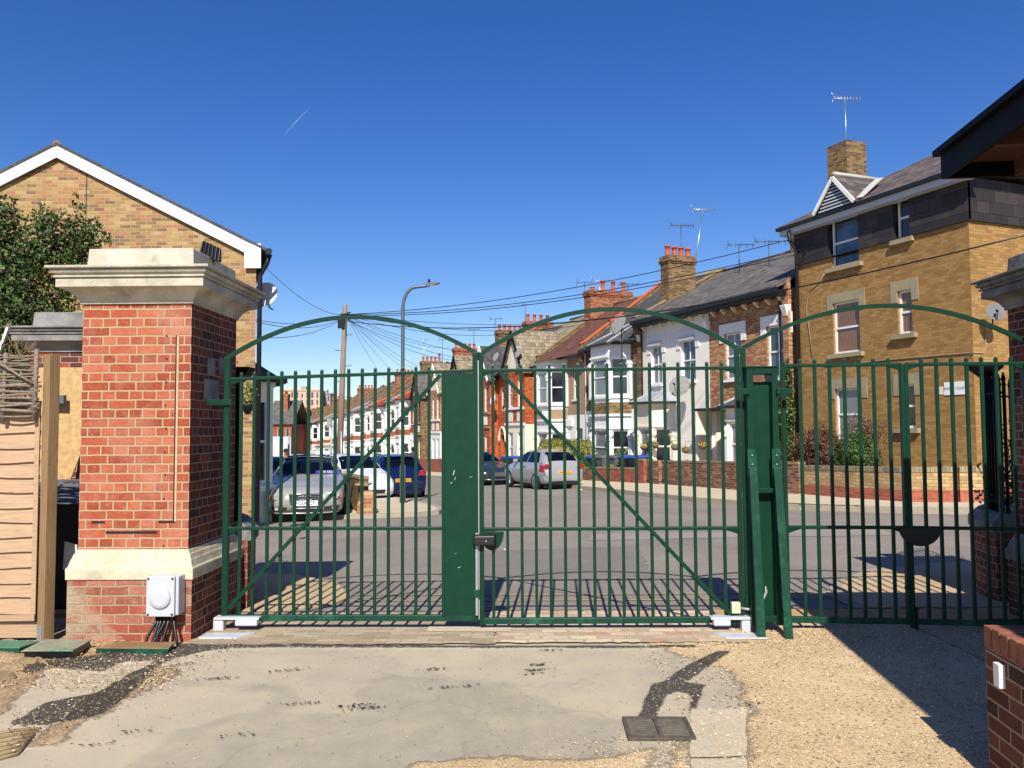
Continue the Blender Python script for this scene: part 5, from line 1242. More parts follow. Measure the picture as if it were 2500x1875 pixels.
# hanging baskets on the rendered house
for i, (px, py, yl) in enumerate(((1572, 1090, 1), (1600, 1085, 0), (1648, 1090, 0), (1674, 1097, 0), (1716, 1087, 1))):
    L_, z_ = FP(px, py, .85 if i < 3 else .35); p = RP(L_, .85 if i < 3 else .35)
    t = empty('hanging_basket', (p.x, p.y, z_), 0, ['yellow flowered hanging basket by the brick party wall', 'orange flowered hanging basket left of bay window', 'sparse green hanging basket right of bay window', 'brown hanging basket on the wall under satellite dish', 'yellow flowered hanging basket at the porch opening'][i], 'hanging basket', 'hanging baskets on the white rendered house')
    MB().lathe([(.01, -.16), (.09, -.13), (.15, -.05), (.17, 0), (.15, .01)], n=12).build('basket', M['twig'], t)
    leaves('flowers', [(0, 0, .05, .15, .15, .06)], 120, .03, [M['flower'] if yl else M['leaf_olive'], M['leaf_olive']], t, i); MB().tube([(0, 0, .0), (0, 0, .3)], .006, 4).build('chain', M['gutter'], t)
    MB().tube([(0, 0, .3), (.30, .12, .3)], .008, 4).build('hook', M['gutter'], t)

# --- the bay-fronted pair and beyond
def bayhouse(Lf, w, label, wallm, roofm, baym='white', bandm='pebble', bx=(1.8, 4.4), hip=True, door=(.35, 1.15), winm=('glass', 'net', 'glass'), ridge='coping', detail=True, upw=(.45, 1.05), cop='coping', groundm=None, doorm='door_dark', flatsill=None):
    t, zb = newhouse(Lf, w, label); x0, x1 = bx; p, c = .8, .55
    b = MB(); gm = groundm or wallm
    b.wallseg((0, 0), (w, 0), 3.15, ZE, [(upw[0], upw[1], 3.9, 5.35)], .12, 0); b.wallseg((0, 0), (w, 0), -.4, 3.15, [(door[0], door[1], -.4, 2.5)], .5, 1); b.wallseg((w, 0), (w, YB), -.4, ZE, [], .1, 0); b.wallseg((0, YB), (0, 0), -.4, ZE, [], .1, 0); b.wallseg((w, YB), (0, YB), -.4, ZE, [], .1, 0)
    b.build('wall', [M[wallm], M[gm]], t)
    window(t, (0, 0), (w, 0), upw[0], upw[1], 3.9, 5.35, .12, winm[0], 'white', 'sash', .06); sill(t, (0, 0), (w, 0), upw[0], upw[1], 3.9)
    frontdoor(t, (0, 0), (w, 0), door[0], door[1], -.1, 2.15, doorm, .45)
    fl = [dict(z0=-.4, z1=2.95, wz0=.75, wz1=2.25, mat=baym, cornice=True), dict(z0=2.95, z1=3.45, mat=bandm), dict(z0=3.45, z1=ZE-.02, wz0=3.75, wz1=5.35, mat=baym, cornice=False)]
    bay2(t, x0, x1, p, c, fl, 'white', detail, winm, 'white', 'sash', detail, detail)
    if detail: MB().box(max(.0, door[0]-.25), x0-.05, -.10, .0, 2.6, 2.95).build('door_hood', M['white'], t, bevel=.01)
    main_roof(t, 0, w, ZE, ZR, YR, YB, roofm, ridge)
    if hip: hiproof(t, x0, x1, p, c, ZE, roofm if not hip is 'x' else hip, 1.15, 1.2)
    else:
        g = MB(); pl = canted(x0-.16, x1+.16, p+.16, c); 
        ze = ZE; sl_ = (ZR-ZE)/(YR+.32)
        # main tiles carried down over the bay
        zl = ZE-.10; top_ = [(x0-.9, -.30, ZE+.10), (x1+.5, -.30, ZE+.10)]
        A, B_, C_, D_ = [(q[0], q[1], zl) for q in pl]
        g.face([B_, C_, (x1-.2, .35, ZE+.62), (x0+.2, .35, ZE+.62)]); g.face([(x0-.9, -.31, ZE+.06), B_, (x0+.2, .35, ZE+.62)]); g.face([C_, (x1+.9, -.31, ZE+.06), (x1-.2, .35, ZE+.62)]); g.face([(x0-.9, -.31, ZE+.05), (x1+.9, -.31, ZE+.05), C_, B_])
        g.build('bay_roof', M[roofm], t)
    gutter(t, 0, w, ZE+.02); downpipe(t, .12, 0, ZE, -.08, 'white')
    parapet(t, 0, -.3, ZE, YR, ZR, YB, cop)
    return t, zb
H2, z2 = bayhouse(14.35, 5.15, 'terraced house with dark slate hipped bay roof beside the white rendered house', 'brown_brick', 'slate_new', 'white', 'brown_brick', (1.55, 4.3), True, (.45, 1.25), upw=(.55, 1.15), cop='coping_red', groundm='white')
H3, z3 = bayhouse(19.5, 5.15, 'pebbledashed terraced house with brown tiled roof and white double bay', 'pebble', 'tile_brown', 'white', 'pebble', (.5, 3.1), False, (4.0, 4.75), upw=(3.75, 4.35), groundm='white', doorm='door_red')
chimney(H3, 0.05, 4.0, ZE+2.2, 10.05, .75, 2.6, 4, 'chim_brick', (.22, .6, .6, .6)) 
p = RP(9.2, 1.0); dishthing((p.x, p.y, FP(1552, 800)[1]), HROT+R(8), .46, 'dish', 'biggest pale satellite dish on a tall black mast by the party wall', 25, mastdown=1.6)

def gablehouse(Lf, w, label, wallm, roofm, gcol='cream2', gx=(2.0, 4.9), proj=.55, groundm=None, ww=((.35, .95), (1.35, 1.95)), detail=True, arch=True, panel='white', ridge='coping', side='r', slope=1.45, dark=True, frame='white'):
    t, zb = newhouse(Lf, w, label); x0, x1 = gx; gm = groundm or wallm
    b = MB(); dd = (.5, 1.4) if x0 > 1.6 else (x1+.35, min(w-.1, x1+1.25))
    up = (x0-1.15, x0-.5) if x0 > 1.6 else (x1+.5, x1+1.1)
    b.wallseg((0, 0), (w, 0), 2.9, ZE, [(up[0], up[1], 3.9, 5.3)], .12, 0); b.wallseg((0, 0), (w, 0), -.4, 2.9, [(dd[0], dd[1], -.4, 2.45)], .6, 1); b.wallseg((w, 0), (w, YB), -.4, ZE, [], .1, 0); b.wallseg((0, YB), (0, 0), -.4, ZE, [], .1, 0); b.wallseg((w, YB), (0, YB), -.4, ZE, [], .1, 0)
    b.build('wall', [M[wallm], M[wallm]], t)
    window(t, (0, 0), (w, 0), up[0], up[1], 3.9, 5.3, .12, 'glass', 'white', 'sash'); frontdoor(t, (0, 0), (w, 0), dd[0], dd[1], -.1, 2.1, 'door_dark', .55)
    # square projecting bay, both storeys
    g = MB(); gw = x1-x0; wo = [(a*gw/2.5, c*gw/2.5) for a, c in ww]
    g.wallseg((x0, 0), (x0, -proj), -.4, 2.9, [], .1, 1); g.wallseg((x1, -proj), (x1, 0), -.4, 2.9, [], .1, 1); g.wallseg((x0, -proj), (x1, -proj), -.4, 2.9, [(a, c, .75, 2.45) for a, c in wo], .12, 1)
    g.wallseg((x0, 0), (x0, -proj), 2.9, ZE, [], .1, 0); g.wallseg((x1, -proj), (x1, 0), 2.9, ZE, [], .1, 0); g.wallseg((x0, -proj), (x1, -proj), 2.9, ZE, [(a, c, 3.85, 5.45) for a, c in wo], .12, 0)
    g.build('front_bay', [M[wallm], M[gm]], t)
    for a, c in wo:
        window(t, (x0, -proj), (x1, -proj), a, c, 3.85, 5.45, .12, 'net', frame, 'sash', .08); window(t, (x0, -proj), (x1, -proj), a, c, .75, 2.45, .12, 'net', 'white', 'sash', .08)
    tr = MB(); tr.sbox((x0, -proj), (x1, -proj), .1, gw-.1, -.02, .10, 3.72, 3.85); tr.sbox((x0, -proj), (x1, -proj), -.03, gw+.03, -.02, .08, 2.84, 2.98); tr.build('string_course', M['white' if gm != wallm else 'coping'], t)
    tr = MB()
    for a, c in wo: tr.sbox((x0, -proj), (x1, -proj), a-.03, c+.03, -.01, .015, 3.06, 3.62)
    tr.build('apron_panel', M[panel], t)
    main_roof(t, 0, w, ZE, ZR, YR, YB, roofm, ridge)
    za = ZE+gw/2*slope; xm = (x0+x1)/2; yb_ = (za-ZE)/((ZR-ZE)/(YR+.32))-.32; zz0 = ZE-.12*slope
    f = MB(); f.face([(x0, -proj-.01, ZE), (x1, -proj-.01, ZE), (xm, -proj-.01, za)]); f.face([(x0, -proj, ZE), (x0, 0, ZE), (x1, 0, ZE), (x1, -proj, ZE)]); f.build('gable', M[gcol], t)
    r = MB(); e = .22; xa, xb = x0-e, x1+e; zc = ZE-e*slope; yf = -proj-.22; th = .09
    r.hexa([(xa, yf, zc), (xm, yf, za), (xm, yb_, za), (xa, -.2, zc), (xa, yf, zc+th), (xm, yf, za+th), (xm, yb_, za+th), (xa, -.2, zc+th)]); r.hexa([(xm, yf, za), (xb, yf, zc), (xb, -.2, zc), (xm, yb_, za), (xm, yf, za+th), (xb, yf, zc+th), (xb, -.2, zc+th), (xm, yb_, za+th)])
    ro = r.build('gable_roof', M[roofm], t)
    q = MB(); q.beam((xa, yf-.02, zc), (xm, yf-.02, za), .05, .20); q.beam((xb, yf-.02, zc), (xm, yf-.02, za), .05, .20); q.build('bargeboard', M['black' if dark else 'white'], ro)
    gutter(t, 0, x0-.1, ZE+.02) if x0 > .5 else gutter(t, x1+.1, w, ZE+.02)
    if arch and detail:
        a = MB(); cx = (dd[0]+dd[1])/2; rr_ = (dd[1]-dd[0])/2
        pts = [(cx+(rr_+.1)*math.cos(R(k)), -.05, 2.0+(rr_+.45)*math.sin(R(k))) for k in range(0, 181, 15)]; a.tube(pts, .07, 6); a.build('arch_moulding', M['cream2'], t)
    return t, zb
H4, z4 = gablehouse(24.65, 5.15, 'red brick gabled terraced house with beige tiles and cream ground floor', 'orange_brick', 'tile_beige', 'cream2', (1.1, 4.0), groundm='cream2', ww=((.35, .95), (1.55, 2.15)), arch=False, panel='cream2')
H5, z5 = gablehouse(29.8, 5.15, 'orange brick gabled terraced house with smooth dark slates and arched porch', 'orange_brick', 'slate_new', 'white', (1.0, 3.6), ww=((.5, 1.05), (1.5, 2.05)), arch=True, dark=False)
chimney(H5, .05, 4.2, ZE+2.4, 9.95, .7, 1.9, 4, 'chim_brick', (.5, .5, .5, .5))
p = RP(20.9, .75); dishthing((p.x, p.y, FP(1330, 858)[1]), HROT+R(10), .30, 'dish', 'grey dish standing above the gutter of the brown tiled house', 25)
p = RP(24.4, .75); dishthing((p.x, p.y, FP(1250, 872)[1]), HROT+R(10), .30, 'dish', 'grey dish left of the cream gable on a gutter bracket', 25)
p = RP(25.3, .6); t = dishthing((p.x, p.y, FP(1245, 975)[1]), HROT+R(5), .33, 'dish_white', 'white lettered satellite dish on the orange brick wall', 15)
text('dish_lettering', 'OR', .18, M['ink_grey'], t, (0, -.06, .05), (R(75), 0, 0))

# the rest of the row, copied from a few kinds, each with its own roof and walls
cols = ['white', 'cream2', 'cream', 'white']
kinds = [
 ('g', 'orange_brick', 'tile_beige', 'cream2'), ('g', 'mixbrick', 'tile_beige', 'cream2'), ('g', 'brown_brick', 'slate', 'cream'), ('b', 'far_brick', 'tile_red', 'white'),
 ('b', 'far_brick', 'slate_brown', 'cream2'), ('b', 'white', 'tile_red', 'white'), ('b', 'salmon_brick', 'slate', 'cream2'), ('b', 'cream', 'slate_brown', 'white'), ('b', 'white', 'slate', 'white'), ('b', 'far_brick', 'tile_red', 'cream2'),
 ('b', 'white', 'slate_brown', 'white'), ('b', 'cream2', 'slate', 'cream2'), ('b', 'salmon_brick', 'tile_red', 'white'), ('b', 'white', 'slate_brown', 'white'), ('b', 'cream2', 'tile_red', 'cream2'), ('b', 'white', 'slate', 'white'), ('b', 'far_brick', 'slate_brown', 'white'), ('b', 'cream', 'slate', 'cream'), ('b', 'white', 'tile_red', 'white'), ('b', 'cream2', 'slate', 'cream2')]
rn = {'tile_beige': 'beige tiled', 'slate': 'grey slated', 'tile_red': 'red tiled', 'slate_brown': 'brown slated'}
wn = {'orange_brick': 'orange brick', 'mixbrick': 'brown brick', 'brown_brick': 'dark brick', 'far_brick': 'red brick', 'white': 'white painted', 'cream': 'cream painted', 'salmon_brick': 'red brick', 'cream2': 'cream painted'}
ordn = ['seventh', 'eighth', 'ninth', 'tenth', 'eleventh', 'twelfth', 'thirteenth', 'fourteenth', 'fifteenth', 'sixteenth', 'seventeenth', 'eighteenth', 'nineteenth', 'twentieth', 'twenty-first', 'twenty-second', 'twenty-third', 'twenty-fourth', 'twenty-fifth', 'twenty-sixth']
chp = {0: 1, 2: 1, 3: 0, 4: 1, 6: 1, 8: 1, 10: 1, 12: 1, 14: 1, 16: 1, 18: 1}
ROWH = {}
for i, (kd, wm, rm, bm_) in enumerate(kinds):
    Lf = 34.95+5.15*i; far = i > 4
    lab = '%s terraced house with %s roof, %s along the row from the flats' % (wn[wm], rn[rm], ordn[i])
    if kd == 'g': t, z = gablehouse(Lf, 5.15, lab, wm, rm, bm_, (.9, 3.5) if i != 2 else (1.1, 3.4), arch=not far, ww=((.4, 1.0), (1.5, 2.1)), groundm=wm if i != 1 else 'white', panel='cream2', dark=i != 1, frame='white' if i != 2 else 'door_dark')
    else: t, z = bayhouse(Lf, 5.15, lab, wm, rm, bm_, wm if wm.endswith('brick') else 'far_brick', (.5, 3.1) if i % 2 else (1.9, 4.5), hip=True, door=(3.8, 4.6) if i % 2 else (.4, 1.2), upw=(3.75, 4.35) if i % 2 else (.5, 1.1), detail=i < 12, groundm=bm_, winm=('glass', 'net', 'glass'))
    ROWH[i] = (t, z)
    if chp.get(i) and i not in (8, 12, 16, 18): chimney(t, .05, 4.2, ZE+2.2, 10.1 if i < 6 else 9.95, .75, 2.0, 5, 'chim_brick' if i % 4 else 'brown_brick', (.45, .45, .45, .45, .8) if i == 4 else (.4,)*5)
# ------------------------------------------------------------------ the flats
FL = empty('block_of_flats', (*RP(-.35), -.30), HROT, 'three storey golden brick flats with slate hung top floor', 'block of flats')
fw = 6.12; zF = -.30
def fo(pl, pr, pt, pb_): return opn(-.35, zF, pl, pr, pt, pb_)
W1 = fo(2029, 2096, 528, 648); W2 = fo(2188, 2220, 478, 583); W3 = fo(2034, 2099, 735, 862); W4 = fo(2192, 2227, 708, 815); W5 = (W3[0], W3[1], W3[2]-2.52, W3[3]-2.52); W6 = (W4[0], W4[1], W4[2]-2.50, W4[3]-2.50)
zs1 = FP(2360, 540)[1]-zF; ze = FP(2200, 500)[1]-zF; ze = 7.78-zF
EX = (fw+.9297*7*0, 0)
b = MB(); b.wallseg((0, 0), (fw, 0), -.4, zs1, [q for q in (W3, W4, W5, W6)]+[(W1[0], W1[1], W1[2], zs1), (W2[0], W2[1], min(W2[2], zs1-.001), zs1)], .12, 0); b.wallseg((fw, 0), (fw, 9), -.4, zs1, [], .1, 0); b.wallseg((0, 9), (0, 0), -.4, ze, [], .1, 0); b.wallseg((fw, 9), (0, 9), -.4, ze, [], .1, 0)
b.build('wall', M['yellow'], FL)
b = MB(); e = .07
def hung(P, Q, ops, z0, z1, n_=.07):
    P = Vector(P); Q = Vector(Q); d = (Q-P).normalized(); nn = Vector((d.y, -d.x)); b.wallseg(P+nn*n_, Q+nn*n_, z0, z1, ops, .16, 0)
    L = (Q-P).length; b.sbox(P, Q, 0, L, -.0, n_-.004, z0, z0+.02, 0)
hung((0, 0), (fw+.07, 0), [(W1[0]-.06, W1[1]+.06, zs1, W1[3]+.02), (W2[0]-.06, W2[1]+.06, max(zs1, W2[2]-.14), W2[3]+.02)], zs1, ze-.02); hung((fw, 0), (fw, 9), [], zs1, ze-.02)
b.build('slate_hanging', M['wall_slate'], FL)
for q, gl, kd in ((W1, 'glass_blue', 'sash'), (W2, 'glass', 'sash'), (W3, 'orange_curtain', 'sash'), (W4, 'orange_curtain', 'sash'), (W5, 'net', 'sash'), (W6, 'glass', 'sash')):
    window(FL, (0, 0), (fw, 0), *q, .12, gl, 'white', kd, .055); sill(FL, (0, 0), (fw, 0), q[0]-.08, q[1]+.08, q[2]-.005, 'lintel', .12, .12)
for q in (W3, W4, W5, W6):
    b = MB(); b.sbox((0, 0), (fw, 0), q[0]-.22, q[1]+.22, 0, .02, q[3]+.0, q[3]+.28); b.sbox((0, 0), (fw, 0), q[0]-.22, q[0]-.001, 0, .0199, q[3]-.30, q[3]+.001); b.sbox((0, 0), (fw, 0), q[1]+.001, q[1]+.22, 0, .0199, q[3]-.30, q[3]+.001)
    b.build('lintel', M['lintel'], FL)
b = MB(); b.sbox((0, 0), (fw, 0), -.35, fw+.5, .30, .34, ze-.10, ze+.14); b.sbox((0, 0), (fw, 0), -.35, fw+.5, 0, .30, ze-.10, ze-.08); b.build('fascia', M['plastic_grey'], FL)
b = MB(); b.sbox((0, 0), (fw, 0), -.4, fw+.5, .34, .45, ze+.06, ze+.16); b.build('gutter', M['gutter'], FL)
b = MB(); zr = ze+2.75; rs_ = [(-.45, -.45, ze+.16), (fw+.5, -.45, ze+.16), (fw+.5, 9.4, ze+.16), (-.45, 9.4, ze+.16)]; r1 = (2.6, 4.5, zr); r2 = (fw+.5, 4.5, zr)
b.face([rs_[0], rs_[1], r2, r1]); b.face([rs_[3], rs_[0], r1]); b.face([rs_[2], rs_[3], r1, r2]); b.face([rs_[1], rs_[2], r2]); b.face(rs_[::-1])
rf = b.build('roof', M['slate_brown'], FL); MB().tube([r1, r2], .09, 8).build('ridge_tiles', M['coping'], rf)
# roof gablet with louvres over the left window
gx0 = -.35-FP(2003, 515, .4)[0]; gx1 = -.35-FP(2084, 488, .4)[0]; gm_ = (gx0+gx1)/2; za = FP(2041, 432, .4)[1]-zF; yg = -.42; zb_ = ze+.18; ybk = (za-ze-.16)/(2.75/4.95)-.45
b = MB(); b.hexa([(gx0-.15, yg-.1, zb_-.02), (gm_, yg-.1, za), (gm_, ybk, za), (gx0-.15, -.4, zb_-.02), (gx0-.15, yg-.1, zb_+.06), (gm_, yg-.1, za+.08), (gm_, ybk, za+.08), (gx0-.15, -.4, zb_+.06)]); b.hexa([(gm_, yg-.1, za), (gx1+.15, yg-.1, zb_-.02), (gx1+.15, -.4, zb_-.02), (gm_, ybk, za), (gm_, yg-.1, za+.08), (gx1+.15, yg-.1, zb_+.06), (gx1+.15, -.4, zb_+.06), (gm_, ybk, za+.08)])
gr_ = b.build('gablet_roof', M['slate_brown'], FL)
b = MB(); b.beam((gx0-.15, yg-.12, zb_-.02), (gm_, yg-.12, za-.04), .04, .11); b.beam((gx1+.15, yg-.12, zb_-.02), (gm_, yg-.12, za-.04), .04, .11); b.build('bargeboard', M['white'], gr_)
b = MB(); n = 8
for i in range(n):
    z = zb_+(za-zb_-.15)*i/n; hw = (gx1-gx0)/2*(1-(z-zb_)/(za-zb_)); b.hexa([(gm_-hw, yg-.05, z), (gm_+hw, yg-.05, z), (gm_+hw, yg+.03, z+.06), (gm_-hw, yg+.03, z+.06), (gm_-hw, yg-.05, z+.03), (gm_+hw, yg-.05, z+.03), (gm_+hw, yg+.03, z+.09), (gm_-hw, yg+.03, z+.09)])
b.build('louvres', M['plastic_grey'], gr_)
f = MB(); f.face([(gx0, yg+.05, zb_), (gx1, yg+.05, zb_), (gm_, yg+.05, za)]); f.build('gablet_back', M['ink'], gr_)
b = MB(); b.beam((gx1+.18, -.38, zb_+.09), (gm_+.12, ybk-.1, za+.09), .22, .02); b.build('lead_valley', M['lead_light'], gr_)
b = MB(); b.tube([(gm_, yg-.08, za+.09), (gm_, ybk, za+.09)], .06, 6); b.build('ridge_tiles', M['lead_light'], gr_)
# chimney with aerial
lc, zc_ = FP(2062, 450, -1.3); 
chx = -.35-FP(2060, 460, -1.6)[0]; zct = FP(2060, 352, -1.6)[1]-zF
b = MB(); b.rings([ringbox(chx-.42, chx+.42, 1.35, 2.15, ze), ringbox(chx-.42, chx+.42, 1.35, 2.15, zct)]); b.build('chimney', M['brown_brick'], FL)
downp = MB(); downp.tube([(.12, -.38, ze), (.12, -.36, ze-.3), (.12, -.10, ze-.6), (.12, -.08, -.3)], .055, 8); downp.build('downpipe', M['gutter'], FL)
pv = [hitplane(2450, 403, Vector((*RP(-.35-fw), 0)), Vector((-D2.x, -D2.y, 0))), hitplane(2443, 705, Vector((*RP(-.35-fw), 0)), Vector((-D2.x, -D2.y, 0)))]
OP = Vector((*RP(-.35), 0)); 
def toFL(p): q = Vector((p.x-OP.x, p.y-OP.y)); return -(q.dot(D2)), -(q.dot(N2)), p.z-zF
for k, p in enumerate(pv):
    x, y, z = toFL(p); v = MB(); s = fw+(.075 if k == 0 else .005)
    v.box(s, s+.03, y-.12, y+.12, z-.14, z+.14); vo = v.build('vent', M['plastic_grey'], FL)
    v = MB()
    for i in range(5): v.box(s+.031, s+.034, y-.09, y+.09, z-.11+i*.05, z-.085+i*.05)
    v.build('vent_slots', M['ink'], vo)
# name plate and small sign
x, y, z = toFL(hitplane(2330, 948, Vector((*RP(0, .02), 0)), Vector((N2.x, N2.y, 0))))
t = MB().sbox((x, 0), (x+1, 0), -.30, .34, .0, .02, z-.16, z+.16).build('name_plate', M['white_plate'], FL)
text('name_lettering', 'REDM     COURT', .085, M['ink_grey'], t, (x+.02, -.0235, z), (R(90), 0, 0))
MB().sbox((x, 0), (x+1, 0), -.48, -.34, .0, .018, z-.14, z+.06).build('small_sign', M['cream2'], FL)
# cable on the flats wall
b = MB(); pts = [hitplane(px, py, Vector((*RP(0, .02), 0)), Vector((N2.x, N2.y, 0))) for px, py in ((1983, 870), (1975, 800), (1968, 760), (1975, 710), (2000, 690), (2012, 668))]
b.tube([toFL(p) for p in pts], .014, 5)
pts = [hitplane(px, py, Vector((*RP(0, .02), 0)), Vector((N2.x, N2.y, 0))) for px, py in ((1990, 890), (2080, 888), (2150, 880), (2240, 872), (2360, 862))]; cornerpts = [toFL(p) for p in pts]
pts2 = [hitplane(px, py, Vector((*RP(-.35-fw), 0)), Vector((-D2.x, -D2.y, 0))) for px, py in ((2372, 861), (2398, 862), (2405, 845), (2402, 790))]
cp2 = [toFL(p) for p in pts2]; b.tube(cornerpts+[(fw+.03, -.03, cornerpts[-1][2])]+[(fw+.02, q[1], q[2]) for q in cp2], .014, 5)
b.build('wall_cable', M['lintel'], FL)
p = hitplane(2396, 770, Vector((*RP(-.35-fw), 0)), Vector((-D2.x, -D2.y, 0))); p = p+Vector((-D2.x, -D2.y, 0))*.35
dishthing(tuple(p), R(-15), .22, 'dish_shaded', 'small shaded grey satellite dish on the sunlit end wall of flats', 20)
p = RP(-.35-chx, -1.75); aerial((p.x, p.y, zct+zF), R(10), FP(2066, 236, -1.75)[1]-(zct+zF), 1.0, 9, 'tall galvanised aerial on the square chimney of the flats', 0, 'alu')
# ------------------------------------------------------------------ cars
def cr(p0, p1, p2, p3, t): return .5*((2*p1)+(-p0+p2)*t+(2*p0-5*p1+4*p2-p3)*t*t+(-p0+3*p1-3*p2+p3)*t*t*t)
def interp(tab, x):
    xs = [r[0] for r in tab]
    if x <= xs[0]: return tab[0][1:]
    if x >= xs[-1]: return tab[-1][1:]
    i = max(k for k in range(len(xs)) if xs[k] <= x); i = min(i, len(xs)-2); t = (x-xs[i])/(xs[i+1]-xs[i])
    return [a+(b-a)*(t*t*(3-2*t)*.5+t*.5) for a, b in zip(tab[i][1:], tab[i+1][1:])]
class Car:
    """x runs from the front (0) to the rear (L); table rows: x, half width, bottom z, belt z, top z, half width of the top"""
    def __init__(s, tab): s.tab = tab; s.L = tab[-1][0]
    def ring(s, x):
        w, zb, zs, zt_, wt = interp(s.tab, x)
        return [(0, zb), (w*.86, zb), (w*.965, zb+.06), (w, zb+(zs-zb)*.40), (w*.995, zb+(zs-zb)*.72), (w*.965, zs), (wt+(w*.965-wt)*.45, zs+(zt_-zs)*.55), (wt, zt_-(zt_-zs)*.10-.015), (wt*.8, zt_-.012), (wt*.45, zt_-.003), (0, zt_)]
    def pt(s, x, k, o=0.0):
        r = s.ring(x); k = max(0, min(10, k)); i = min(9, int(k)); t = k-i
        y = r[i][0]+(r[i+1][0]-r[i][0])*t; z = r[i][1]+(r[i+1][1]-r[i][1])*t
        if o:
            a, b = r[i], r[i+1]; n = Vector((b[1]-a[1], -(b[0]-a[0]))).normalized(); y += n.x*o; z += n.y*o
        return y, z
    def body(s, name, mat, par, step=.07):
        b = MB(); xs = []; x = 0.0
        while x < s.L-.001: xs.append(x); x += step
        xs.append(s.L); rings = []
        for x in xs:
            r = s.ring(x); rings.append([(x, -y, z) for y, z in r]+[(x, y, z) for y, z in reversed(r[1:-1])])
        b.rings(rings, smooth=True); o = b.build(name, mat, par, merge=True)
        return o
    def patch(s, name, mat, par, xa, xb, ka, kb, side, o=.006, nx=8, nk=4, shear=(0, 0), sm=True):
        """patch on the flank; shear = x shift at the top edge for the (front, rear) ends"""
        b = MB(); g = []
        for j in range(nk+1):
            k = ka+(kb-ka)*j/nk; row = []
            for i in range(nx+1):
                f = j/nk; x0 = xa+shear[0]*f; x1 = xb+shear[1]*f; x = x0+(x1-x0)*i/nx; y, z = s.pt(x, k, o); row.append((x, side*y, z))
            g.append(row)
        for j in range(nk):
            for i in range(nx): b.face([g[j][i], g[j][i+1], g[j+1][i+1], g[j+1][i]], 0, sm)
        return b.build(name, mat, par, merge=True)
    def top(s, name, mat, par, xa, xb, k0, o=.006, nx=6):
        """patch right across the top between stations (windscreen, rear window)"""
        b = MB(); ks = [k0+(10-k0)*i/6 for i in range(7)]; rows = []
        for i in range(nx+1):
            x = xa+(xb-xa)*i/nx; row = [(x, -s.pt(x, k)[0], s.pt(x, k)[1]) for k in ks]+[(x, s.pt(x, k)[0], s.pt(x, k)[1]) for k in reversed(ks[:-1])]; rows.append(row)
        sl = (rows[-1][6][2]-rows[0][6][2])/(xb-xa); n = Vector((-sl, 0, 1)).normalized()*o
        rows = [[Vector(p)+n for p in r] for r in rows]
        for i in range(nx):
            for j in range(12): b.face([rows[i][j], rows[i][j+1], rows[i+1][j+1], rows[i+1][j]], 0, True)
        return b.build(name, mat, par, merge=True)
def wheel(par, x, side, w, r=.31, spokes=5):
    b = MB(); Mx = Matrix.Translation((x, side*w, r)) @ Matrix.Rotation(R(-90*side), 4, 'X')
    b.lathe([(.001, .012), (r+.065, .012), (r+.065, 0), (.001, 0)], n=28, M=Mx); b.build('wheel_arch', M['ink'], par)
    b = MB(); b.lathe([(r-.03, -.14), (r, -.10), (r, .02), (r-.02, .04), (r-.07, .045), (r-.08, .02)], n=28, M=Mx); wh = b.build('wheel', M['tyre'], par)
    b = MB(); b.lathe([(r-.075, .018), (r-.085, .040), (r-.10, .036), (r-.105, .022)], n=28, M=Mx)
    for i in range(spokes):
        a = 2*math.pi*i/spokes; c, s_ = math.cos(a), math.sin(a); q = r-.095
        vs = [(c*.03-s_*.035, s_*.03+c*.035, .022), (c*.03+s_*.035, s_*.03-c*.035, .022), (c*q+s_*.028, s_*q-c*.028, .022), (c*q-s_*.028, s_*q+c*.028, .022)]
        vs += [(p[0], p[1], .04) for p in vs]; b.raw([Mx @ Vector(p) for p in vs], MB.BF)
    b.lathe([(.045, .02), (.045, .046), (.001, .05)], n=12, M=Mx); b.build('rim', M['alu'], wh)
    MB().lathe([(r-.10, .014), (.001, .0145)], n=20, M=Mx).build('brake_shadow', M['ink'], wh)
HATCH = [(0, .58, .34, .50, .56, .36), (.06, .74, .24, .60, .68, .48), (.25, .81, .20, .70, .80, .58), (.7, .84, .19, .82, .92, .64), (1.05, .85, .19, .90, 1.0, .66), (1.15, .85, .19, .91, 1.04, .66), (1.6, .85, .19, .93, 1.30, .60), (2.0, .85, .19, .94, 1.44, .57), (2.6, .85, .19, .95, 1.47, .57), (3.2, .85, .20, .96, 1.44, .56), (3.6, .84, .22, .97, 1.34, .55), (3.85, .81, .26, .94, 1.06, .62), (3.93, .79, .30, .80, .90, .66), (3.98, .76, .34, .66, .72, .62), (4.0, .66, .38, .58, .62, .5)]
SALOON = [(0, .60, .34, .48, .56, .40), (.06, .76, .24, .58, .66, .54), (.25, .83, .19, .66, .76, .62), (.8, .88, .18, .78, .88, .68), (1.3, .885, .18, .86, .96, .70), (1.42, .885, .18, .88, .99, .70), (1.95, .885, .18, .90, 1.27, .58), (2.4, .885, .18, .91, 1.39, .54), (3.0, .885, .18, .92, 1.40, .54), (3.5, .88, .19, .93, 1.30, .55), (3.95, .88, .20, .93, 1.06, .64), (4.2, .87, .22, .92, 1.00, .68), (4.45, .83, .27, .84, .93, .66), (4.53, .78, .32, .70, .76, .6), (4.56, .68, .36, .6, .64, .5)]
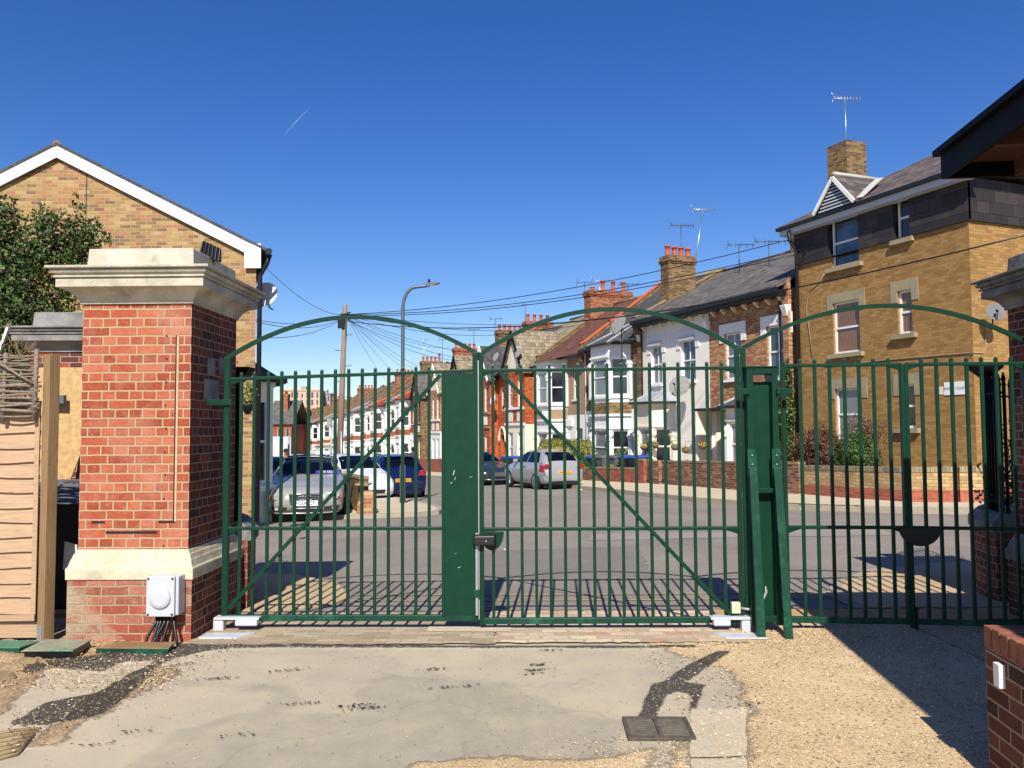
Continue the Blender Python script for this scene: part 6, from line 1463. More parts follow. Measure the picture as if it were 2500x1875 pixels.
def car(name, label, tab, paint, loc, heading, Lc, kind='hatch', plates=('front', None), roofm=None, glass='car_glass', mirrors=True, light='clear_lens', wheels=(.78, 3.22), extra=None, tail='red_lens'):
    """heading: world direction (angle) the nose points to"""
    C = Car(tab); t = empty(name, loc, heading+math.pi, label, 'car', 'cars parked along the street')
    C.body('body', paint, t)
    b = MB(); b.box(.25, C.L-.25, -.70, .70, .10, .24); b.build('underbody', M['ink'], t)
    if kind == 'hatch':
        ws = (1.13, 1.92); rw = (3.36, 3.82); sg = (1.5, 3.32)
    elif kind == 'cabrio': ws = (1.42, 2.12); rw = (3.2, 3.6); sg = (1.85, 3.3)
    else: ws = (1.42, 2.22); rw = (3.32, 3.92); sg = (1.85, 3.45)
    C.top('windscreen', M[glass], t, ws[0], ws[1], 7.15); C.top('rear_window', M[glass], t, rw[0], rw[1], 7.15)
    mid = (sg[0]+sg[1])/2
    for s in (-1, 1):
        C.patch('side_window', M[glass], t, sg[0]-.25, mid-.03, 5.2, 6.95, s, .006, shear=(.42, 0)); C.patch('side_window', M[glass], t, mid+.03, sg[1]+.12, 5.2, 6.95, s, .006, shear=(0, -.30))
        for xx in (sg[0]-.28, mid, sg[1]-.1): C.patch('door_gap', M['ink'], t, xx, xx+.010, 2.2, 5.1, s, .003, 1, 4)
        C.patch('door_handle', M['gutter'], t, mid-.22, mid-.06, 4.3, 4.5, s, .018, 2, 1)
        if mirrors: b = MB(); y, z = C.pt(ws[0]+.42, 5.3); b.rings([[(ws[0]+.38+dx, s*(y+dy), z+dz) for dy, dz in ((.02, .0), (.20, -.02), (.22, .10), (.04, .12))] for dx in (0, .09)]); b.build('wing_mirror', paint, t, bevel=.02)
        wheel(t, wheels[0], s, C.pt(wheels[0], 3)[0]-.02); wheel(t, wheels[1], s, C.pt(wheels[1], 3)[0]-.02)
        # headlight and tail light wrap the corners
        C.patch('headlight', M[light], t, .05, .50, 3.6, 5.3, s, .010, 5, 3, shear=(.06, .10))
        C.patch('tail_light', M[tail], t, C.L-.42, C.L-.06, 3.7, 5.2, s, .010, 5, 3, shear=(-.02, -.06))
    return t, C
P_SILV = carpaint('silver paint', 'a8a6a2', .6, .3); P_BLUE = carpaint('deep blue paint', '0c1646', .45, .2); P_WHITE = carpaint('white car paint', 'e4e5e8', 0, .25); P_GREY = carpaint('dark grey paint', '2e3440', .6, .25); P_SILV2 = carpaint('blue silver paint', 'a6a7ac', .6, .28); P_LB = carpaint('pale blue paint', '7c93b8', .5, .3); P_VAN = carpaint('van paint', 'd8dbe2', 0, .35); P_DB = carpaint('dark navy paint', '141c3a', .4, .2)
hd = math.atan2(D2.y, D2.x)      # away along the street
# 1. silver convertible, nose to the camera
ga = Vector((-4.72, 19.3, 0)); a_h = R(-90)+R(-3.0)
t, C = car('parked_car', 'silver convertible with black soft top and blue FOR SALE strip, parked nose out', [(r[0], r[1], r[2], r[3], r[4], r[5]) for r in SALOON], P_SILV, (-4.62, 18.55, gz(-4.7, 19)+.02), R(-77.5), 4.56, 'cabrio')
# front face of that car (local x=0 plane faces the camera)
def frontbox(nm, mat, y0, y1, z0, z1, x0=-.02, x1=.08, bev=.006): return MB().box(x0, x1, y0, y1, z0, z1).build(nm, mat, t, bevel=bev)
C.top('soft_top', M['cloth_black'], t, 2.16, 3.7, 6.6, .012, 10)
b = MB(); b.tube([(2.13, -.66, 1.20), (2.10, -.56, 1.345), (2.12, -.3, 1.385), (2.12, 0, 1.392), (2.12, .3, 1.385), (2.10, .56, 1.345), (2.13, .66, 1.20)], .018, 6); b.build('windscreen_frame', M['alu'], t)
# grille: tall trapezium with bars, rings badge
gp_ = [(-.36, .62), (.36, .62), (.33, .42), (.27, .30), (-.27, .30), (-.33, .42)]
b = MB(); b.rings([[(-.012, y, z) for y, z in gp_], [(.06, y, z) for y, z in gp_]]); g_ = b.build('grille', M['ink'], t)
b = MB(); b.tube([(-.018, y, z) for y, z in gp_+[gp_[0]]], .012, 6)
for i in range(7): z = .33+.045*i; b.box(-.024, -.012, -.33, .33, z, z+.008)
for i in range(9): y = -.28+.07*i; b.box(-.024, -.012, y-.003, y+.003, .31, .62)
b.build('grille_bars', M['alu'], g_)
b = MB()
for k in range(4):
    y0 = -.105+.07*k; b.tube([(-.034, y0+.045*math.cos(a), .535+.045*math.sin(a)) for a in [2*math.pi*i/16 for i in range(17)]], .006, 5, cap=False)
b.build('ring_badge', M['alu'], t)
pl_ = frontbox('number_plate', M['white_plate'], -.27, .27, .36, .475, -.05, -.03, .002); text('plate_lettering', 'FG06 CF', .115, M['ink'], t, (-.0515, 0, .418), (R(90), 0, R(-90)))
for s in (-1, 1):
    b = MB(); b.rings([[(x, s*y, z) for y, z in ((.44, .50), (.70, .50), (.76, .60), (.60, .66), (.42, .62))] for x in (.0, .12)]); b.build('headlight', M['clear_lens'], t, bevel=.01)
    b = MB(); b.rings([[(x, s*y, z) for y, z in ((.705, .505), (.80, .52), (.80, .60), (.765, .61))] for x in (.05, .2)]); b.build('indicator', M['orange_lens'], t, bevel=.008)
    b = MB(); b.rings([[(x, s*y, z) for y, z in ((.42, .25), (.72, .27), (.74, .36), (.40, .34))] for x in (-.0, .08)]); b.build('air_intake', M['ink'], t, bevel=.008)
    b = MB(); b.lathe([(.04, 0), (.04, .012)], n=12, M=Matrix.Translation((-.012, s*.62, .305)) @ Matrix.Rotation(R(-90), 4, 'Y')); b.build('fog_lamp', M['clear_lens'], t)
b = MB(); b.rings([[(x, y, z) for y, z in ((-.25, .30), (.25, .30), (.22, .215), (-.22, .215))] for x in (-.008, .06)]); b.build('lower_grille', M['ink'], t)
b = MB(); b.tube([(.10, -.74, .215), (.0, -.5, .20), (-.02, 0, .195), (.0, .5, .20), (.10, .74, .215)], .018, 6); b.build('bumper_lip', P_SILV, t)
b = MB(); b.hexa([(1.42, -.74, .985), (1.42, -.20, .985), (1.46, -.20, .985), (1.46, -.74, .985), (1.50, -.72, 1.07), (1.50, -.20, 1.06), (1.53, -.20, 1.06), (1.53, -.72, 1.07)]); fsx = b.build('sale_strip', plain('blue sale strip', '20318c', .5, var=.05), t); fsx.rotation_euler = (0, 0, 0)
text('sale_lettering', 'FOR SALE', .085, M['white_plate'], t, (1.445, -.46, 1.03), (R(90), 0, R(-90)))
b = MB(); b.tube([(1.36, .55, .965), (1.40, .1, 1.0), (1.42, -.05, 1.0)], .008, 5); b.tube([(1.36, .05, .985), (1.40, -.35, 1.0), (1.42, -.52, .99)], .008, 5); b.build('wiper', M['ink'], t)
# 2. white car behind the low wall, nose to the camera
t2, C2 = car('parked_car', 'white car facing the camera behind the telegraph pole foot', HATCH, P_WHITE, (-4.35, 25.6, gz(-5, 27)), R(-64), 4.0)
b = MB(); b.rings([[(x, y, z) for y, z in ((-.42, .30), (.42, .30), (.46, .42), (-.46, .42))] for x in (-.012, .06)]); b.build('grille', M['ink'], t2)
# 3. deep blue hatchback, tail to the camera
p3 = Vector((-3.55, 27.0)); t3, C3 = car('parked_car', 'deep blue hatchback seen from behind at the left kerb', HATCH, P_BLUE, (p3.x+D2.x*4.0, p3.y+D2.y*4.0, gz(-4, 29)), hd, 4.0)
def tail(t, C, L, plate, badge=None, mat=P_BLUE):
    MB().box(L-.02, L+.012, -.26, .26, .60, .71).build('number_plate', M['yellow_plate'], t, bevel=.002)
    if plate: text('plate_lettering', plate, .10, M['ink'], t, (L+.0135, 0, .655), (R(90), 0, R(90)))
    MB().box(L-.25, L-.02, -.62, .62, .20, .36).build('rear_bumper', M['gutter'] if mat is not P_BLUE else P_BLUE, t, bevel=.03)
    for s in (-1, 1):
        b = MB(); b.rings([[(x, s*y, z) for y, z in ((.50, .80), (.76, .78), (.80, .88), (.74, .98), (.60, .96))] for x in (L-.22, L-.045)]); b.build('tail_light', M['red_lens'], t, bevel=.015)
    b = MB(); b.box(3.40, 3.62, -.50, .50, 1.395, 1.42); b.build('roof_spoiler', mat, t, bevel=.01)
tail(t3, C3, 4.0, 'OU10 OEH')
b = MB(); b.tube([(4.0-.03, .055*math.cos(a), .86+.055*math.sin(a)) for a in [2*math.pi*i/16 for i in range(17)]], .007, 5, cap=False)
b.tube([(3.975, -.035, .90), (3.975, -.012, .86), (3.975, 0, .875), (3.975, .012, .86), (3.975, .035, .90)], .005, 4); b.tube([(3.975, -.03, .87), (3.975, -.014, .82), (3.975, 0, .85), (3.975, .014, .82), (3.975, .03, .87)], .005, 4); b.build('round_badge', M['alu'], t3)
# 4. silver hatchback on the right
L5 = 4.0; p5 = Vector((1.95, 30.4)); t5, C5 = car('parked_car', 'silver hatchback seen from behind at the right kerb', HATCH, P_SILV2, (p5.x-.37*4.0-.15, p5.y+.9297*4.0, gz(1.4, 32)), hd+R(2), 4.0)
tail(t5, C5, 4.0, 'WU63 JDJ', None, P_SILV2); MB().box(3.46, 3.52, -.18, .18, 1.425, 1.45).build('brake_light', M['red_lens'], t5, bevel=.005)
# 5. dark saloon nose to camera behind it
p6 = RP(0); t6, C6 = car('parked_car', 'dark grey saloon facing the camera in front of the silver hatchback', SALOON, P_GREY, (-.55, 35.3, gz(-.6, 36)), hd+math.pi+R(3), 4.56, 'saloon')
b = MB(); b.rings([[(x, y, z) for y, z in ((-.22, .40), (.22, .40), (.25, .56), (-.25, .56))] for x in (-.012, .06)]); b.build('grille', M['alu'], t6)
b = MB(); b.tube([(.06, -.68, .28), (-.01, -.4, .26), (-.015, 0, .25), (-.01, .4, .26), (.06, .68, .28)], .02, 6); b.build('chrome_lip', M['alu'], t6)
# farther cars
def slot(px, Y): return atY(px, 1100, Y).x
for i, (px, Y, tab, pn, lab, h_, kd) in enumerate([
    (735, 43, HATCH, P_WHITE, 'white hatchback far off above the roof of silver convertible', hd+math.pi, 'hatch'),
    (771, 38, SALOON, P_LB, 'pale blue car beyond the silver convertible', hd+math.pi, 'saloon'),
    (808, 35, SALOON, P_DB, 'dark navy car between the sign post and the pole', hd+math.pi, 'saloon'),
    (676, 26.5, SALOON, P_DB, 'dark navy car under the pale van at the left bay window', hd+math.pi, 'saloon'),
    (845, 34, HATCH, P_WHITE, 'white car mostly hidden by the pole foot', hd+math.pi, 'hatch')]):
    car('parked_car', lab, tab, pn, (slot(px, Y), Y, gz(slot(px, Y), Y)), h_, 4.0, kd)
t = empty('parked_van', (slot(668, 36)-.6, 36, gz(-10.5, 36)), hd+math.pi, 'pale box van half hidden behind the left bay window', 'van')
b = MB(); b.rings([ringbox(.0, 3.2, -.95, .95, .6), ringbox(.0, 3.2, -.95, .95, 2.35)]); b.build('cargo_box', P_VAN, t, bevel=.05)
b = MB(); b.hexa([(-1.6, -.9, .4), (0, -.9, .4), (0, .9, .4), (-1.6, .9, .4), (-.9, -.85, 1.9), (0, -.88, 2.0), (0, .88, 2.0), (-.9, .85, 1.9)]); b.build('cab', P_VAN, t, bevel=.05)
for sx in (-1.0, 2.4):
    for s in (-1, 1): wheel(t, sx, s, .90, .34)
# roof rack bits on a distant estate
t = empty('parked_van', (slot(778, 58), 58, gz(-13, 58)), hd+math.pi, 'distant white van with a load on its roof rack', 'van')
MB().rings([ringbox(0, 4.4, -.9, .9, .4), ringbox(.1, 4.3, -.88, .88, 1.0), ringbox(1.0, 4.2, -.8, .8, 1.85)]).build('body', P_WHITE, t, bevel=.06)
b = MB(); b.tube([(1.2, -.6, 2.0), (4.0, -.6, 2.0)], .03, 5); b.tube([(1.2, .6, 2.0), (4.0, .6, 2.0)], .03, 5); b.box(1.4, 3.8, -.5, .5, 2.03, 2.16); b.build('roof_rack', M['timber'], t)
MB().box(.30, .95, -.7, .7, 1.1, 1.6).build('windscreen', M['car_glass'], t, bevel=.05)
for sx in (.8, 3.6):
    for s in (-1, 1): wheel(t, sx, s, .87, .32)

# ------------------------------------------------------------------ people
def person(loc, rotz, label, skin, top, legs, hairm, cap=None, arm=0.25):
    """one continuous skinned body; clothing is a second skinned shell over it"""
    t = empty('person', loc, rotz, label, 'person')
    def skinned(name, verts, edges, rad, mat, parent, sub=1):
        me = bpy.data.meshes.new(name); me.from_pydata(verts, edges, []); o = bpy.data.objects.new(name, me); COL.objects.link(o)
        m = o.modifiers.new('s', 'SKIN'); sv = me.skin_vertices[0].data if me.skin_vertices else None
        if sv is None:
            bm = bmesh.new(); bm.from_mesh(me); lay = bm.verts.layers.skin.verify(); bm.to_mesh(me); bm.free(); sv = me.skin_vertices[0].data
        for i, r in enumerate(rad): sv[i].radius = r if isinstance(r, tuple) else (r, r)
        sv[0].use_root = True
        o.modifiers.new('sub', 'SUBSURF').levels = sub; o.modifiers['sub'].render_levels = sub
        dg = bpy.context.evaluated_depsgraph_get(); me2 = bpy.data.meshes.new_from_object(o.evaluated_get(dg)); bpy.data.objects.remove(o)
        me2.name = name; me2.materials.clear(); me2.materials.append(mat)
        for p in me2.polygons: p.use_smooth = True
        o2 = bpy.data.objects.new(name, me2); COL.objects.link(o2); o2.parent = parent; return o2
    V = [(0, 0, .95), (0, .01, 1.15), (0, .01, 1.38), (0, 0, 1.50), (0, -.01, 1.60), (0, -.02, 1.72)]; E = [(0, 1), (1, 2), (2, 3), (3, 4), (4, 5)]; RD = [(.15, .11), (.14, .10), (.16, .10), .055, .085, .075]
    for s in (-1, 1):
        b = len(V); V += [(s*.19, 0, 1.40), (s*.25, .01, 1.13), (s*.25, -arm*.8, .90), (s*.25, -arm, .84)]; E += [(2, b), (b, b+1), (b+1, b+2), (b+2, b+3)]; RD += [.055, .042, .028, .03]
        for k in range(5):
            f = len(V); dx = (-.032+.016*k); L = (.05, .075, .08, .075, .055)[k] if k else .05
            V += [(s*.25+dx*s, -arm-.01-(.02 if k else -.01), .80 if k else .83), (s*.25+dx*s*1.2, -arm-.03, .80-L*.6 if k else .80)]; E += [(b+3, f), (f, f+1)]; RD += [.010, .008]
        h = len(V); V += [(s*.10, 0, .90), (s*.11, -.02*s, .50), (s*.11, .02, .09), (s*.12, -.14, .05)]; E += [(0, h), (h, h+1), (h+1, h+2), (h+2, h+3)]; RD += [.085, .058, .042, .035]
    skinned('body', V, E, RD, M[skin], t)
    Vc = [(0, 0, 1.0), (0, .01, 1.18), (0, .01, 1.40), (0, .0, 1.47)]; Ec = [(0, 1), (1, 2), (2, 3)]; Rc = [(.175, .13), (.165, .125), (.18, .12), .075]
    for s in (-1, 1): b = len(Vc); Vc += [(s*.19, 0, 1.40), (s*.255, .01, 1.13), (s*.255, -arm*.75, .93)]; Ec += [(2, b), (b, b+1), (b+1, b+2)]; Rc += [.075, .06, .045]
    skinned('jacket', Vc, Ec, Rc, M[top], t)
    Vt = [(0, 0, .95)]; Et = []; Rt = [(.165, .12)]
    for s in (-1, 1): b = len(Vt); Vt += [(s*.10, 0, .88), (s*.11, -.02*s, .50), (s*.11, .02, .11)]; Et += [(0, b), (b, b+1), (b+1, b+2)]; Rt += [.10, .075, .06]
    skinned('trousers', Vt, Et, Rt, M[legs], t)
    b = MB(); Mh = Matrix.Translation((0, .0, 1.665))
    b.lathe([(.088, -.03), (.095, .02), (.085, .07), (.05, .105), (.001, .115)], n=14, M=Mh @ Matrix.Rotation(R(-12), 4, 'X')); b.build('cap' if cap else 'hair', M[cap or hairm], t)
    b = MB(); b.tube([(0, -.10, 1.655), (0, -.125, 1.62), (0, -.10, 1.61)], [.008, .014, .01], 5)
    for s in (-1, 1): b.lathe([(.001, -.02), (.018, -.01), (.018, .012), (.001, .022)], (s*.09, 0, 1.64), 8)
    b.build('face_features', M[skin], t)
    b = MB()
    for s in (-1, 1): b.box(s*.035-.012, s*.035+.012, -.103, -.093, 1.655, 1.665)
    b.box(-.025, .025, -.104, -.094, 1.575, 1.582); b.build('eyes_and_mouth', M['ink'], t)
    return t
person((atY(1008, 1100, 44).x, 44, gz(-5.3, 44)), R(160), 'person with short dark hair and navy top standing beyond the deep blue hatchback', 'skin_dark', 'cloth_navy', 'cloth_black', 'hair')
person((atY(698, 1100, 33).x, 33, gz(-9, 33)), R(20), 'person in black clothes and dark cap behind the silver convertible', 'skin', 'cloth_black', 'cloth_black', 'hair', 'cloth_black')

# ------------------------------------------------------------------ street furniture
p = G(983, 1236); lp = empty('street_lamp', tuple(p), 0, 'grey steel street lamp with bent arm on the left corner footway', 'street lamp')
zt1 = atY(983, 690, p.y).z-p.z; xr = (1072-983)/F*p.y
b = MB(); pts = [(0, 0, 1.1), (0, 0, 3), (0, 0, zt1-.75)]+[(.36*(1-math.cos(R(a))), 0, zt1-.75+.62*math.sin(R(a))) for a in (15, 30, 45, 60, 75, 88)]+[(.62, 0, zt1-.10), (.68, 0, zt1-.095)]
b.tube(pts, [.052]*3+[.046]*(len(pts)-3), 12); b.build('column', M['column'], lp); MB().tube([(0, 0, -.05), (0, 0, 1.12), (0, 0, 1.16)], [.085, .085, .055], 12).build('base', M['column'], lp)
b = MB(); b.hexa([(.64, -.05, zt1-.13), (1.02, -.11, zt1-.04), (1.02, .11, zt1-.04), (.64, .05, zt1-.13), (.66, -.05, zt1-.02), (1.03, -.10, zt1+.01), (1.03, .10, zt1+.01), (.66, .05, zt1-.02)]); b.build('lantern', M['column'], lp, bevel=.01)
MB().box(.78, 1.0, -.08, .08, zt1-.095, zt1-.085).build('lens', M['clear_lens'], lp); MB().tube([(.74, 0, zt1), (.74, 0, zt1+.09)], .035, 10).build('sensor', M['ink'], lp)
PY = 33.0; pt_ = atY(843, 745, PY); pz = gz(pt_.x, PY); tp = empty('telegraph_pole', (pt_.x-.05, PY, pz), 0, 'weathered wooden telegraph pole carrying the fan of overhead wires', 'telegraph pole')
hp = pt_.z-pz; pbx = atY(829, 1100, PY).x-(pt_.x-.05)
b = MB(); b.tube([(pbx-.05, 0, 0), (.05, 0, hp)], [.14, .095], 12); b.build('pole', M['timber'], tp)
b = MB(); b.box(-.22, .05, -.16, -.06, hp-.95, hp-.55); b.build('junction_box', M['cable'], tp, bevel=.01)
b = MB(); b.lathe([(.12, hp-.42), (.2, hp-.40), (.2, hp-.36), (.12, hp-.34)], (.05, 0, 0), 12); b.tube([(.05, -.02, hp-.34), (.28, -.05, hp-.30)], .03, 5); b.build('wire_ring', M['gutter'], tp)
b = MB()
for i in range(8):
    z = 1.9+i*.62; s = 1 if i % 2 else -1; xx = pbx+(.05-pbx)*z/hp; b.tube([(xx+s*.10, -.05, z), (xx+s*.32, -.05, z+.01), (xx+s*.32, -.05, z+.05)], .012, 4)
b.build('climbing_step', M['gutter'], tp)
b = MB(); b.tube([(pbx+.1, -.15, .1), (pbx+.1, -.16, 2.4)], .045, 8); b.build('cable_guard', M['galv'], tp)
p = G(1337, 1166, .12); t = empty('sign_post', (atY(1343, 1100, 31.5).x, 31.5, gz(2.8, 31)+.12), 0, 'grey sign post with blank plate beside the silver hatchback', 'sign post')
zt1 = atY(1340, 1003, 31.5).z-t.location.z; MB().tube([(0, 0, 0), (0, 0, zt1)], .038, 8).build('post', M['galv'], t); MB().box(-.30, .02, -.05, -.035, zt1-.36, zt1).build('plate', M['plastic_grey'], t, bevel=.01)
for k, (px, Y, ptop, pw, lab) in enumerate(((809, 30, 1022, 0.16, 'thin grey sign post with a small plate left of the telegraph pole'), (705, 30, 1063, .14, 'short grey post behind the person in black'))):
    v = atY(px, ptop, Y); z0 = gz(v.x, Y); t = empty('sign_post', (v.x, Y, z0), 0, lab, 'sign post'); MB().tube([(0, 0, 0), (0, 0, v.z-z0)], .035, 8).build('post', M['galv'], t)
    if k == 0: MB().box(-.16, .02, -.05, -.035, v.z-z0-.32, v.z-z0).build('plate', M['galv'], t, bevel=.008)

# overhead wires
def wire(a, b_, sag, label, r=.009, grp='overhead wires from the telegraph pole'):
    a = Vector(a); b_ = Vector(b_); n = 14; m = MB(); m.tube([a+(b_-a)*(i/n)-Vector((0, 0, 4*sag*(i/n)*(1-i/n))) for i in range(n+1)], r, 4); o = m.build('overhead_wire', M['cable']); return tag(o, label, 'wire', grp)
ptop = Vector((pt_.x+.0, PY, pt_.z-.38)); plow = Vector((pt_.x, PY, atY(843, 783, PY).z))
wire(ptop, atY(629, 633, 17.9), .35, 'wire sagging from pole top up to the gutter of the gabled house', .009)
wire(ptop, atY(600, 776, 21), .25, 'upper of the two near-level wires going left from the pole', .009)
wire(ptop+Vector((0, 0, -.1)), atY(600, 778, 19.5), .32, 'lower of the two near-level wires going left from the pole', .009)
wire(ptop+Vector((0, 0, -.1)), atY(600, 822, 20), .3, 'wire dropping from the pole to the left house at gate arch height', .009)
wire(ptop, atY(1975, 572, 24.6), .45, 'topmost of the long wires rising right to the flats', .013)
wire(ptop, atY(1975, 604, 24.6), .50, 'middle one of the long wires rising right to the flats', .013)
wire(ptop+Vector((.05, 0, -.05)), atY(1975, 613, 24.6), .52, 'lowest of the three long wires rising right to the flats', .013)
wire(plow, atY(2560, 560, 15.0), .9, 'dark cable crossing the whole golden brick flats wall', .016)
for i, (px, py, Y, s) in enumerate(((1480, 775, 45, .4), (1440, 790, 42, .5), (1340, 800, 44, .6), (1180, 865, 52, .3), (1100, 850, 58, .35), (1060, 905, 62, .4), (1020, 915, 67, .35), (985, 925, 72, .3), (950, 935, 76, .3), (1010, 900, 60, .2), (1150, 880, 50, .5), (1230, 880, 47, .5))):
    wire(ptop+Vector((.1, 0, -.02*i)), atY(px, py, Y), s, ['wire running right to the second chimney', 'wire running right to the roof of pebbledashed house', 'wire running right to the cream gable', 'wire to the orange brick gabled house', 'wire passing above the beige gable', 'wire dropping to the white gable behind the green panel', 'wire dropping to the ninth house of the row', 'wire dropping to the tenth house of the row', 'wire dropping to the eleventh house of the row', 'steepest wire dropping right of the lamp column', 'wire to the gutter of the dark slated gabled house', 'wire to the dish left of the cream gable'][i], .010)

# aerials on the terrace, and stray dishes
for i, (px, py0, py1, Y, bm_, n_, lab, tilt, cl) in enumerate((
    (1664, 640, 548, 37.0, .95, 9, 'spindly aerial straight above the big brown chimney', 0, 'alu_dark'), (1690, 665, 508, 37.0, 1.0, 9, 'tall leaning aerial with ringed mast beside the big brown chimney', .20, 'alu'),
    (1427, 740, 688, 46, .8, 0, 'aerial on a thin pole left of the wide red chimney', 0, 'alu_dark'), (1465, 735, 683, 47, .9, 0, 'pale thin aerial above the three red pots', 0, 'alu'), (1533, 740, 692, 44, .9, 4, 'many-armed aerial right of the wide red chimney', 0, 'alu_dark'),
    (1282, 775, 742, 55, .4, 0, 'short stub aerial on the four pot chimney', 0, 'alu_dark'), (1209, 845, 777, 58, .7, 2, 'bent aerial on thin pole right of the fourth chimney', 0, 'alu_dark'), (1157, 830, 803, 62, .7, 0, 'small aerial above the brown fourth chimney', 0, 'alu_dark'),
    (1080, 880, 828, 70, .5, 0, 'faint aerial by the five pot chimney', 0, 'alu_dark'), (1035, 900, 828, 72, .6, 0, 'faint thin aerial left of the five pot chimney', 0, 'alu'), (1805, 645, 595, 33, .95, 5, 'aerial left of the two pot chimney', 0, 'alu_dark'), (1878, 640, 587, 31, 1.1, 5, 'aerial right of the two pot chimney', 0, 'alu_dark'))):
    v = atY(px, py0, Y); h = atY(px, py1, Y).z-v.z; aerial(tuple(v), R(15), h, bm_*1.25, n_, lab, tilt, cl, 1.3)

# ------------------------------------------------------------------ garden walls, hedges, bins
def gwall(name, pts, h, mat, label, cap=None, th=.22, group=None, zoff=.1, plinth=None, soldier=None):
    t = empty(name, (pts[0][0], pts[0][1], 0), 0, label, 'garden wall', group); P0 = Vector(pts[0]); loc = [Vector(p)-P0 for p in pts]
    b = MB(); c = MB(); pm = MB()
    for a, d, wa, wd in zip(loc, loc[1:], pts, pts[1:]):
        za, zd = gz(*wa)+zoff, gz(*wd)+zoff; tt = (d-a).normalized(); n = Vector((tt.y, -tt.x))*th/2
        def sec(mb, k, za0, za1, zd0, zd1, m=0):
            nn = n*k; mb.hexa([(a.x+nn.x, a.y+nn.y, za0), (d.x+nn.x, d.y+nn.y, zd0), (d.x-nn.x, d.y-nn.y, zd0), (a.x-nn.x, a.y-nn.y, za0), (a.x+nn.x, a.y+nn.y, za1), (d.x+nn.x, d.y+nn.y, zd1), (d.x-nn.x, d.y-nn.y, zd1), (a.x-nn.x, a.y-nn.y, za1)], m)
        p0 = 0
        if plinth: sec(pm, 1.03, za-.2, za+plinth, zd-.2, zd+plinth); p0 = plinth
        sec(b, 1, za+p0-(.2 if not plinth else 0), za+h, zd+p0-(.2 if not plinth else 0), zd+h); sec(c, 1.12, za+h+.001, za+h+(.12 if cap == 'soldier' else .07), zd+h+.001, zd+h+(.12 if cap == 'soldier' else .07))
    b.build('brickwork', M[mat], t)
    if cap: c.build('coping', M['coping'] if cap != 'soldier' else soldier, t, bevel=.008)
    if plinth: pm.build('plinth', M['salmon_brick'], t)
    return t
SOLD = brick('soldier course', ['8f8468', '9a8c6c', '7d745e', 'a5966f'], '6e6650', bw=.075, bh=.30, ms=.012, offset=0)
def Lat(px, off): r = (px-1250)/F; X0 = 8.8+N2.x*off; Y0 = 26+N2.y*off; return (X0-r*Y0)/(.3682+.9297*r)
gwall('garden_wall', [(7.75, 22.1), (8.3, 19.9), (8.8, 18.35), (9.6, 17.95), (12.5, 17.85)], .66, 'buff_brick', 'buff brick garden wall with red base bending round the corner of the flats', 'soldier', plinth=.28, soldier=SOLD)
WO = 1.75
gwall('garden_wall', [tuple(RP(Lat(1634, WO), WO)), (7.0, 24.2), (7.7, 22.1)], .80, 'garden_brick', 'rough brown brick garden wall in front of the porch openings', 'c')
gwall('garden_wall', [tuple(RP(Lat(1590, WO), WO)), tuple(RP(Lat(1612, WO), WO))], .80, 'garden_brick', 'short brown brick garden wall between two iron gates', 'c')
gwall('garden_wall', [tuple(RP(Lat(1556, WO), WO)), tuple(RP(Lat(1575, WO), WO))], .85, 'garden_red', 'red brick gate pier beside the black bins with blue lids', 'c')
gwall('garden_wall', [tuple(RP(Lat(1455, WO), WO)), tuple(RP(Lat(1554, WO), WO))], .52, 'garden_red', 'low red brick garden wall in front of the wheelie bins', 'c')
gwall('garden_wall', [tuple(RP(24.5, 1.8)), tuple(RP(Lat(1452, 1.8), 1.8))], .5, 'garden_brick', 'brick garden wall under the clipped hedge', 'c')
gwall('garden_wall', [tuple(RP(60, 1.8)), tuple(RP(25.2, 1.8))], .85, 'garden_red', 'long red brick garden wall behind the deep blue hatchback', 'c')
gwall('garden_wall', [tuple(RP(140, 1.8)), tuple(RP(61, 1.8))], .9, 'far_brick', 'far stretch of garden wall along the white houses', 'c')
for (L_, lab) in ((Lat(1623, WO), 'arched iron garden gate right of the short brown wall'), (Lat(1582, WO), 'arched iron garden gate left of the short brown wall')):
    q = RP(L_, 1.75); t = empty('garden_gate', (q.x, q.y, gz(q.x, q.y)+.1), HROT, lab, 'garden gate'); b = MB()
    for i in range(7): x = -.36+.12*i; b.tube([(x, 0, .05), (x, 0, .85+.12*math.cos(x*4))], .012, 4)
    b.tube([(-.38, 0, .12), (.38, 0, .12)], .014, 4); b.tube([(-.4+.1*i, 0, .86+.13*math.cos((-.4+.1*i)*4)) for i in range(9)], .016, 4); b.build('ironwork', M['gutter'], t)
# low wall beside the silver convertible
lwp = [(-3.52, 19.7), (-4.05, 21.4), (-4.65, 23.3)]
t = gwall('garden_wall', lwp, .78, 'brown_brick', 'crumbling low brown brick wall beside the silver convertible', 'c')
MB().hexa([(-.18, -.22, .38), (.14, -.26, .36), (.16, .2, .38), (-.16, .2, .39), (-.18, -.22, .42), (.14, -.26, .40), (.16, .2, .42), (-.16, .2, .43)]).build('loose_coping', M['coping'], t, bevel=.01)
t = empty('brick_pier', (-3.42, 19.50, gz(-3.4, 19.5)), R(12), 'broken brick pier at the end of the crumbling low wall', 'pier')
MB().rings([ringbox(-.24, .22, -.2, .2, -.1), ringbox(-.22, .2, -.18, .2, .3), ringbox(-.15, .18, -.16, .18, .5), ringbox(-.12, .14, -.12, .14, .62)]).build('brickwork', M['mixbrick'], t, bevel=.012)
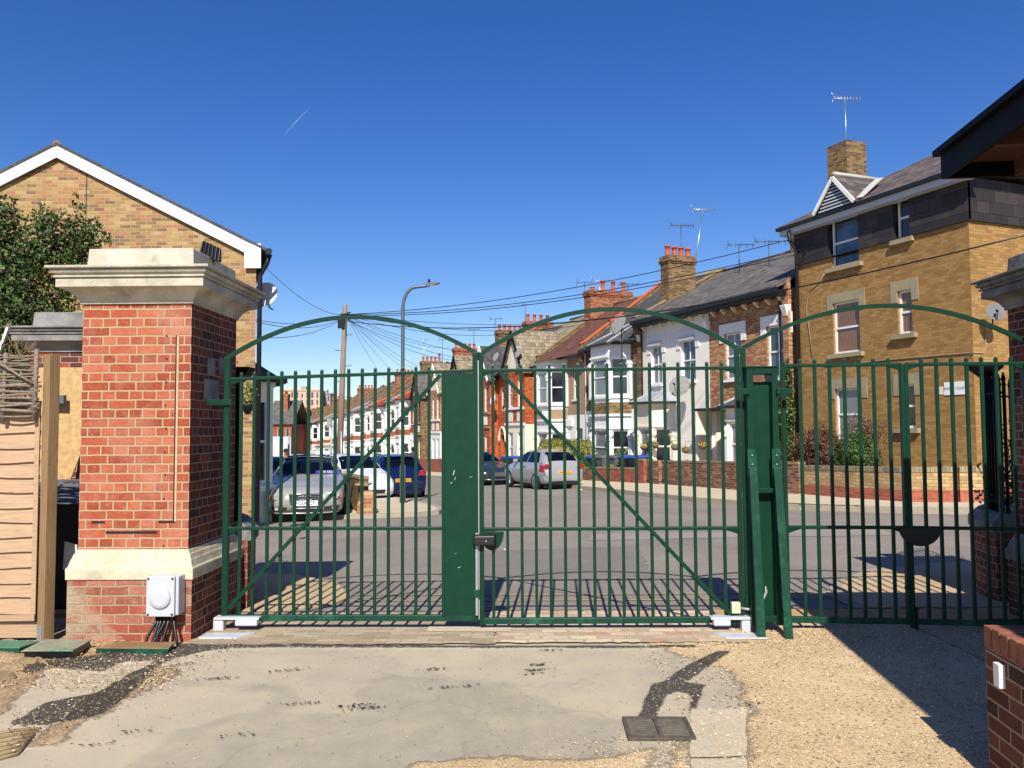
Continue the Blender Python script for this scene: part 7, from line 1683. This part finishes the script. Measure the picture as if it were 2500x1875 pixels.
# hedges and shrubs
def hedge(name, label, cat, loc, blobs, n, size, mats, seed, shell=.7, vr=1.0):
    t = empty(name, loc, HROT, label, cat); leaves('foliage', blobs, n, size, mats, t, seed, shell, vr=vr); branches('stems', (blobs[0][0], blobs[0][1], 0), blobs, t, M['bark'], .03, seed, 2); return t
def core(t, blobs, k, mat):
    for (x, y, z, rx, ry, rz) in blobs:
        b = MB(); b.lathe([(.001, -rz*k), (rx*k*.6, -rz*k*.8), (rx*k, 0), (rx*k*.6, rz*k*.8), (.001, rz*k)], (x, y, z), 10); b.build('inner_twigs', M[mat], t)
hl0, hl1 = Lat(1445, 1.0), Lat(1320, 1.0); hm_ = (hl0+hl1)/2; q = RP(hm_, 1.0); hb_ = [(-2.3+.52*i, .05*math.sin(i*2), .85, .62, .5, 1.08+.04*math.sin(i*3)) for i in range(10)]
th_ = hedge('hedge', 'clipped yellow green hedge behind the silver hatchback', 'hedge', (q.x, q.y, gz(q.x, q.y)), hb_, 22000, .050, [M['leaf_olive'], leafmat('yellow leaves', '6e7028', '9c9440', .6)], 21, .8, .3)
core(th_, [(0, 0, .85, 2.6, .42, .95)], .8, 'leaf_olive')
q = RP(-2.35, 1.2); hedge('bush', 'dense purple brown bush on the left, over the buff garden wall', 'bush', (q.x, q.y, gz(q.x, q.y)), [(-.25, 0, 1.05, .6, .5, .8), (.3, .0, 1.1, .62, .5, .85)], 12000, .035, [M['leaf_brown'], leafmat('maroon leaves', '35201c', '6a4434', .7)], 22, .5)
q = RP(-3.75, 1.1); hedge('bush', 'dark green bush right of the purple brown bush', 'bush', (q.x, q.y, gz(q.x, q.y)), [(-.1, 0, 1.0, .55, .5, .8), (.3, 0, .9, .4, .45, .75)], 9000, .032, [M['leaf_green'], M['leaf_dark']], 23, .5)
q = RP(-3.3, .45); hedge('bush', 'bare twiggy bush rising against the ground floor window of the flats', 'bush', (q.x, q.y, gz(q.x, q.y)), [(-.1, 0, 1.8, .55, .35, .55), (.35, 0, 1.7, .5, .35, .5)], 2200, .028, [M['leaf_brown'], M['twig']], 24, .1)
q = RP(.45, .12); t = empty('ivy', (q.x, q.y, gz(q.x, q.y)), HROT, 'ivy climbing the wall between the flats and brown brick house', 'ivy'); leaves('foliage', [(.30, -.05, 1.7, .42, .16, 1.6), (.42, -.05, 2.7, .30, .14, 1.2), (.1, -.05, 1.2, .4, .16, 1.2)], 12000, .06, [M['leaf_dark'], M['leaf_green']], t, 25, .0); branches('stems', (.3, 0, 0), [(.3, 0, 3, .2, .1, .8)], t, M['bark'], .02, 3, 4)
q = RP(8.9, 1.2); hedge('shrub', 'small pale leaved shrub behind the iron garden gate', 'shrub', (q.x, q.y, gz(q.x, q.y)), [(0, 0, 1.0, .35, .3, .5), (-.5, 0, .9, .25, .25, .4)], 900, .035, [M['leaf_olive'], leafmat('pale leaves', '7f8a60', 'b0b890', .6)], 26, .2)
t = empty('creeper', (5.2, 8.75, .84), 0, 'creeper tangled in the black railings beyond the right gate', 'creeper'); leaves('foliage', [(0, 0, .35, .35, .25, .4), (.35, .25, .55, .35, .25, .5), (-.1, -.15, .1, .35, .2, .15)], 900, .028, [M['leaf_dark'], M['leaf_green']], t, 27, .2); branches('stems', (0, 0, 0), [(0, 0, .5, .3, .2, .4)], t, M['twig'], .012, 4, 8)
# wheelie bins
def wbin(L_, off_, lab, mat, lid, num=None, rot=0):
    q = RP(L_, off_); t = empty('wheelie_bin', (q.x, q.y, gz(q.x, q.y)+.08), HROT+rot, lab, 'wheelie bin', 'wheelie bins in the front gardens')
    b = MB(); b.rings([ringbox(-.24, .24, -.25, .25, 0.02), ringbox(-.29, .29, -.34, .33, .95)]); b.build('body', M[mat], t, bevel=.02)
    b = MB(); b.rings([ringbox(-.31, .31, -.38, .36, .95), ringbox(-.31, .31, -.38, .38, 1.0), ringbox(-.26, .26, -.30, .36, 1.07)]); b.build('lid', M[lid], t, bevel=.015)
    for s in (-1, 1): MB().tube([(s*.2, .27, .10), (s*.27, .27, .10)], .10, 12).build('wheel', M['tyre'], t)
    if num: text('bin_number', num, .32, plain('yellow bin number', 'd8c84a', .6), t, (0, -.318, .66), (R(86), 0, 0))
    return t
BL = lambda px: Lat(px, 1.15)
wbin(BL(1478), 1.15, 'grey wheelie bin left of the one numbered 50', 'bin', 'bin'); wbin(BL(1508), 1.15, 'grey wheelie bin with a yellow number 50', 'bin', 'bin', '50')
wbin(BL(1534), 1.15, 'black wheelie bin with blue lid next to the numbered bin', 'bin_black', 'bin_blue'); wbin(BL(1556), 1.15, 'black wheelie bin with blue lid by the red gate pier', 'bin_black', 'bin_blue'); wbin(BL(1452), 1.15, 'low bin with bright blue lid at the right end of hedge', 'bin_black', 'bin_blue')
wbin(22.0, 1.0, 'dark bin with blue lid behind the dark grey saloon', 'bin_black', 'bin_blue'); wbin(21.2, 1.0, 'dark bin with blue lid above the roof of silver hatchback', 'bin_black', 'bin_blue'); wbin(27.0, 1.0, 'bin with purple blue lid above the dark grey saloon', 'bin_black', 'bin_blue')
for (px, py) in ((1418, 1196), (1960, 1243), (1232, 1342)):
    v = G(px, py, .12 if py < 1300 else 0); o = rock('litter', v, .05 if py < 1300 else .02, M['litter'], px); tag(o, {1418: 'white ball of litter at the kerb right of the silver hatchback', 1960: 'white scrap of litter on the kerb before the flats', 1232: 'tiny white scrap on the road by the lock box'}[px], 'litter')

# ------------------------------------------------------------------ far end of the street
def farblock(name, px0, px1, pyt, Y, depth, wallm, roofm, label, storeys=2, base=None, cat='building', cols=3, roofh=0, chim=0):
    a = atY(px0, pyt, Y); c = atY(px1, pyt, Y); zb = gz((a.x+c.x)/2, Y) if base is None else base; w = c.x-a.x; h = a.z-zb
    t = empty(name, (a.x, Y, zb), 0, label, cat); b = MB(); sh = h/storeys; ops = []
    for s in range(storeys):
        for k in range(cols): x = w*(k+.5)/cols; ops.append((x-w/cols*.22, x+w/cols*.22, s*sh+sh*.3, s*sh+sh*.8))
    b.wallseg((0, 0), (w, 0), 0, h, ops, .15, 0); b.wallseg((w, 0), (w, depth), 0, h, [], .1, 0); b.wallseg((0, depth), (0, 0), 0, h, [], .1, 0); b.wallseg((w, depth), (0, depth), 0, h, [], .1, 0); b.build('wall', M[wallm], t)
    for o_ in ops: window(t, (0, 0), (w, 0), *o_, .12, 'glass', 'white', 'plain', .05*max(1, w/cols*.15))
    r = MB()
    if roofh: r.hexa([(-.3, -.4, h), (w+.3, -.4, h), (w+.3, depth/2, h+roofh), (-.3, depth/2, h+roofh), (-.3, -.4, h+.15), (w+.3, -.4, h+.15), (w+.3, depth/2, h+roofh+.15), (-.3, depth/2, h+roofh+.15)]); r.hexa([(-.3, depth/2, h+roofh), (w+.3, depth/2, h+roofh), (w+.3, depth, h), (-.3, depth, h), (-.3, depth/2, h+roofh+.15), (w+.3, depth/2, h+roofh+.15), (w+.3, depth, h+.15), (-.3, depth, h+.15)])
    else: r.box(-.3, w+.3, -.3, depth+.3, h, h+.5)
    r.build('roof', M[roofm], t)
    for i in range(chim): chimney(t, w*(i+.6)/max(1, chim)*.9, depth*.3, h, h+roofh+1.0, .8, 1.2, 3, 'chim_brick')
    return t
farblock('terraced_house', 652, 712, 1036, 112, 9, 'far_brick', 'slate', 'far red brick house with grey roof closing the street by the left bay window', 2, roofh=3.2, chim=1, cat='house', cols=3)
farblock('terraced_house', 713, 735, 1040, 135, 9, 'cream', 'tile_red', 'far cream house in the gap beyond the end of the row', 2, roofh=3.0, cat='house', cols=2)
M['towerwall'] = plain('pinkish tower cladding', 'c9a78c', .8, var=.06, scale=.3); M['towerwall2'] = plain('grey tower cladding', '9a958e', .8, var=.06, scale=.3)
def tower(px0, px1, pyt, Y, label, cols, st, mat):
    a = atY(px0, pyt, Y); c = atY(px1, pyt, Y); zb = -6; w = c.x-a.x; h = a.z-zb; t = empty('tower_block', (a.x, Y, zb), R(6), label, 'tower block'); b = MB(); b.wallseg((0, 0), (w, 0), 0, h, [], .3, 0); b.box(0, w, .01, 18, 0, h); b.build('wall', M[mat], t)
    k = MB(); rr2 = random.Random(3)
    for i in range(cols):
        x = w*(i+.5)/cols; ww = w/cols*(.30 if i % 3 else .42)
        for s in range(st): z = h-3.0*(s+1)+.4; k.box(x-ww/2, x+ww/2, -.25, -.02, z, z+(2.0 if rr2.random() < .8 else 1.4))
    k.build('window_strip', M['glass_blue'], t); MB().box(-.3, w+.3, -.3, 18.3, h, h+.5).build('parapet', M[mat], t); MB().box(w*.5, w*.62, 4, 9, h+.5, h+2.0).build('plant_room', M['towerwall2'], t); return t
tower(682, 779, 954, 330, 'pinkish beige tower block far away above the rooftops', 8, 9, 'towerwall')
tower(779, 806, 962, 345, 'slimmer grey pink tower block right of the beige one', 3, 8, 'towerwall2')
tower(668, 683, 995, 330, 'low stepped wing at the left foot of the beige tower block', 2, 4, 'towerwall')

# ------------------------------------------------------------------ canopy building and low wall, right
cn = atY(2296, 378, 4.85); zc = cn.z; xc = cn.x; t = empty('canopy', (xc, 4.85, zc), R(-5.2), 'dark edged canopy roof with timber soffit jutting in at the upper right', 'canopy')
hfas = atY(2293, 378, 4.85).z-atY(2293, 438, 4.85).z
b = MB(); b.box(0, .03, -14, 0, -hfas, -.005); b.box(.03, 7.2, -.03, 0, -hfas, -.005); b.build('fascia', M['black'], t)
b = MB(); b.box(-.035, 7.3, -14.1, .03, -.004, .03); b.build('roof_covering', M['black'], t)
b = MB(); b.box(.03, 7.2, -13.9, -.03, -.06, -.045); b.build('soffit', M['soffit'], t)
b = MB()
for i in range(28): b.box(.03, 7.2, -.55-.45*i, -.50-.45*i, -.13, -.0605)
b.build('rafter', M['soffit'], t); b = MB(); b.box(.40, .46, -5.6, -.03, -.15, -.0607); b.box(1.4, 1.46, -5.6, -.03, -.15, -.0607); b.build('purlin', M['soffit'], t)
b = MB(); b.box(2.0, 2.2, -.35, -.15, -zc, -.16); b.box(2.0, 2.2, -4.6, -4.4, -zc, -.16); b.build('post', M['timber'], t)
wz = .86; A = G(2426, 2020); wv = atY(2403, 1525, 4.12)
t = empty('low_wall', (wv.x, 4.12, 0), 0, 'low dark red brick wall with upright brick coping at lower right', 'wall'); hwz = wv.z
dv = Vector((-.10, -1.0)).normalized(); nv = Vector((-dv.y, dv.x)); 
def pw(a, n): q = dv*a+nv*n; return (q.x, q.y)
def lbox(mb, a0, a1, n0, n1, z0, z1): mb.hexa([(*pw(a0, n0), z0), (*pw(a1, n0), z0), (*pw(a1, n1), z0), (*pw(a0, n1), z0), (*pw(a0, n0), z1), (*pw(a1, n0), z1), (*pw(a1, n1), z1), (*pw(a0, n1), z1)])
b = MB(); lbox(b, 0, 3.2, 0, .22, -.05, hwz-.11); b.build('brickwork', M['dark_red_brick'], t)
b = MB(); 
for i in range(38): lbox(b, i*.083, i*.083+.072, -.004+.003*math.sin(i*3), .226, hwz-.105, hwz+.003*math.sin(i*2.1))
b.build('coping_bricks', plain('coping brick', '8f5a42', .85, var=.3, scale=12, bump=.004), t, bevel=.004); b = MB(); lbox(b, .004, 3.19, .004, .22, hwz-.11, hwz-.008); b.build('coping_mortar', M['stone'], t)
sw = MB(); zz = hwz-.11; lbox(sw, .14, .20, -.03, .0, hwz-.25, hwz-.14); tb = sw.build('small_box', M['white_plate'], t, bevel=.004); 
# contrail
a = atY(693, 331, 9000); c = atY(752, 268, 9000); b = MB(); m_ = (a+c)/2+Vector((-5, 0, 6)); b.tube([a, m_, c], [2, 7, 3], 8); CT = NT('thin ice cloud'); CT.set('ffffff', 1)
tr_ = CT.n('ShaderNodeBsdfTransparent'); ms = CT.n('ShaderNodeMixShader'); ms.inputs[0].default_value = .08; CT.l(tr_.outputs[0], ms.inputs[1]); CT.l(CT.b.outputs[0], ms.inputs[2]); CT.l(ms.outputs[0], CT.out.inputs[0])
tag(b.build('contrail', CT.mat), kind='stuff')

# ------------------------------------------------------------------ camera, sky, sun
cd = bpy.data.cameras.new('camera'); cam = bpy.data.objects.new('camera', cd); COL.objects.link(cam)
cd.sensor_width = 36; cd.lens = F/2500*36; cd.clip_end = 20000; cd.clip_start = .05
cam.matrix_world = Matrix.Translation((0, 0, EYE)) @ Matrix.Rotation(R(90)+PITCH, 4, 'X') @ Matrix.Rotation(ROLL, 4, 'Z')
scn.camera = cam
w = bpy.data.worlds.new('World'); scn.world = w; w.use_nodes = True; nt = w.node_tree; bg = nt.nodes['Background']
sky = nt.nodes.new('ShaderNodeTexSky'); sky.sky_type = 'NISHITA'; sky.sun_disc = False
SUNEL = 41.8; saz = math.atan2(-.06, -1)   # the sun stands behind the camera, a touch to the left
sky.sun_elevation = R(SUNEL); sky.sun_rotation = R(180+3.4); sky.altitude = 0; sky.air_density = 1.0; sky.dust_density = .3; sky.ozone_density = 4.0
hs = nt.nodes.new('ShaderNodeHueSaturation'); hs.inputs['Saturation'].default_value = 1.3; hs.inputs['Hue'].default_value = .517; nt.links.new(sky.outputs[0], hs.inputs['Color']); nt.links.new(hs.outputs[0], bg.inputs[0]); bg.inputs[1].default_value = .095
sd_ = bpy.data.lights.new('sun', 'SUN'); sd_.energy = 5.0; sd_.angle = R(.5); sd_.color = (1, .94, .84); so = bpy.data.objects.new('sun', sd_); COL.objects.link(so)
dl = Vector((.06, 1, -math.tan(R(SUNEL)))); so.rotation_euler = dl.to_track_quat('-Z', 'Y').to_euler()
scn.view_settings.view_transform = 'Standard'; scn.view_settings.look = 'None'; scn.view_settings.exposure = .42; scn.view_settings.gamma = 1
scn.render.engine = 'CYCLES'
